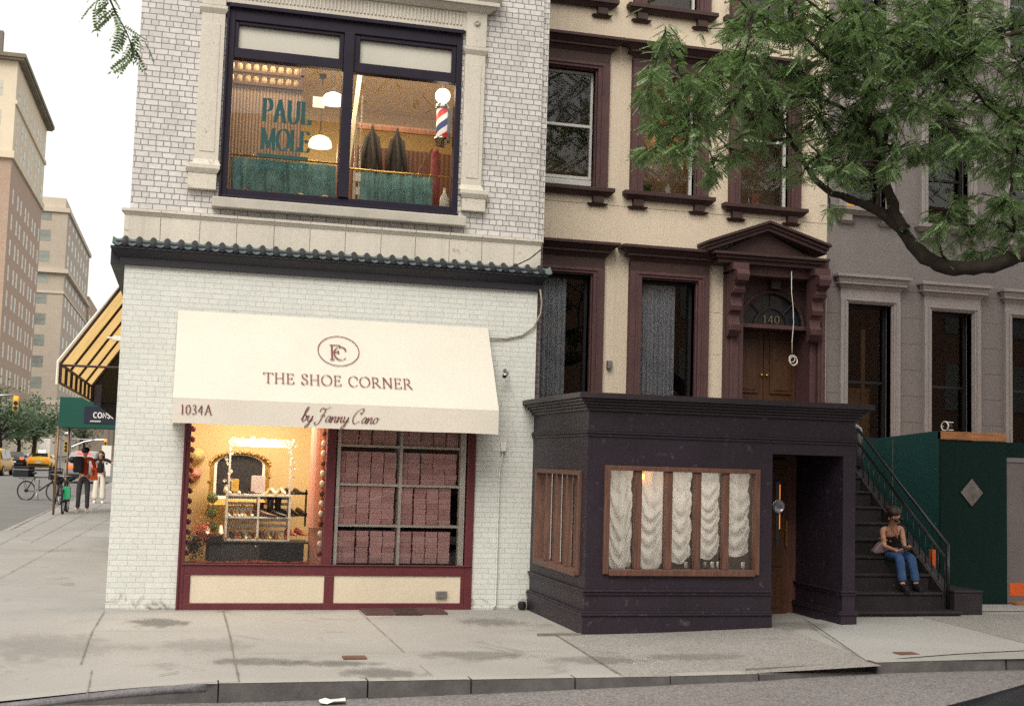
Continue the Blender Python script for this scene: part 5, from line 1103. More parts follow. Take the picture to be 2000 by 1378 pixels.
# balloon blinds
def blind(x0,x1,z0,z1,y,seed,label,deep,lean=0):
    rr=random.Random(seed); mb=MB(); nx,nz=30,150; kk=6.3+rr.random()*1.8; ph=rr.uniform(0,6)
    for j in range(nz+1):
        v=j/nz
        for i in range(nx+1):
            u=i/nx; s_=(2*u-1); z=z1-(z1-z0)*v
            dr=deep*(.25+.75*min(1,v*2.2)); c_=dr/(z1-z0)
            uu=s_+lean*6*math.sin(v*5+seed); t_=kk*(v-c_*(1-uu*uu)*1.7)+.35*math.sin(2.3*v*kk*.3+seed)+.12*math.sin(5*u+seed*2); fold=.5+.5*math.sin(t_*2*math.pi); fold=fold**1.2
            amp=(.004+.030*min(1,v*2.2))*(1-.55*abs(s_)**3)
            edge=.010*math.sin(v*19+seed)*abs(s_)**6
            mb.v.append((x0+(x1-x0)*u+edge+.004*math.sin(v*60+u*9),y-amp*fold+.006*math.sin(s_*9+seed),z-(dr*(1-s_*s_)-.35*dr)*v))
    for j in range(nz):
        for i in range(nx): a=j*(nx+1)+i; mb.f.append((a,a+1,a+nx+2,a+nx+1))
    o_=mb.build('balloon_blind','gauze',smooth=True); retop(o_); return tag(o_,label,'blind','gathered blinds in the restaurant window')
names=['first gathered cream blind from the left corner of the restaurant window','gathered cream blind lit by the small orange lamp','middle of the five gathered cream blinds','gathered cream blind second from the restaurant doorway','narrowest gathered cream blind, nearest the restaurant doorway']
for i in range(5):
    a,b_=edges[2*i]-.0,edges[2*i+1]+.01; blind(a+.01-(.02 if i else 0),b_+(.03 if i in (1,) else 0),[.70,.71,.78,.82,.83][i],1.72,yf+.135,i*3+1,names[i],[.10,.12,.10,.09,.06][i],[.02,.05,.0,-.02,-.06][i])
c=P(1257,930,Y=yf+.1); w=MB(); w.ball((c.x,yf+.11,c.z-.0),.016,8,6,1,1,1.8); area_light((5.9,-1.2,1.9),26,(1,.90,.76),1.6,.6); o_=w.build('window_lamp',emis('amber candle lamp',(1,.35,.05),9)); tag(o_,'tiny orange lamp at the top of the second restaurant blind','lamp'); pt_light((c.x,yf+.085,c.z),.25,(1,.4,.1),.02)  # area light is unseen, added to brighten the blinds
for i,y in enumerate((-1.72,-1.33,-.93,-.52)):
    mb=MB(); 
    for j in range(41):
        v=j/40
        for k in range(7): u=k/6; mb.v.append((x0+.10+.012*math.sin(v*26+i)+.004*k,y-.16+.13*u*(.55+.45*v+.15*math.sin(v*9+i))-.0,1.45-(.82-.1*(i%2))*v))
    for j in range(40):
        for k in range(6): a=j*7+k; mb.f.append((a,a+1,a+8,a+7))
    o_=mb.build('side_curtain','gauze',smooth=True); retop(o_); tag(o_,['cream curtain in the side window pane nearest the street corner of the restaurant','cream curtain in the second side window pane from the street','cream curtain in the third side window pane from the street','cream curtain in the side window pane nearest the shop wall'][i],'curtain','curtains in the restaurant side window')
# table things seen under the blinds
for i,(px,m_,lb) in enumerate(((1340,'white','white candle cup under the middle restaurant blind'),(1362,'white','white cup right of the centre restaurant mullion'),(1378,'car_silver','grey tumbler under the fourth restaurant blind'),(1392,'white','white folded napkin stand under the fourth restaurant blind'),(1404,'white','small white pot under the fourth restaurant blind, near its right mullion'),(1452,'white','white cup in the last restaurant pane by the doorway'),(1228,'white','white cup at the bottom of the first restaurant pane'))):
    q=P(px,1107,Y=yf+.10); w=MB(); w.lathe((q.x,yf+.11,.668),[(.016,0),(.02,.02),(.02,.07),(.014,.072)],10); o_=w.build('cup',m_,smooth=True); retop(o_); tag(o_,lb,'cup','table ware under the restaurant blinds')
w=MB(); w.box(x0+.06,x0+.09,-1.02,-.94,.64,.98); o_=w.build('red_card','red_ink'); retop(o_); tag(o_,'narrow red card standing in the restaurant side window','card')
w=MB(); w.tube([(x0+.06,-.25-.1,.64),(x0+.06,-.35,.80),(x0+.06,-.47,.80),(x0+.06,-.47,.64),(x0+.06,-.35,.64)],.010,5); o_=w.build('card_holder','white'); retop(o_); tag(o_,'small white frame in the corner of the restaurant side window','frame')
w=MB(); w.lathe((4.70,-.06,0),[(.03,.01),(.05,.03),(.05,.08),(.03,.1)],12); o_=w.build('drain_stub','black'); retop(o_); tag(o_,'black drain stub at the foot of the white brick wall by the restaurant','pipe')
w=MB(); q0=P(1050,1241,Z=0); q1=P(1135,1241,Z=0); w.box(q0.x,q1.x,q0.y-.02,q0.y+.02,.0,.024); o_=w.build('metal_strip','joint'); retop(o_); tag(o_,'dark metal strip on the pavement at the restaurant corner','strip')
# ================= stoop =================
st=thing('stoop','dark stone entrance steps rising beside the restaurant','stoop',(8.8,-1.4,.06))
w=MB(); N=11; ys0=-1.46; rise=[.09]+[.30]; zt=[.145]; 
zz=.145
for i in range(1,12): zz+=.192; zt.append(zz)
for i,z in enumerate(zt):
    y=ys0+.265*i
    yb=y+.265 if i<11 else YR-.1
    w.box(7.905,9.60 if i else 9.68,y+.02,yb+.02,-.05 if i==0 else zt[i-1]-.03,z-.035); w.box(7.903,9.61 if i else 9.70,y,yb+.02,z-.034,z)
w.build('steps','stoop',st,bev=.008)
w=MB(); 
pts=[(9.62,-1.46,-.05)]; 
w.prism([(9.61,ys0+.3,-.05),(9.61,YR-.1,-.05),(9.61,YR-.1,2.30),(9.61,1.6,2.28),(9.61,ys0+.3,.36)],(.14,0,0)); w.build('string_wall','stoop',st)
w=MB(); w.box(9.67,10.05,-1.33,-.72,-.02,.345); w.box(9.66,10.06,-1.34,-.71,.347,.375); o_=w.build('stone_block','stoop',bev=.008); retop(o_); tag(o_,'low dark stone block at the foot of the steps','block')
rl=thing('stair_railing','glossy black iron stair railing with paired lower rails','railing',(9.66,-1.2,.3))
A=Vector((9.655,-1.22,.90)); B=Vector((9.655,1.05,2.46)); dr_=(B-A)
w=MB(); w.tube([A-dr_*.0,B,B+Vector((0,.5,.0))],.019,8); w.build('handrail','rail',rl,smooth=True)
w=MB()
for d in (.165,.195): w.tube([A+Vector((0,.02,-d)),B+Vector((0,0,-d))],.010,6)
for d in (.70,.73): w.tube([A+Vector((0,0,-d+.12)),B+Vector((0,0,-d+.12))],.010,6)
w.build('lower_rail','rail',rl,smooth=True)
for i in range(17):
    p=A+dr_*(i+.5)/17; w=MB(); w.tube([p+Vector((0,0,-.195)),p+Vector((0,0,-.60))],.007,5); w.build('baluster','rail',rl,smooth=True)
w=MB(); w.tube([(9.655,-1.22,.14),(9.655,-1.22,.92)],.02,8); w.build('newel','rail',rl,smooth=True)
w=MB(); w.tube([(9.655,1.1,1.7),(9.655,1.1,2.5)],.02,8); w.build('newel','rail',rl,smooth=True)
c=P(1674,838,Y=.9); t=thing('metal_elbow','shiny metal duct elbow at the top of the stair railing','duct',(c.x,.9,c.z-.2)); w=MB(); w.tube([(c.x-.10,.9,c.z+.02),(c.x-.02,.9,c.z+.035),(c.x+.03,.9,c.z-.0),(c.x+.04,.9,c.z-.08),(c.x+.04,.9,c.z-.5)],.045,12); w.build('elbow','steel',t,smooth=True)
# wire hanger marks on the steps
q=P(1668,1088,Y=.05); 
# ================= hoarding =================
hd=thing('hoarding','green painted plywood hoarding around the grey house entrance','hoarding',(10.6,-.25,0))
X=10.20; yh=-.25; xr=11.17
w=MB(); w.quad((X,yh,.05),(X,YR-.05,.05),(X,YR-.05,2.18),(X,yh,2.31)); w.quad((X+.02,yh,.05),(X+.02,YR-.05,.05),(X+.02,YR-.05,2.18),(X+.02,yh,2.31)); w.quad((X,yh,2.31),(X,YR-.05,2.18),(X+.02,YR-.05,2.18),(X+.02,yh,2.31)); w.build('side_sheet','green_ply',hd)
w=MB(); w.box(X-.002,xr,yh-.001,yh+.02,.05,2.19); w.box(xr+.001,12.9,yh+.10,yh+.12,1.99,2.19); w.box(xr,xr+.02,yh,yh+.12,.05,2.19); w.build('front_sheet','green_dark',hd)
w=MB(); w.box(X,xr,yh-.02,yh+.06,2.195,2.30); w.build('top_plank','lumber',hd,bev=.004)
w=MB(); w.box(X+.03,12.9,yh+.13,YR-.2,2.08,2.12); w.build('deck','lumber',hd)
w=MB(); w.box(X-.004,X-.0005,.86,.87,.1,2.2)
for yy in (-.15,.8,.93,1.8):
    for zz_ in (.4,1.1,1.8): w.box(X-.006,X-.0005,yy,yy+.014,zz_,zz_+.014)
w.build('panel_seam','joint',hd)
c=Vector((10.66,yh-.008,1.52)); w=MB(); w.quad((c.x-.175,c.y,c.z),(c.x,c.y,c.z-.19),(c.x+.175,c.y,c.z),(c.x,c.y,c.z+.19)); w.build('diamond_window',mat('scratched perspex',(.17,.15,.14),.25,.5,5,.4,20),hd)
w=MB()
pts=[(c.x-.175,c.z),(c.x,c.z-.19),(c.x+.175,c.z),(c.x,c.z+.19),(c.x-.175,c.z)]
for a,b_ in zip(pts,pts[1:]): w.tube([(a[0],c.y-.002,a[1]),(b_[0],c.y-.002,b_[1])],.006,4)
w.build('diamond_rim','green_dark',hd)
w=MB(); w.box(xr+.04,12.2,yh+.05,yh+.08,.10,1.93); gd=w.build('gate','grey_door',hd)
w=MB(); w.box(xr+.021,xr+.045,yh+.03,yh+.09,.06,1.97); w.box(xr+.045,12.2,yh+.03,yh+.09,1.932,1.97); w.build('gate_frame','steel',hd)
w=MB(); w.box(xr+.09,12.1,yh+.045,yh+.049,.19,.36); w.build('kick_plate','orange',gd)
w=MB(); w.box(11.53,11.58,yh+.02,yh+.05,1.38,1.66); w.build('orange_latch','orange',gd)
w=MB(); w.box(9.87,9.935,-.55,-.50,.30,.80); o_=w.build('orange_stake','orange',bev=.003); retop(o_); tag(o_,'upright orange painted stake behind the low stone block','stake')
w=MB(); w.box(10.28,10.40,-.36,-.30,.05,.23); o_=w.build('orange_post','orange',bev=.003); retop(o_); tag(o_,'short orange painted foot of the hoarding, near the ground','stake')
w=MB(); w.box(11.2,12.0,-.42,-.30,.08,.13); o_=w.build('sill_board','lumber',bev=.003); retop(o_); tag(o_,'pale board lying at the foot of the grey gate','board')
c=P(1852,832,Y=.3); t=thing('fan_unit','small white caged fan on top of the hoarding','fan',(c.x,.3,2.17)); 
w=MB(); w.ball((c.x,.3,c.z),.055,10,8); w.build('motor','black',t,smooth=True)
for k in range(1): w=MB(); w.tube([(c.x-.05+.10*k,.3+.08*math.cos(a_),c.z+.06*math.sin(a_)) for a_ in [q*math.pi/8 for q in range(17)]],.010,5,False); w.build('cage_ring','white',t,smooth=True)
w=MB(); 
for k in range(3): a_=k*math.pi*2/3; w.tube([(c.x-.05,.3+.08*math.cos(a_),c.z+.06*math.sin(a_)),(c.x+.05,.3+.08*math.cos(a_),c.z+.06*math.sin(a_))],.007,5)
w.build('cage_bar','white',t); w=MB(); w.lathe((c.x,.3,2.17),[(.05,0),(.03,.02),(.02,c.z-2.2)],10); w.build('base','black',t)
# ================= people =================
def skin(name,V,E,m,parent,sub=2,flat=None):
    off=wloc(parent) if parent is not None else Vector((0,0,0))
    me=bpy.data.meshes.new(name); me.from_pydata([tuple(Vector(v[:3])-off) for v in V],E,[]); ob=bpy.data.objects.new(name,me); col.objects.link(ob)
    if parent is not None: ob.parent=parent
    md=ob.modifiers.new('skin','SKIN'); md.use_smooth_shade=True; md.branch_smoothing=.4
    sv=me.skin_vertices[0].data
    for i,v in enumerate(V):
        r_=v[3] if hasattr(v[3],'__len__') else (v[3],v[3]); sv[i].radius=r_
    sv[0].use_root=True
    s=ob.modifiers.new('sub','SUBSURF'); s.levels=sub; s.render_levels=sub
    dg=bpy.context.evaluated_depsgraph_get(); ev=ob.evaluated_get(dg); nm=bpy.data.meshes.new_from_object(ev)
    ob.modifiers.clear(); ob.data=nm; nm.materials.clear(); nm.materials.append(M[m] if isinstance(m,str) else m)
    nm.polygons.foreach_set('use_smooth',[True]*len(nm.polygons)); return ob
def hand(V,E,ri,wr,d,pn,s=1.0,curl=.6,thumb=1):
    """adds a palm, four unequal fingers and a thumb to the body skeleton at wrist vertex ri"""
    d=Vector(d).normalized(); pn=Vector(pn).normalized(); sd_=d.cross(pn).normalized(); wr=Vector(wr)
    p=wr+d*.045*s; V.append((*p,(.026*s,.017*s))); E.append((ri,len(V)-1)); pi_=len(V)-1
    for k,(o,l) in enumerate(((-.027,.058),(-.009,.068),(.009,.064),(.026,.050))):
        b0=p+d*.030*s+sd_*o*s; V.append((*b0,.0095*s)); E.append((pi_,len(V)-1))
        b1=b0+(d*(1-curl*.4)+pn*curl*.7).normalized()*l*.5*s; V.append((*b1,.0085*s)); E.append((len(V)-2,len(V)-1))
        b2=b1+(d*(1-curl)+pn*curl*1.3).normalized()*l*.5*s; V.append((*b2,.0075*s)); E.append((len(V)-2,len(V)-1))
    b0=wr+d*.03*s+sd_*.030*s*thumb; V.append((*b0,.012*s)); E.append((pi_,len(V)-1)); b1=b0+(d*.8+sd_*.5*thumb+pn*.3).normalized()*.035*s; V.append((*b1,.010*s)); E.append((len(V)-2,len(V)-1)); b2=b1+(d+pn*.3).normalized()*.025*s; V.append((*b2,.008*s)); E.append((len(V)-2,len(V)-1))
def person(label,J,top,bottom,hair,parent_loc,group=None,barearm=False,shoe='black',top_r=1.0,flare=1.0,hairstyle='bun',strap=False,handpose=None,bs=1.0):
    t=thing('person',label,'person',parent_loc,group)
    j={k:Vector(v) for k,v in J.items()}
    V=[(*j['pelvis'],.115*bs)]; E=[]; idx={'pelvis':0}
    def a(n,par,r_,p=None):
        V.append((*(p if p is not None else j[n]),r_)); idx[n]=len(V)-1; E.append((idx[par],idx[n]))
    a('waist','pelvis',(.105*bs,.085*bs)); a('chest','waist',(.125*bs,.09*bs)); a('nb','chest',(.075*bs,.06*bs),j['chest'].lerp(j['neck'],.65)); a('neck','nb',.046*bs)
    hd=j['head']; up=(hd-j['neck']).normalized(); a('jaw','neck',(.062,.062),hd-up*.05); a('skull','jaw',(.078,.083),hd+up*.015); a('crown','skull',(.060,.065),hd+up*.075)
    for s in 'LR':
        a('sh'+s,'nb',.05*bs); a('el'+s,'sh'+s,.036*bs); a('wr'+s,'el'+s,.025*bs)
        a('hip'+s,'pelvis',.085*bs); a('kn'+s,'hip'+s,.058*bs); a('an'+s,'kn'+s,.036*bs); a('toe'+s,'an'+s,(.034,.022))
    for s,th in (('L',1),('R',-1)):
        d,pn,c=handpose[s] if handpose else ((j['wr'+s]-j['el'+s]),(0,-1,-.2),.6)
        hand(V,E,idx['wr'+s],j['wr'+s],d,pn,1,c,th)
    skin('body',V,E,'skin',t)
    # face
    f=j['face'].normalized(); rt=f.cross(up).normalized(); fu=rt.cross(f).normalized(); c=hd+up*.0
    w=MB(); w.tube([c+f*.070+fu*.008,c+f*.094-fu*.018],[.008,.013],6); w.ball(c+f*.076-fu*.045,.014,8,5,1.3,1,.6); w.build('nose_and_lips','skin',t,smooth=True)
    for s_ in (-1,1):
        w=MB(); w.ball(c+rt*s_*.083+fu*-.005-f*.0,.018,6,5,.5,1,1.3); w.build('ear','skin',t,smooth=True)
    # hair
    w=MB(); n=14
    hc=c+up*.028-f*.012
    for i in range(9):
        th=math.pi*.62*i/8
        for k in range(n):
            a_=2*math.pi*k/n; dirv=(up*math.cos(th)+(rt*math.cos(a_)+f*math.sin(a_))*math.sin(th)); k_=.104 if not(math.sin(a_)>.3 and th>1.0) else .082; w.v.append(tuple(hc+dirv*(k_-.008+.004*math.sin(k*3+i*2))))
    for i in range(8):
        for k in range(n): w.f.append((i*n+k,i*n+(k+1)%n,(i+1)*n+(k+1)%n,(i+1)*n+k))
    if hairstyle=='bun': w.ball(hc-f*.105-up*.02,.038,10,7)
    if hairstyle=='long':
        for s_ in (-1,0,1): w.tube([hc+rt*s_*.06-f*.05,hc+rt*s_*.075-f*.06-up*.14,hc+rt*s_*.07-f*.04-up*.24],[.045,.04,.02],8)
    w.build('hair',hair,t,smooth=True)
    # clothes
    g=.012
    V=[(*j['waist'].lerp(j['pelvis'],.35 if barearm else .95),(.134*bs*top_r,.118*bs*top_r)),(*j['waist'],(.112*bs*top_r,.095*bs*top_r)),(*j['chest'],(.134*bs,.10*bs)),(*j['chest'].lerp(j['neck'],.35),(.11*bs,.075*bs))]; E=[(0,1),(1,2),(2,3)]
    if not barearm:
        V.append((*j['chest'].lerp(j['neck'],.72),.07*bs)); E.append((3,4))
        for s in 'LR':
            V.append((*j['sh'+s],.062*bs)); E.append((4,len(V)-1)); V.append((*j['sh'+s].lerp(j['el'+s],.85 if barearm is False else .5),.050*bs)); E.append((len(V)-2,len(V)-1))
            if top=='red_cloth' or top=='grey_cloth': V.append((*j['el'+s].lerp(j['wr'+s],.9),.040*bs)); E.append((len(V)-2,len(V)-1))
    tp=skin('top',V,E,top,t)
    if barearm:
        w=MB()
        for s in 'LR':
            s0=j['chest'].lerp(j['sh'+s],.35)+f*.085*bs+Vector((0,0,.03)); s1=j['neck'].lerp(j['sh'+s],.55)+Vector((0,0,.036)); s2=j['chest'].lerp(j['sh'+s],.35)-f*.085
            w.tube([s0,s0.lerp(s1,.6)+f*.025,s1,s2],.011,6)
        w.build('strap',top,tp)
    V=[(*j['pelvis'].lerp(j['waist'],.5),.124*bs),(*j['pelvis'],.142*bs)]; E=[(0,1)]
    for s in 'LR':
        V.append((*j['hip'+s],.098*bs)); E.append((1,len(V)-1)); V.append((*j['kn'+s],.070*bs*(1+.35*(flare-1)))); E.append((len(V)-2,len(V)-1)); V.append((*j['kn'+s].lerp(j['an'+s],.55),.060*bs*flare)); E.append((len(V)-2,len(V)-1)); V.append((*j['kn'+s].lerp(j['an'+s],.93),.066*bs*flare)); E.append((len(V)-2,len(V)-1))
    skin('trousers',V,E,bottom,t)
    for s in 'LR':
        a_=j['an'+s]; b_=j['toe'+s]; dd=(b_-a_); dd.z=0; dd.normalize(); w=MB(); z0=min(a_.z,b_.z)-.035
        w.obox((a_+b_)/2*1.0+Vector((0,0,-((a_+b_)/2).z+z0+.006)),dd*.115,dd.cross(Vector((0,0,1)))*.036,(0,0,.006)); w.tube([a_+Vector((0,0,-.02)),b_+Vector((0,0,.0)),b_+dd*.07+Vector((0,0,-.012))],[.046,.046,.030],8); w.tube([a_-dd*.035+Vector((0,0,.0)),a_-dd*.045+Vector((0,0,-.03))],[.030,.030],8); w.build('shoe',shoe,t,bev=.003)
    return t,j,f,rt,fu,hd
Q=lambda x,y,Y: P(x,y,Y=Y)
J=dict(pelvis=Q(1738,1080,-.50),waist=Q(1739,1064,-.53),chest=Q(1741,1044,-.60),neck=Q(1743,1024,-.66),head=Q(1747,1007,-.75),face=Vector((.25,-.72,-.66)),
 shL=Q(1723,1033,-.62),elL=Q(1727,1066,-.66),wrL=Q(1751,1075,-.92),shR=Q(1760,1031,-.60),elR=Q(1765,1060,-.66),wrR=Q(1769,1071,-.90),
 hipL=Q(1733,1082,-.62),knL=Q(1757,1088,-.99),anL=Q(1763,1145,-1.06),toeL=Q(1769,1153,-1.17),hipR=Q(1752,1082,-.62),knR=Q(1780,1089,-.97),anR=Q(1789,1140,-1.00),toeR=Q(1796,1149,-1.12))
for k in ('toeL','toeR'): J[k].z=.337+.03
for k in ('anL','anR'): J[k].z=.337+.075
t,j,f,rt,fu,hd=person('woman in black vest, blue jeans and sunglasses sitting on the steps looking at a phone',J,'black_cloth','denim','hair',(J['pelvis'].x,-.5,.721),barearm=True,shoe='black',flare=1.05,handpose={'L':((.8,-.5,.05),(.1,.2,1),.7),'R':((-.1,-.6,.0),(-.3,.2,.9),.7)},bs=.86)
w=MB(); 
for s_ in (-1,1): w.ball(hd+f*.080+rt*s_*.034+fu*.012,.027,8,6,1,1,.75)
w.tube([hd+f*.082+rt*.083+fu*.018-f*.08,hd+f*.082+rt*.06+fu*.018,hd+f*.09+fu*.018,hd+f*.082-rt*.06+fu*.018,hd-rt*.083+fu*.018],.005,5); w.build('sunglasses','black',t,smooth=True)
w=MB(); 
for s_ in (-1,1): w.tube([j['neck']+rt*s_*.045+Vector((0,-.01,.0)),j['chest']+rt*s_*.02+Vector((0,-.12,.02)),j['chest']+Vector((0,-.13,-.03))],.005,5)
w.build('necklace',smat('coral beads',(.30,.08,.03)),t)
pc=(j['wrL']+j['wrR'])/2+Vector((.03,-.085,.03)); w=MB(); w.obox(pc,(.065,0,.01),(0,.036,.018),(0,-.002,.004)); o_=w.build('phone','black',bev=.004); retop(o_); tag(o_,'black phone held in both hands by the seated woman','phone')
bp=Q(1709,1077,-.62); t=thing('handbag','small mauve shoulder bag with gold studs beside the seated woman','handbag',(bp.x,-.62,.75)); w=MB(); w.prism([(bp.x-.04,-.66,.78),(bp.x-.02,-.66,.745),(bp.x+.15,-.66,.77),(bp.x+.14,-.66,.86),(bp.x+.07,-.66,.90)],(0,.09,0)); w.build('bag_body',mat('mauve leather',(.22,.15,.17),.4,.1,8,0),t,bev=.015)
w=MB(); 
for i in range(4): w.ball((bp.x+.03+.05*i,-.67,.94-.012*i),.012,6,5)
w.build('gold_stud','brass',t)
# ================= tree =================
bpy.context.view_layer.update()
TR=[]  # limb polylines (points, radii)
def limb(pts,Ys,rp):
    out=[];rr=[]
    n=len(pts)
    sm=spl([(p[0],p[1]) for p in pts],4); 
    for i,(x,y) in enumerate(sm):
        wob=random.uniform(.84,1.16)
        k=i/4; a=min(n-1,int(k)); f_=k-a; b_=min(n-1,a+1); Y=Ys[a]+(Ys[b_]-Ys[a])*f_; r_=rp[a]+(rp[b_]-rp[a])*f_; q=P(x,y,Y=Y); dep=(q-CAM).length; out.append(q+Vector((random.uniform(-.01,.01),random.uniform(-.02,.02),random.uniform(-.01,.01)))); rr.append(.60*wob*r_*dep/2430)
    TR.append((out,rr))
limb([(2200,400),(2060,470),(1990,500),(1920,522),(1850,521),(1795,492),(1745,432),(1680,396),(1612,370),(1575,325),(1545,272)],[-4.8,-4.6,-4.5,-4.4,-4.2,-4.1,-4,-3.9,-3.8,-3.8,-3.7],[34,27,23,23,25,22,18,12,10,8,6])
limb([(1765,450),(1742,400),(1722,330),(1705,270),(1700,200),(1688,140),(1665,70),(1655,-30)],[-4.05,-4.05,-4.0,-4.1,-4.2,-4.3,-4.4,-4.5],[19,17,15,12,10,8,7,5])
limb([(1700,190),(1740,90),(1800,35),(1860,-20)],[-4.2,-4.3,-4.3,-4.4],[7,5,4,3])
limb([(1720,320),(1760,180),(1840,110),(1960,70),(2080,50)],[-4,-4.4,-4.6,-4.7,-4.8],[8,6,6,7,9])
limb([(1545,272),(1490,280),(1440,302),(1400,325),(1378,352)],[-3.7,-3.6,-3.5,-3.4,-3.3],[5,4,3,2.2,1.2])
limb([(1700,250),(1620,200),(1540,190),(1460,208),(1400,232),(1350,285),(1280,300)],[-4.1,-4.1,-4,-3.9,-3.8,-3.7,-3.7],[7,5,5,4,3.2,2.5,1.2])
limb([(1400,232),(1360,180),(1340,140),(1310,95),(1298,72)],[-3.8,-3.8,-3.8,-3.9,-4],[3.5,2.5,2,1.4,.8])
limb([(1690,140),(1620,115),(1570,75),(1520,50),(1470,20),(1430,-10)],[-4.3,-4.3,-4.3,-4.4,-4.5,-4.5],[6,5,4.5,4,3,2])
limb([(1665,70),(1600,20),(1560,-20)],[-4.4,-4.5,-4.6],[5,4,3])
limb([(2080,200),(2000,230),(1978,300),(1976,380),(1980,450)],[-4.6,-4.5,-4.5,-4.5,-4.4],[8,6,5,4,4])
limb([(1850,515),(1830,470),(1850,430),(1900,410)],[-4.2,-4.2,-4.2,-4.3],[5,3.5,2.5,1.5])
limb([(1545,272),(1520,230),(1480,200),(1440,170)],[-3.7,-3.8,-3.9,-4],[5,4,3,1.5])
limb([(1850,110),(1900,170),(1950,230),(2010,260)],[-4.6,-4.5,-4.4,-4.4],[5,4,3,2])
limb([(1722,330),(1650,320),(1600,300),(1560,260)],[-4.0,-4.2,-4.3,-4.3],[5,3.5,2.5,1.5])
clumps=[(1265,175,38),(1300,70,26),(1290,120,30),(1330,150,45),(1310,215,42),(1360,205,50),(1300,262,38),(1345,285,40),(1262,300,22),(1275,240,30),(1400,170,50),(1410,120,50),(1440,60,55),(1470,20,55),(1400,255,36),(1440,200,50),
(1500,110,60),(1490,170,55),(1530,220,55),(1480,250,42),(1430,295,34),(1395,322,24),(1385,340,16),(1560,60,65),(1540,15,50),(1600,160,45),(1610,60,70),(1600,230,60),(1650,150,65),(1640,270,60),(1600,310,42),(1700,90,75),(1680,20,60),
(1650,330,34),(1720,180,70),(1700,260,60),(1760,60,75),(1770,130,70),(1780,210,65),(1810,20,60),(1760,290,45),(1830,90,70),(1840,160,65),(1880,40,70),(1900,110,70),(1930,190,75),(1850,240,50),(1880,270,55),(1960,60,70),(1990,130,70),(1990,220,70),(1930,280,60),(1985,300,55),
(1850,425,30),(1835,450,26),(1880,410,30),(1900,450,38),(1940,440,45),(1980,450,50),(1975,400,40),(1950,400,30),(1900,490,22),(1960,490,24),(1530,330,16),(1560,350,12),(1620,410,10),(1745,330,20),(1680,360,16),(1730,120,60),(1640,90,55),(1560,140,50),(1500,60,50),(1450,130,50),(1380,160,40),(1340,250,36),(1810,300,30),(1960,340,40)]
def leaf_template(L_=.17,n=8):
    """one pinnate leaf along +X drooping, leaflets in pairs: arrays of quads"""
    q=[]
    for i in range(n):
        s=.14+.86*i/n; x=L_*s; z=-.22*L_*s*s; ll=.037*(1-.3*abs(s-.5)*2); ww=.0108
        for sd in (-1,1):
            dx,dy,dz=.30,sd*.92,-.22-.1*((i*7)%3-1); m_=(dx*dx+dy*dy+dz*dz)**.5; d=np.array((dx,dy,dz))/m_
            p0=np.array((x,0,z)); a=np.array((d[1],-d[0],.35*sd)); a/=np.linalg.norm(a)
            q.append([p0,p0+d*ll*.5+a*ww,p0+d*ll,p0+d*ll*.5-a*ww])
    e=np.array((L_,0,-.22*L_)); q.append([e,e+np.array((.015,.006,-.004)),e+np.array((.034,0,-.012)),e+np.array((.015,-.006,-.004))])
    # rachis
    q.append([np.array((0,-.0016,0)),np.array((L_,-.0008,-.22*L_)),np.array((L_,.0008,-.22*L_)),np.array((0,.0016,0))])
    return np.array(q)  # (m,4,3)
LT_=leaf_template()
def place_leaves(centers,dirs,scales,tmpl=LT_):
    N=len(centers); d=dirs/np.linalg.norm(dirs,axis=1,keepdims=True); up=np.tile(np.array((0,0,1.)),(N,1))+rng.normal(0,.45,(N,3))
    y=np.cross(up,d); y/=np.linalg.norm(y,axis=1,keepdims=True); z=np.cross(d,y)
    Rm=np.stack([d,y,z],axis=2) # columns
    t=tmpl.reshape(-1,3); pts=np.einsum('nij,kj->nki',Rm,t)*scales[:,None,None]+centers[:,None,:]
    v=pts.reshape(-1,3); f=np.arange(len(v)).reshape(-1,4); return v,f
def leaf_mesh(name,v,f,m,parent):
    me=bpy.data.meshes.new(name); off=np.array(wloc(parent)) if parent is not None else np.zeros(3); v=v-off
    me.vertices.add(len(v)); me.vertices.foreach_set('co',v.astype(np.float32).ravel()); me.loops.add(f.size); me.loops.foreach_set('vertex_index',f.astype(np.int32).ravel())
    me.polygons.add(len(f)); me.polygons.foreach_set('loop_start',np.arange(0,f.size,4,dtype=np.int32)); me.polygons.foreach_set('loop_total',np.full(len(f),4,dtype=np.int32)); me.update(); me.validate()
    me.materials.append(m); o_=bpy.data.objects.new(name,me); col.objects.link(o_); 
    if parent is not None: o_.parent=parent
    return o_
def leafmat(name,c,c2,sc_=1.3,rough=.38):
    m=bpy.data.materials.new(name); m.use_nodes=True; nt=m.node_tree; bs=nt.nodes['Principled BSDF']; out=nt.nodes['Material Output']; v=ocoord(nt)
    a=noise(nt,v,sc_,3); f_=noise(nt,v,26,2); k=mixc(nt,ramp(nt,a,.35,.65),c,c2); k=mixc(nt,.6,k,ramp(nt,f_,.3,.7,sc(c,.45),sc(c2,1.5))); L(nt,k,bs.inputs['Base Color']); bs.inputs['Roughness'].default_value=rough; bs.inputs['Specular IOR Level'].default_value=.6
    tr=nt.nodes.new('ShaderNodeBsdfTranslucent'); L(nt,mixc(nt,.5,k,(.16,.30,.03)),tr.inputs[0]); mx=nt.nodes.new('ShaderNodeMixShader'); mx.inputs[0].default_value=.28; L(nt,bs.outputs[0],mx.inputs[1]); L(nt,tr.outputs[0],mx.inputs[2]); L(nt,mx.outputs[0],out.inputs[0]); return m
M['leaf']=leafmat('honey locust leaf',(.095,.175,.075),(.22,.32,.145))
tr=thing('locust_tree','honey locust street tree reaching over the rowhouses from the right edge','tree',(10.9,-5.0,0))
w=MB(); TKX=10.9
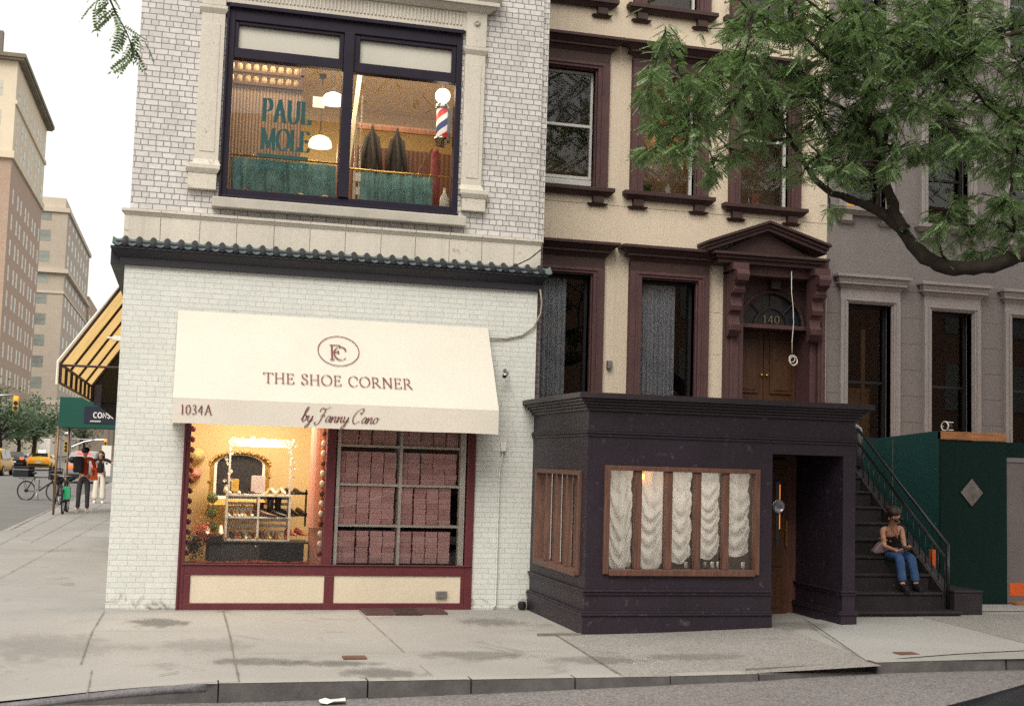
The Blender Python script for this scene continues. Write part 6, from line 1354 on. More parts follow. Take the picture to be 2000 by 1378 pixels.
w.tube([(TKX,-5.0,-.1),(TKX-.05,-4.98,1.0),(TKX-.1,-4.95,2.2),(TKX-.25,-4.9,3.3)],[.30,.25,.23,.22],14); w.tube([(TKX-.15,-4.93,3.0),(TKX,-4.9,4.5),(TKX+.3,-4.8,6.5),(TKX+.5,-4.6,8.5)],[.2,.17,.13,.08],12)
w.build('trunk','bark',tr,smooth=True)
w=MB()
TR[0][0].insert(0,Vector((TKX-.2,-4.92,3.2))); TR[0][1].insert(0,.15)
for pts,rr in TR: w.tube(pts,rr,9)
lp_=[(p,r_) for pts,rr in TR for p,r_ in zip(pts,rr)]
cen=[];dirs=[];scl=[]
rr=random.Random(21)
for (px,py,rp) in clumps:
    nb=max(3,int(rp/(4.4 if px<1600 or py>330 else 3.0))); 
    c0=P(px,py,Y=-4.0+rr.uniform(-.9,.6)); near=min((p for p,_ in lp_),key=lambda p:(p-c0).length)
    mpp=(c0-CAM).length/2430; R3=rp*mpp
    w.tube([near,near.lerp(c0,.5)+Vector((rr.uniform(-.04,.04),rr.uniform(-.1,.1),rr.uniform(0,.06))),c0],[.014,.009,.005],5)
    for k in range(nb):
        e=c0+Vector((rr.gauss(-.15,.55),rr.gauss(0,.8),rr.gauss(0,.5)))*R3
        w.tube([c0.lerp(near,.3*rr.random()),c0.lerp(e,.5)+Vector((0,0,.03)),e],[.006,.004,.002],4,False)
        nl=rr.randint(8,12)
        for q in range(nl):
            t_=.25+.85*q/nl; b_=c0.lerp(e,t_)+Vector((rr.gauss(0,.02),rr.gauss(0,.04),rr.gauss(0,.02))); ax=(e-c0).normalized(); az=rr.uniform(0,6.28)
            d=ax*.5+Vector((math.cos(az),math.sin(az),0))*.9+Vector((-.10,0,-.35-.25*rr.random())); cen.append(tuple(b_)); dirs.append(tuple(d)); scl.append(rr.uniform(.55,.95))
# leaves sprouting along every limb
for pts,rd in TR[1:]:
    for p,r_ in zip(pts,rd):
        for q in range(3):
            az=rr.uniform(0,6.28); cen.append(tuple(p)); dirs.append((math.cos(az),math.sin(az),-.3)); scl.append(rr.uniform(.5,.9))
w.build('limb','bark',tr,smooth=True)
# extra crown leaves above the frame, unseen, added to darken the right side
for k in range(3800):
    th=rr.uniform(0,6.28); q=Vector((11.5+rr.gauss(0,3.0),-4.6+rr.gauss(0,2.6),8.8+rr.gauss(0,.8)))
    if q.z<7.6 or q.x<5.5: q.z=max(q.z,8.2)
    cen.append(tuple(q)); dirs.append((math.cos(th),math.sin(th),-.4)); scl.append(rr.uniform(1.8,2.8))
v,f=place_leaves(np.array(cen),np.array(dirs),np.array(scl)); leaf_mesh('crown',v,f,M['leaf'],tr)
print('leaves',len(cen),len(f))
# sprig hanging at the top left
sp_=thing('locust_sprig','thin leafy locust twig hanging into the sky beside the white brick building','twig',(P(215,0,Y=-8.5).x,-8.5,4.0))
w=MB(); A=[(205,-60),(215,0),(228,30),(240,50),(250,70),(258,95),(262,115)]; pts=[P(x,y,Y=-8.5) for x,y in A]; w.tube(pts,[.006,.005,.004,.0035,.003,.002,.0015],5)
B=[(212,-40),(190,0),(185,20)]; ptsb=[P(x,y,Y=-8.5) for x,y in B]; w.tube(ptsb,.002,4); Cc=[(242,52),(265,65),(285,78)]; ptsc=[P(x,y,Y=-8.5) for x,y in Cc]; w.tube(ptsc,.002,4); w.build('stem','bark',sp_)
cen=[];dirs=[];scl=[]
for pl,off_ in ((pts,0),(ptsb,0),(ptsc,0)):
    for i in range(1,len(pl)):
        for q in range(3):
            b_=pl[i-1].lerp(pl[i],q/3); az=rr.uniform(0,6.28); cen.append(tuple(b_)); dirs.append((math.cos(az)*.8,math.sin(az)*.8,-.75)); scl.append(rr.uniform(.55,.8))
v,f=place_leaves(np.array(cen),np.array(dirs),np.array(scl)); leaf_mesh('leaves',v,f,M['leaf'],sp_)
# ================= avenue =================
def fwin(bld,face,u0,u1,z0,z1,pos,mw,frame=True):
    """window on a far building. face 'x': plane X=pos seen from +X; face 'y': plane Y=pos seen from -Y"""
    w=MB(); g_=MB()
    if face=='x': w.box(pos-.1,pos+.06,u0,u1,z0-.18,z0); g_.box(pos-.05,pos+.02,u0,u1,z0,z1); g_.box(pos+.02,pos+.05,u0,u1,(z0+z1)/2-.05,(z0+z1)/2+.05)
    else: w.box(u0-.1,u1+.1,pos-.08,pos+.05,z0-.2,z0); g_.box(u0,u1,pos-.03,pos+.05,z0,z1); g_.box(u0,u1,pos-.06,pos-.03,(z0+z1)/2-.06,(z0+z1)/2+.06)
    o_=g_.build('window',mw,bld)
    return o_
M['blind_win']=mat('pale blinded window',(.46,.45,.40),.4,.25,.15,0); M['dark_win']=mat('shaded window',(.24,.26,.24),.25,.4,.12,0)
fb=lambda n,c,c2: brick(n,c,c2,(c[0]*.8,c[1]*.8,c[2]*.8),.6,.3,.03,.1,.9,(c[0]*.7,c[1]*.7,c[2]*.7),.3)
M['A_mid']=fb('tan brown far brick',(.42,.31,.24),(.47,.36,.28)); M['A_top']=mat('pale yellow far stone',(.60,.53,.41),.9,.1,.2,0); M['B_br']=fb('taupe far brick',(.45,.39,.32),(.50,.44,.37)); M['far_st']=mat('far pale stone',(.50,.44,.36),.9,.1,.2,0)
Ab=thing('apartment_tower','tall pinkish brown apartment building with pale top storeys and dark cornice on the avenue','building',(-22,170,0))
w=MB(); w.box(-50,-22,152,187,7,38); w.build('brick_storeys','A_mid',Ab)
w=MB(); w.box(-50,-22.001,151.99,187,38.9,50.6); w.box(-50,-21.7,151.5,187.3,38,38.9); w.build('upper_storeys','A_top',Ab); w=MB(); w.box(-22.01,-21.75,151.7,187.2,45.0,45.5); w.build('string_course','A_top',Ab); w=MB(); w.box(-50,-21.9,151.9,187.1,0,7); w.box(-50,-21.6,151.6,187.4,7,7.9); w.build('base_storeys','A_top',Ab)
w=MB(); w.box(-22.02,-21.98,152.0,153.8,8,38); w.box(-24.5,-22,151.96,152.02,8,38); w.build('quoin',M['far_st'],Ab) if False else None
w=MB(); w.box(-50,-21.0,151,188.3,50.9,51.4); w.box(-50,-21.2,151.2,188,50.6,50.9); w.build('roof_cornice',mat('weathered copper cornice',(.16,.14,.10),.8,.3,.3,0),Ab)
w=MB(); 
for x,y,z,h in ((-25,156,51.5,4),(-27,158,51.5,3),(-24,162,51.5,2.6)): w.box(x-.5,x+.5,y-.5,y+.5,z,z+h)
w.build('roof_stack','joint',Ab)
wz=[9.6+3.3*i for i in range(8)]+[39.4,42.2,46.0]
for zi,z in enumerate(wz):
    for i in range(8):
        y=154.5+4.1*i+(.8 if i%2 else 0); fwin(Ab,'x',y,y+1.35,z,z+2.0,-22,'blind_win' if (zi+i)%5 else 'dark_win')
    fwin(Ab,'y',-25.4,-23.6,z,z+2.0,152,'blind_win')
Bb=thing('apartment_block','taupe brick apartment block beyond the pinkish tower on the avenue','building',(-22,250,0))
w=MB(); w.box(-50,-22,228,284,4,45.2); w.build('brick_storeys','B_br',Bb)
w=MB(); w.box(-50,-21.6,227.6,284.4,45.2,46.0); w.box(-50,-21.3,227.3,284.6,33.8,34.6); w.box(-50,-21.8,227.8,284.2,30.0,30.5); w.box(-50,-21.8,227.8,284.2,9.5,10.2); w.box(-50,-21.9,227.9,284.1,0,4); w.box(-40,-22.5,228.5,240,46,48); w.build('stone_band','far_st',Bb)
for k in range(10):
    z=8.5+3.9*k
    if z>44: break
    fwin(Bb,'y',-26.9,-24.8,z,z+2.1,228,'dark_win'); 
    for i in range(7): fwin(Bb,'x',232+7.2*i,234.4+7.2*i,z,z+2.1,-22,'dark_win')
Cb=thing('distant_block','hazy pinkish block far down the avenue','building',(-22,340,0)); w=MB(); w.box(-50,-22,290,420,0,37); w.build('wall','A_mid',Cb)
for k in range(6):
    for i in range(6): fwin(Cb,'x',293+9*i,296+9*i,8+4.5*k,10.5+4.5*k,-22,'dark_win')
Db=thing('far_terrace','pale low buildings closing the far end of the avenue','building',(-12,430,0)); w=MB(); w.box(-40,0,430,445,0,16); w.build('wall','far_st',Db)
for i in range(8): w=MB(); w.box(-22+2.8*i,-20.6+2.8*i,429.9,430.1,3,12); w.build('window','dark_win',Db)
Eb=thing('avenue_building','plain brick building next to the corner building along the avenue','building',(0,40,0)); w=MB(); w.box(.02,9,14.05,80,0,14); w.build('wall','purple_brick',Eb)
# street across the avenue
Fb=thing('corner_shop_building','pale building with dark shop awnings behind the avenue trees','building',(-20,110,0)); w=MB(); w.box(-50,-20,100,150,0,7.6); w.build('wall','far_st',Fb)
for i in range(5): w=MB(); w.box(-20.05,-19.95,103+9*i,108+9*i,.4,3.4); w.build('shop_window','dark_win',Fb); w=MB(); w.prism([(-20,102.5+9*i,3.9),(-18.6,102.5+9*i,2.9),(-18.6,102.5+9*i,2.6),(-20,102.5+9*i,2.6)],(0,6,0)); w.build('awning','navy_trim',Fb)
M['far_leaf']=leafmat('street tree leaf',(.045,.075,.045),(.075,.12,.07),.5,.6)
def far_tree(x,y,h,r_,label,seed,n=900):
    t=thing('street_tree',label,'tree',(x,y,0),'trees along the avenue'); rr=random.Random(seed); w=MB(); w.tube([(x,y,-.1),(x+.1,y,h*.3),(x-.1,y,h*.55)],[.22,.17,.12],8)
    cl=[]
    for k in range(16):
        d=Vector((rr.gauss(0,1),rr.gauss(0,1),rr.gauss(0,.7))).normalized()*rr.uniform(.35,.95)*r_; c=Vector((x,y,h*.62))+Vector((d.x,d.y,d.z*.62*h/5)); cl.append(c); w.tube([(x,y,h*rr.uniform(.28,.5)),c],[.07,.02],5)
    w.build('trunk','bark',t); V=[];F=[]
    c_=[];d_=[]
    mb=MB()
    for c in cl:
        for q in range(n//16):
            p=c+Vector((rr.gauss(0,1),rr.gauss(0,1),rr.gauss(0,.8)))*r_*.26; e1=Vector((rr.gauss(0,1),rr.gauss(0,1),rr.gauss(0,.5))).normalized()*.17; e2=e1.orthogonal().normalized()*.09; mb.quad(p-e1,p-e2,p+e1,p+e2)
    mb.build('crown','far_leaf',t)
far_tree(-12.6,86,6.2,2.5,'round street tree left of the amber traffic light on the avenue',1,1500)
far_tree(-10.9,93,6.9,2.3,'taller street tree between the traffic light and the green canopy',2,1400)
far_tree(-17,150,7,3,'tree under the far end of the green canopy',3,1000); far_tree(-13,175,7.5,3,'tree seen behind the far signal mast on the avenue',4,1000); far_tree(-17.5,205,8,3.4,'farthest green tree down the avenue',5,900); far_tree(-15,118,6.0,2.6,'small tree before the far pale terrace',6,900)
# yellow side awning
t=thing('side_awning','ochre yellow canvas awning on the avenue side of the corner building','awning',(-.5,7,2.6))
X1_,zt,zf,zb=-1.0,4.40,2.93,2.62; ya,yb=3.9,10.3
w=MB(); w.quad((-.0,ya,zt),(X1_,ya,zf),(X1_,yb,zf),(0,yb,zt)); w.quad((X1_,ya,zf),(X1_,ya,zb),(X1_,yb,zb),(X1_,yb,zf)); w.build('canopy','yellow_canvas',t)
w=MB()
for i in range(5): y=ya+.02+(yb-ya-.04)*i/4; w.tube([(0,y,zt-.03),(X1_+.02,y,zf-.03)],.022,6)
for i in range(8): y=ya+.02+(yb-ya-.04)*i/7; w.tube([(X1_+.03,y,zf-.02),(X1_+.03,y,zb+.02)],.024,6)
w.tube([(X1_+.03,ya,zf-.03),(X1_+.03,yb,zf-.03)],.022,6); w.tube([(X1_+.03,ya,zb+.02),(X1_+.03,yb,zb+.02)],.02,6); w.tube([(X1_+.03,ya+.02,zf-.04),(0,ya+.02,zf-.04)],.018,6); w.build('awning_frame',mat('dark maroon frame',(.035,.010,.010),.5,.1,5,0),t)
w=MB(); w.tube([(-.01,ya,zt+.01),(X1_-.01,ya,zf+.01),(X1_-.01,ya,zb)],.018,6); w.build('piping','white',t)
w=MB(); w.prism([(-.02,yb+.02,zt),(X1_,yb+.02,zf),(X1_,yb+.02,zb),(-.02,yb+.02,zb)],(0,.04,0)); w.prism([P(185,757,Y=yb+.1),P(240,700,Y=yb+.1),P(240,832,Y=yb+.1),P(222,817,Y=yb+.1),P(186,786,Y=yb+.1)],(0,.3,0)); w.build('end_panel','black',t)
w=MB(); w.box(-.93,-.8,yb-.01,yb+.06,2.55,2.95); w.build('blue_post',mat('slate blue post',(.06,.07,.14),.6,.1,4,0),t)
c=P(222,656,Y=-.02); w=MB(); w.box(-.10,-.0,.3,.4,c.z-.02,c.z+.03); w.box(-.16,-.10,.32,.38,c.z-.0,c.z+.02); o_=w.build('wall_lamp','white',bev=.004); retop(o_); tag(o_,'small white fitting on the corner edge beside the yellow awning','fitting')
# green canopy
t=thing('entrance_canopy','dark green entrance canopy with white lettering across the avenue pavement','canopy',(-1.2,21,2.3)); xa=-2.42
w=MB(); w.prism([(xa,20,2.28),(xa,20,3.06),(.0,20,3.06),(.0,20,2.28)],(0,2.2,0)); w.build('canopy','green_canvas',t)
w=MB(); w.box(-1.80,-1.0,19.985,19.998,2.40,2.84); w.build('sign_panel',mat('navy sign panel',(.012,.015,.035),.6,.1,4,0),t)
w=MB(); a=P(182,814,Y=19.98); text_mesh(w,'CONSO',SG,.145,(a.x,19.975,2.545),(1,0,0),(0,0,1),.2,.2,0,uniform=True,track=.1,width=.555); a=P(176,825,Y=19.98)
for i in range(12): w.box(a.x+.022*i,a.x+.022*i+.016,19.974,19.98,2.435+.006*(i%2),2.475)
w.build('lettering','white',t)
for (px,Yp,lb) in ((109,20.1,'a'),(119,22.0,'b')):
    pass
for x,y in ((xa-.0,20.05),(xa+.10,22.1)):
    w=MB(); w.tube([(x,y,0),(x,y,2.3)],.030,8); w.build('canopy_post','ply_pole',t,smooth=True)
# bicycles
def bike(label,rear,front,kind):
    t=thing('bicycle',label,'bicycle',(0,0,0),'bicycles at the avenue kerb')
    Rw=.33; 
    for x in (0,1.08):
        w=MB(); w.tube([(x+Rw*math.cos(a_),0,Rw+Rw*math.sin(a_)) for a_ in [k*math.pi/14 for k in range(29)]],.022,7,False); wh=w.build('tyre','rubber',t,smooth=True)
        w=MB(); w.tube([(x+(Rw-.03)*math.cos(a_),0,Rw+(Rw-.03)*math.sin(a_)) for a_ in [k*math.pi/14 for k in range(29)]],.008,5,False)
        for k in range(14): a_=k*math.pi/7; w.tube([(x,0,Rw),(x+(Rw-.03)*math.cos(a_),0,Rw+(Rw-.03)*math.sin(a_))],.003,3,False)
        w.build('spoke','steel',wh)
        w=MB(); w.tube([(x,-.05,Rw),(x,.05,Rw)],.03 if x else .055,8); w.build('hub','black',wh)
    w=MB(); bb=(.42,0,.30); st_=(.28,0,.80); ht=(.92,0,.82); hb=(.96,0,.68)
    for a,b_,r_ in ((bb,st_,.022),(st_,ht,.020),(bb,hb,.026),((0,.04,Rw),bb,.012),((0,-.04,Rw),bb,.012),((0,.04,Rw),st_,.010),((0,-.04,Rw),st_,.010),(ht,hb,.026),(hb,(1.08,.05,Rw),.014),(hb,(1.08,-.05,Rw),.014),(st_,(.25,0,.92),.014)): w.tube([a,b_],r_,7)
    fm=w.build('frame','black',t,smooth=True)
    w=MB(); w.tube([(.10,0,.93),(.24,0,.95),(.36,0,.95)],[.06,.05,.02],8); w.build('saddle','black',t,smooth=True)
    w=MB(); w.tube([ht,(.90,0,.98)],.014,6); w.tube([(.86,-.30,1.0),(.93,-.12,.99),(.93,.12,.99),(.86,.30,1.0)],.013,6); w.build('handlebar','steel',t,smooth=True)
    w=MB(); w.lathe((bb[0],-.04,bb[2]),[(.09,0),(.09,.01)],14,'y'); w.tube([bb,(.42,-.1,.14)],.010,5); w.tube([bb,(.42,.1,.46)],.010,5); w.box(.37,.47,-.17,-.08,.13,.15); w.box(.37,.47,.08,.17,.45,.47); w.build('crank_and_pedals','steel',t)
    if kind!='plain':
        w=MB(); w.box(-.28,.18,-.06,.06,.74,.76); w.tube([(0,.06,Rw),(-.1,.06,.74)],.008,4); w.tube([(0,-.06,Rw),(-.1,-.06,.74)],.008,4); w.build('rack','black',t)
        w=MB(); w.box(.33,.47,-.04,.04,.34,.74); 
        w.build('battery','steel',t,bev=.01); w=MB(); w.tube([bb,(.36,.2,.0)],.010,5); w.build('kickstand','steel',t)
    if kind=='box':
        w=MB(); w.box(-.42,.16,-.22,.22,.80,1.18); bx=w.build('delivery_box','black_cloth',t,bev=.03); w=MB(); w.box(-.43,.17,-.23,.23,1.05,1.08); w.build('box_trim','steel',bx)
    if kind=='crate':
        w=MB()
        for z in (.85,.95,1.05,1.15): w.box(-.38,.10,-.19,.19,z,z+.03)
        for x,y in ((-.38,-.19),(.08,-.19),(-.38,.17),(.08,.17)): w.box(x,x+.02,y,y+.02,.78,1.18)
        w.box(-.37,.09,-.18,.18,.80,1.05); w.build('crate','rubber',t); w=MB(); w.ball((.75,0,.80),.17,10,8,1.5,.8,1); w.build('pannier','black_cloth',t,smooth=True)
    if kind=='plain':
        for s in (-1,1): w=MB(); w.tube([(.93,s*.16,.98),(.95,s*.20,.90)],[.06,.09],8); w.build('bar_mitt','black_cloth',t,smooth=True)
    d=Vector(front)-Vector(rear); t.location=rear; t.rotation_euler=(0,0,math.atan2(d.y,d.x)); return t
r1=P(50,976,Z=-.13); f1=r1+Vector((1.0,-.42,0)); bike('black electric bicycle side on in the avenue with a black delivery box behind its saddle',r1,f1,'box')
r2=P(92,986,Z=-.13)+Vector((0,0,0)); bike('black electric bicycle with slatted crate, between the first one and the canopy posts',r2+Vector((.12,1.1,0)),r2+Vector((.38,0,0)),'crate')
r3=P(122,1003,Z=0); bike('dark bicycle seen end on, leaning by the canopy post on the pavement',r3+Vector((.02,1.08,0)),r3,'plain')
gb=P(130,962,Y=r3.y+.0); w=MB(); w.prism([(gb.x-.10,gb.y-.12,gb.z-.18),(gb.x+.11,gb.y-.12,gb.z-.15),(gb.x+.09,gb.y-.12,gb.z+.17),(gb.x-.08,gb.y-.12,gb.z+.17)],(0,.16,0)); t=thing('shopping_bag','bright green shopping bag hanging from the end on bicycle','bag',(gb.x,gb.y-.05,gb.z-.18)); w.build('bag_body','green_bag',t,bev=.01); w=MB(); w.tube([(gb.x-.06,gb.y-.05,gb.z+.17),(gb.x-.03,gb.y-.05,gb.z+.30),(gb.x+.04,gb.y-.05,gb.z+.30),(gb.x+.06,gb.y-.05,gb.z+.17)],.010,5); w.build('strap','black_cloth',t)
# pedestrians
mp_=P(160,1000,Z=0); x,y=mp_.x,mp_.y
def Jst(x,y,s=1,**k):
    J=dict(pelvis=(0,0,.95),waist=(0,0,1.10),chest=(0,0,1.30),neck=(0,0,1.48),head=(0,-.02,1.60),face=(0,-1,-.1),shL=(-.19,0,1.43),elL=(-.24,.02,1.15),wrL=(-.22,-.12,.93),shR=(.19,0,1.43),elR=(.24,.02,1.15),wrR=(.22,-.12,.93),hipL=(-.09,0,.90),knL=(-.11,-.02,.50),anL=(-.12,.02,.08),toeL=(-.13,-.12,.035),hipR=(.09,0,.90),knR=(.11,-.02,.50),anR=(.12,.02,.08),toeR=(.13,-.12,.035)); J.update(k)
    return {n:(Vector(v)*s+Vector((x,y,0)) if n!='face' else Vector(v)) for n,v in J.items()}
t,j,f,rt,fu,hd=person('man in red jacket, black helmet and backpack standing beside the bicycles',Jst(x,y,1.02,face=(.7,.5,-.25),elL=(-.22,.08,1.15),wrL=(-.05,-.18,1.02),elR=(.28,.0,1.15),wrR=(.20,-.22,1.03),toeL=(-.02,.14,.035),toeR=(.22,.10,.035)),'red_cloth','grey_cloth','hair',(x,y,0),shoe='white',hairstyle='short')
w=MB(); w.ball(hd+Vector((0,0,.06)),.115,12,8,1,1.15,.8); w.build('helmet','black',t,smooth=True)
t=thing('backpack','black backpack with a helmet strapped to it, worn by the man in red','backpack',(x-.15,y-.15,1.1)); w=MB(); w.box(x-.28,x-.02,y-.32,y-.13,1.08,1.52); w.build('pack','black_cloth',t,bev=.05); w=MB(); w.ball((x-.30,y-.2,1.42),.12,10,7,1,1,.8); w.build('spare_helmet','black',t,smooth=True)
w=MB(); w.prism([(x+.16,y-.12,.88),(x+.36,y-.12,.88),(x+.33,y-.12,1.22),(x+.18,y-.12,1.22)],(0,.16,0)); o_=w.build('orange_bag','orange',bev=.02); retop(o_); tag(o_,'orange bag at the right side of the man in red','bag')
mw_=P(192,982,Z=0); x,y=mw_.x,mw_.y
person('woman in black top and wide cream trousers standing with one arm held out',Jst(x,y,.97,face=(-.2,-1,-.35),elL=(-.28,-.08,1.20),wrL=(-.14,-.24,1.24),elR=(.40,-.08,1.32),wrR=(.62,-.16,1.28)),'black_cloth','white_cloth','hair',(x,y,0),shoe='white',flare=1.75,hairstyle='long')
# vehicles
def car(label,loc,paint,rot,kind,group='vehicles on the avenue',lights=True,name='parked_car'):
    t=thing(name,label,'car',(0,0,0),group)
    if kind=='suv': st=[(-2.3,.45,.95,.98,.80,.72),(-2.22,.30,1.0,1.45,.90,.70),(-1.9,.25,1.02,1.68,.93,.72),(-.6,.22,1.0,1.74,.95,.74),(.5,.22,1.0,1.68,.95,.72),(1.1,.22,1.0,1.15,.95,.80),(1.9,.24,.95,1.0,.93,.80),(2.25,.35,.80,.82,.85,.7)]
    else: st=[(-2.35,.40,.85,.88,.78,.66),(-2.2,.26,.92,.98,.88,.70),(-1.6,.22,.94,1.08,.92,.70),(-1.1,.20,.94,1.36,.93,.62),(-.2,.20,.93,1.43,.94,.62),(.5,.20,.92,1.33,.94,.64),(1.05,.20,.90,1.00,.93,.78),(1.8,.22,.82,.88,.92,.76),(2.3,.32,.66,.70,.80,.66)]
    w=MB(); n=None
    for (y,zb,zm,zt_,hw,ht) in st:
        half=[(hw*.9,zb),(hw,zb+.12),(hw*1.01,(zb+zm)/2),(hw*.97,zm),(ht,zt_-.05),(ht*.85,zt_),(0,zt_+.015)]
        ring_=[(a,b_) for a,b_ in half]+[(-a,b_) for a,b_ in reversed(half[:-1])]; n=len(ring_); w.v+=[(a,y,b_) for a,b_ in ring_]
    for i in range(len(st)-1):
        for k in range(n-1): w.f.append((i*n+k,i*n+k+1,(i+1)*n+k+1,(i+1)*n+k))
        w.f.append((i*n+n-1,i*n,(i+1)*n,(i+1)*n+n-1))
    w.f.append(tuple(range(n-1,-1,-1))); w.f.append(tuple(range((len(st)-1)*n,len(st)*n)))
    bd=w.build('body',paint,t,smooth=True,sub=1,recalc=True)
    zr_=1.72 if kind=='suv' else 1.40
    gl=MB()
    if kind=='suv': gl.quad((-.66,-2.27,1.08),(.66,-2.27,1.08),(.60,-2.02,1.58),(-.60,-2.02,1.58)); gl.build('rear_window','car_glass',t); gl=MB(); gl.quad((-.70,1.08,1.12),(.70,1.08,1.12),(.62,.58,1.62),(-.62,.58,1.62)); gl.build('windscreen','car_glass',t)
    else: gl.quad((-.62,-1.72,1.08),(.62,-1.72,1.08),(.55,-1.12,1.37),(-.55,-1.12,1.37)); gl.build('rear_window','car_glass',t); gl=MB(); gl.quad((-.68,1.12,1.0),(.68,1.12,1.0),(.60,.48,1.34),(-.60,.48,1.34)); gl.build('windscreen','car_glass',t)
    ya_,yb_=(-1.8,.55) if kind=='suv' else (-1.2,.6)
    for s in (-1,1):
        for a,b_ in ((ya_,(ya_+yb_)/2-.04),((ya_+yb_)/2+.04,yb_+.2)):
            gl=MB(); zq=zr_-.12; gl.quad((s*.955,a-.05,1.05),(s*.955,b_+.1,1.05),(s*.80,b_-.12,zq),(s*.80,a+.06,zq)); gl.build('side_window','car_glass',t)
        for y in (-1.45,1.42):
            w=MB(); w.lathe((s*.86,y,.33),[(.001,-.10),(.30,-.10),(.33,-.08),(.33,.08),(.30,.10),(.001,.10)],16,'x'); wh=w.build('wheel','rubber',t,smooth=False); w=MB(); w.lathe((s*.86+s*.105,y,.33),[(.20,-.004),(.19,.004),(.05,.01),(.001,.01)],12,'x'); w.build('rim','steel',wh)
        w=MB(); w.box(s*.62-.14,s*.62+.14,-2.37 if kind!='suv' else -2.36,-2.2,.80,.96) ; w.build('tail_lamp','tail' if lights else 'red_ink',t,bev=.02)
        w=MB(); w.box(s*.60-.14,s*.60+.14,2.12,2.33 if kind!='suv' else 2.29,.62,.74); w.build('headlight','steel',t,bev=.02)
        w=MB(); w.box(s*.98,s*1.10,.62,.72,1.0,1.14); w.build('mirror',paint,t,bev=.02)
    w=MB(); w.box(-.78,.78,-2.42,-2.22,.36,.52); w.build('rear_bumper','black',t,bev=.03); w=MB(); w.box(-.22,.22,-2.44,-2.42,.56,.68); w.build('number_plate','white',t)
    if kind=='suv' and lights: w=MB(); w.box(-.35,.35,-2.1,-1.98,1.66,1.71); w.build('brake_lamp','tail',t)
    if paint=='taxi': w=MB(); w.box(-.25,.25,-.25,.0,1.74 if kind=='suv' else 1.44,1.92 if kind=='suv' else 1.60); w.build('roof_sign','head',t,bev=.03)
    t.location=loc; t.rotation_euler=(0,0,rot); return t
car('yellow taxi at the far left edge of the avenue, before the first street tree',(-10.75,70,-.13),'taxi',R_(-4),'suv',name='taxi',lights=False)
car('distant yellow taxi with glowing red tail lamps on the avenue',(-10.2,93,-.13),'taxi',0,'sedan',name='taxi')
car('dark car beside the distant yellow taxi',(-12.3,95,-.13),'car_dark',0,'sedan'); car('black car half hidden behind the delivery box of the electric bicycle',(-13.9,88,-.13),'car_dark',0,'suv')
car('dark sport utility vehicle with pale roof behind the two pedestrians',(-4.3,57.5,-.13),'car_silver',0,'suv')
car('navy car showing only its hood at the bottom right corner of the street',(5.60,-10.60,-.02),'car_dark',R_(90),'sedan',group=None,lights=False)
# signals
def signal(x,y,z,label,lit,s=1.0):
    t=thing('traffic_light',label,'traffic light',(x,y,z-.5*s),'traffic lights on the avenue'); w=MB(); w.box(x-.17*s,x+.17*s,y-.12,y+.12,z-.52*s,z+.52*s); w.build('housing','yellow_iron',t,bev=.02)
    for i,dz in enumerate((.34,0,-.34)): w=MB(); w.lathe((x,y-.13,z+dz*s),[(.001,0),(.15*s,0),(.15*s,-.03)],12,'y'); w.build('lens','amber' if i==lit else 'black',t); 
    return t
sp1=P(31,787,Y=76); signal(sp1.x,76,sp1.z,'amber lit traffic light hanging before the street tree',0,1.0)
t=thing('signal_mast','pale mast arm reaching in from the left edge above the amber traffic light','mast',(-18,76,0)); w=MB(); w.tube([P(-90,790,Y=76),P(0,772,Y=76),P(37,771,Y=76)],.09,8); w.tube([(P(-90,790,Y=76).x,76,-.1),P(-90,790,Y=76)],.12,8); w.build('arm','steel',t,smooth=True)
sp2=P(129,872,Y=88); sg=signal(sp2.x,88,sp2.z,'small yellow traffic light on a pole between the canopy posts',9,.8)
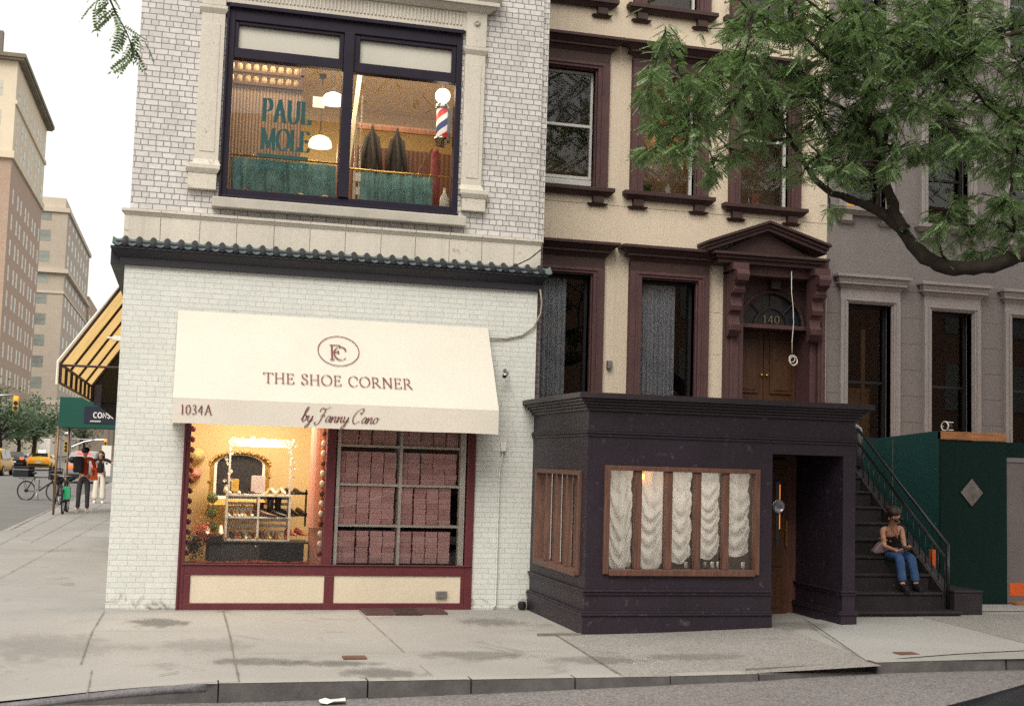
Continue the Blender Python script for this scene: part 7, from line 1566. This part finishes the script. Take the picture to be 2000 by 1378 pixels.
t=thing('signal_pole','thin grey pole carrying the small yellow traffic light','pole',(sp2.x+.3,88,0)); w=MB(); w.tube([(sp2.x+.3,88,-.1),(sp2.x+.3,88,sp2.z+1.2)],.09,8); w.build('pole','steel',t)
t=thing('far_signal_mast','curved grey signal mast with pole, right of the small yellow signal','mast',(P(211,900,Y=100).x,100,0)); w=MB(); w.tube([P(138,873,Y=100),P(165,862,Y=100),P(190,858,Y=100),P(211,858,Y=100)],.07,7); w.build('arm','steel',t); q=P(211,858,Y=100); w=MB(); w.tube([(q.x,100,0),(q.x,100,q.z+3)],.14,8); w.build('pole','grey_door',t)
q=P(206,865,Y=99); signal(q.x,99,q.z,'far traffic light glowing orange near the white brick edge',0,.7)
t=thing('cross_wire','thin grey mast above the curved one, seen under the green canopy','mast',(-8,96,5)); w=MB(); w.tube([P(135,856,Y=96),P(205,860,Y=96)],.04,6); w.build('bar','steel',t)
t=thing('street_lamp','pale street lamp head seen under the green canopy','street lamp',(P(134,850,Y=92).x,92,3)); q=P(134,846,Y=92); w=MB(); w.ball(q,.25,10,7,1.4,1,.5); w.build('lamp_head','white',t,smooth=True); w=MB(); w.tube([(q.x-.5,92,-.1),(q.x-.5,92,q.z-.2),q],.07,7); w.build('post','steel',t)
q=P(207,900,Y=70); w=MB(); w.box(q.x-.3,q.x+.3,70,70.2,0,1.75+.2); o_=w.build('kiosk_panel','white'); retop(o_); tag(o_,'plain white panel standing behind the woman in cream trousers','panel')
q=P(85,905,Y=120); w=MB(); w.box(q.x-.5,q.x+.5,120,120.3,0,2.6); o_=w.build('kiosk_panel','white'); retop(o_); tag(o_,'plain white panel under the trees left of the canopy posts','panel')
# ================= across the street (reflected in every pane) =================
Ob=thing('opposite_terrace','brownstone terrace across the street, seen reflected in the windows','building',(12,-27,0)); w=MB(); w.box(-3,40,-36,-27,-.1,13); w.build('wall','terracotta',Ob)
for i in range(14):
    for k in range(4): w=MB(); w.box(-1.5+3*i,-.3+3*i,-27,-26.95,1.2+3.2*k,3.2+3.2*k); w.build('window','dark_win',Ob)
print('built')
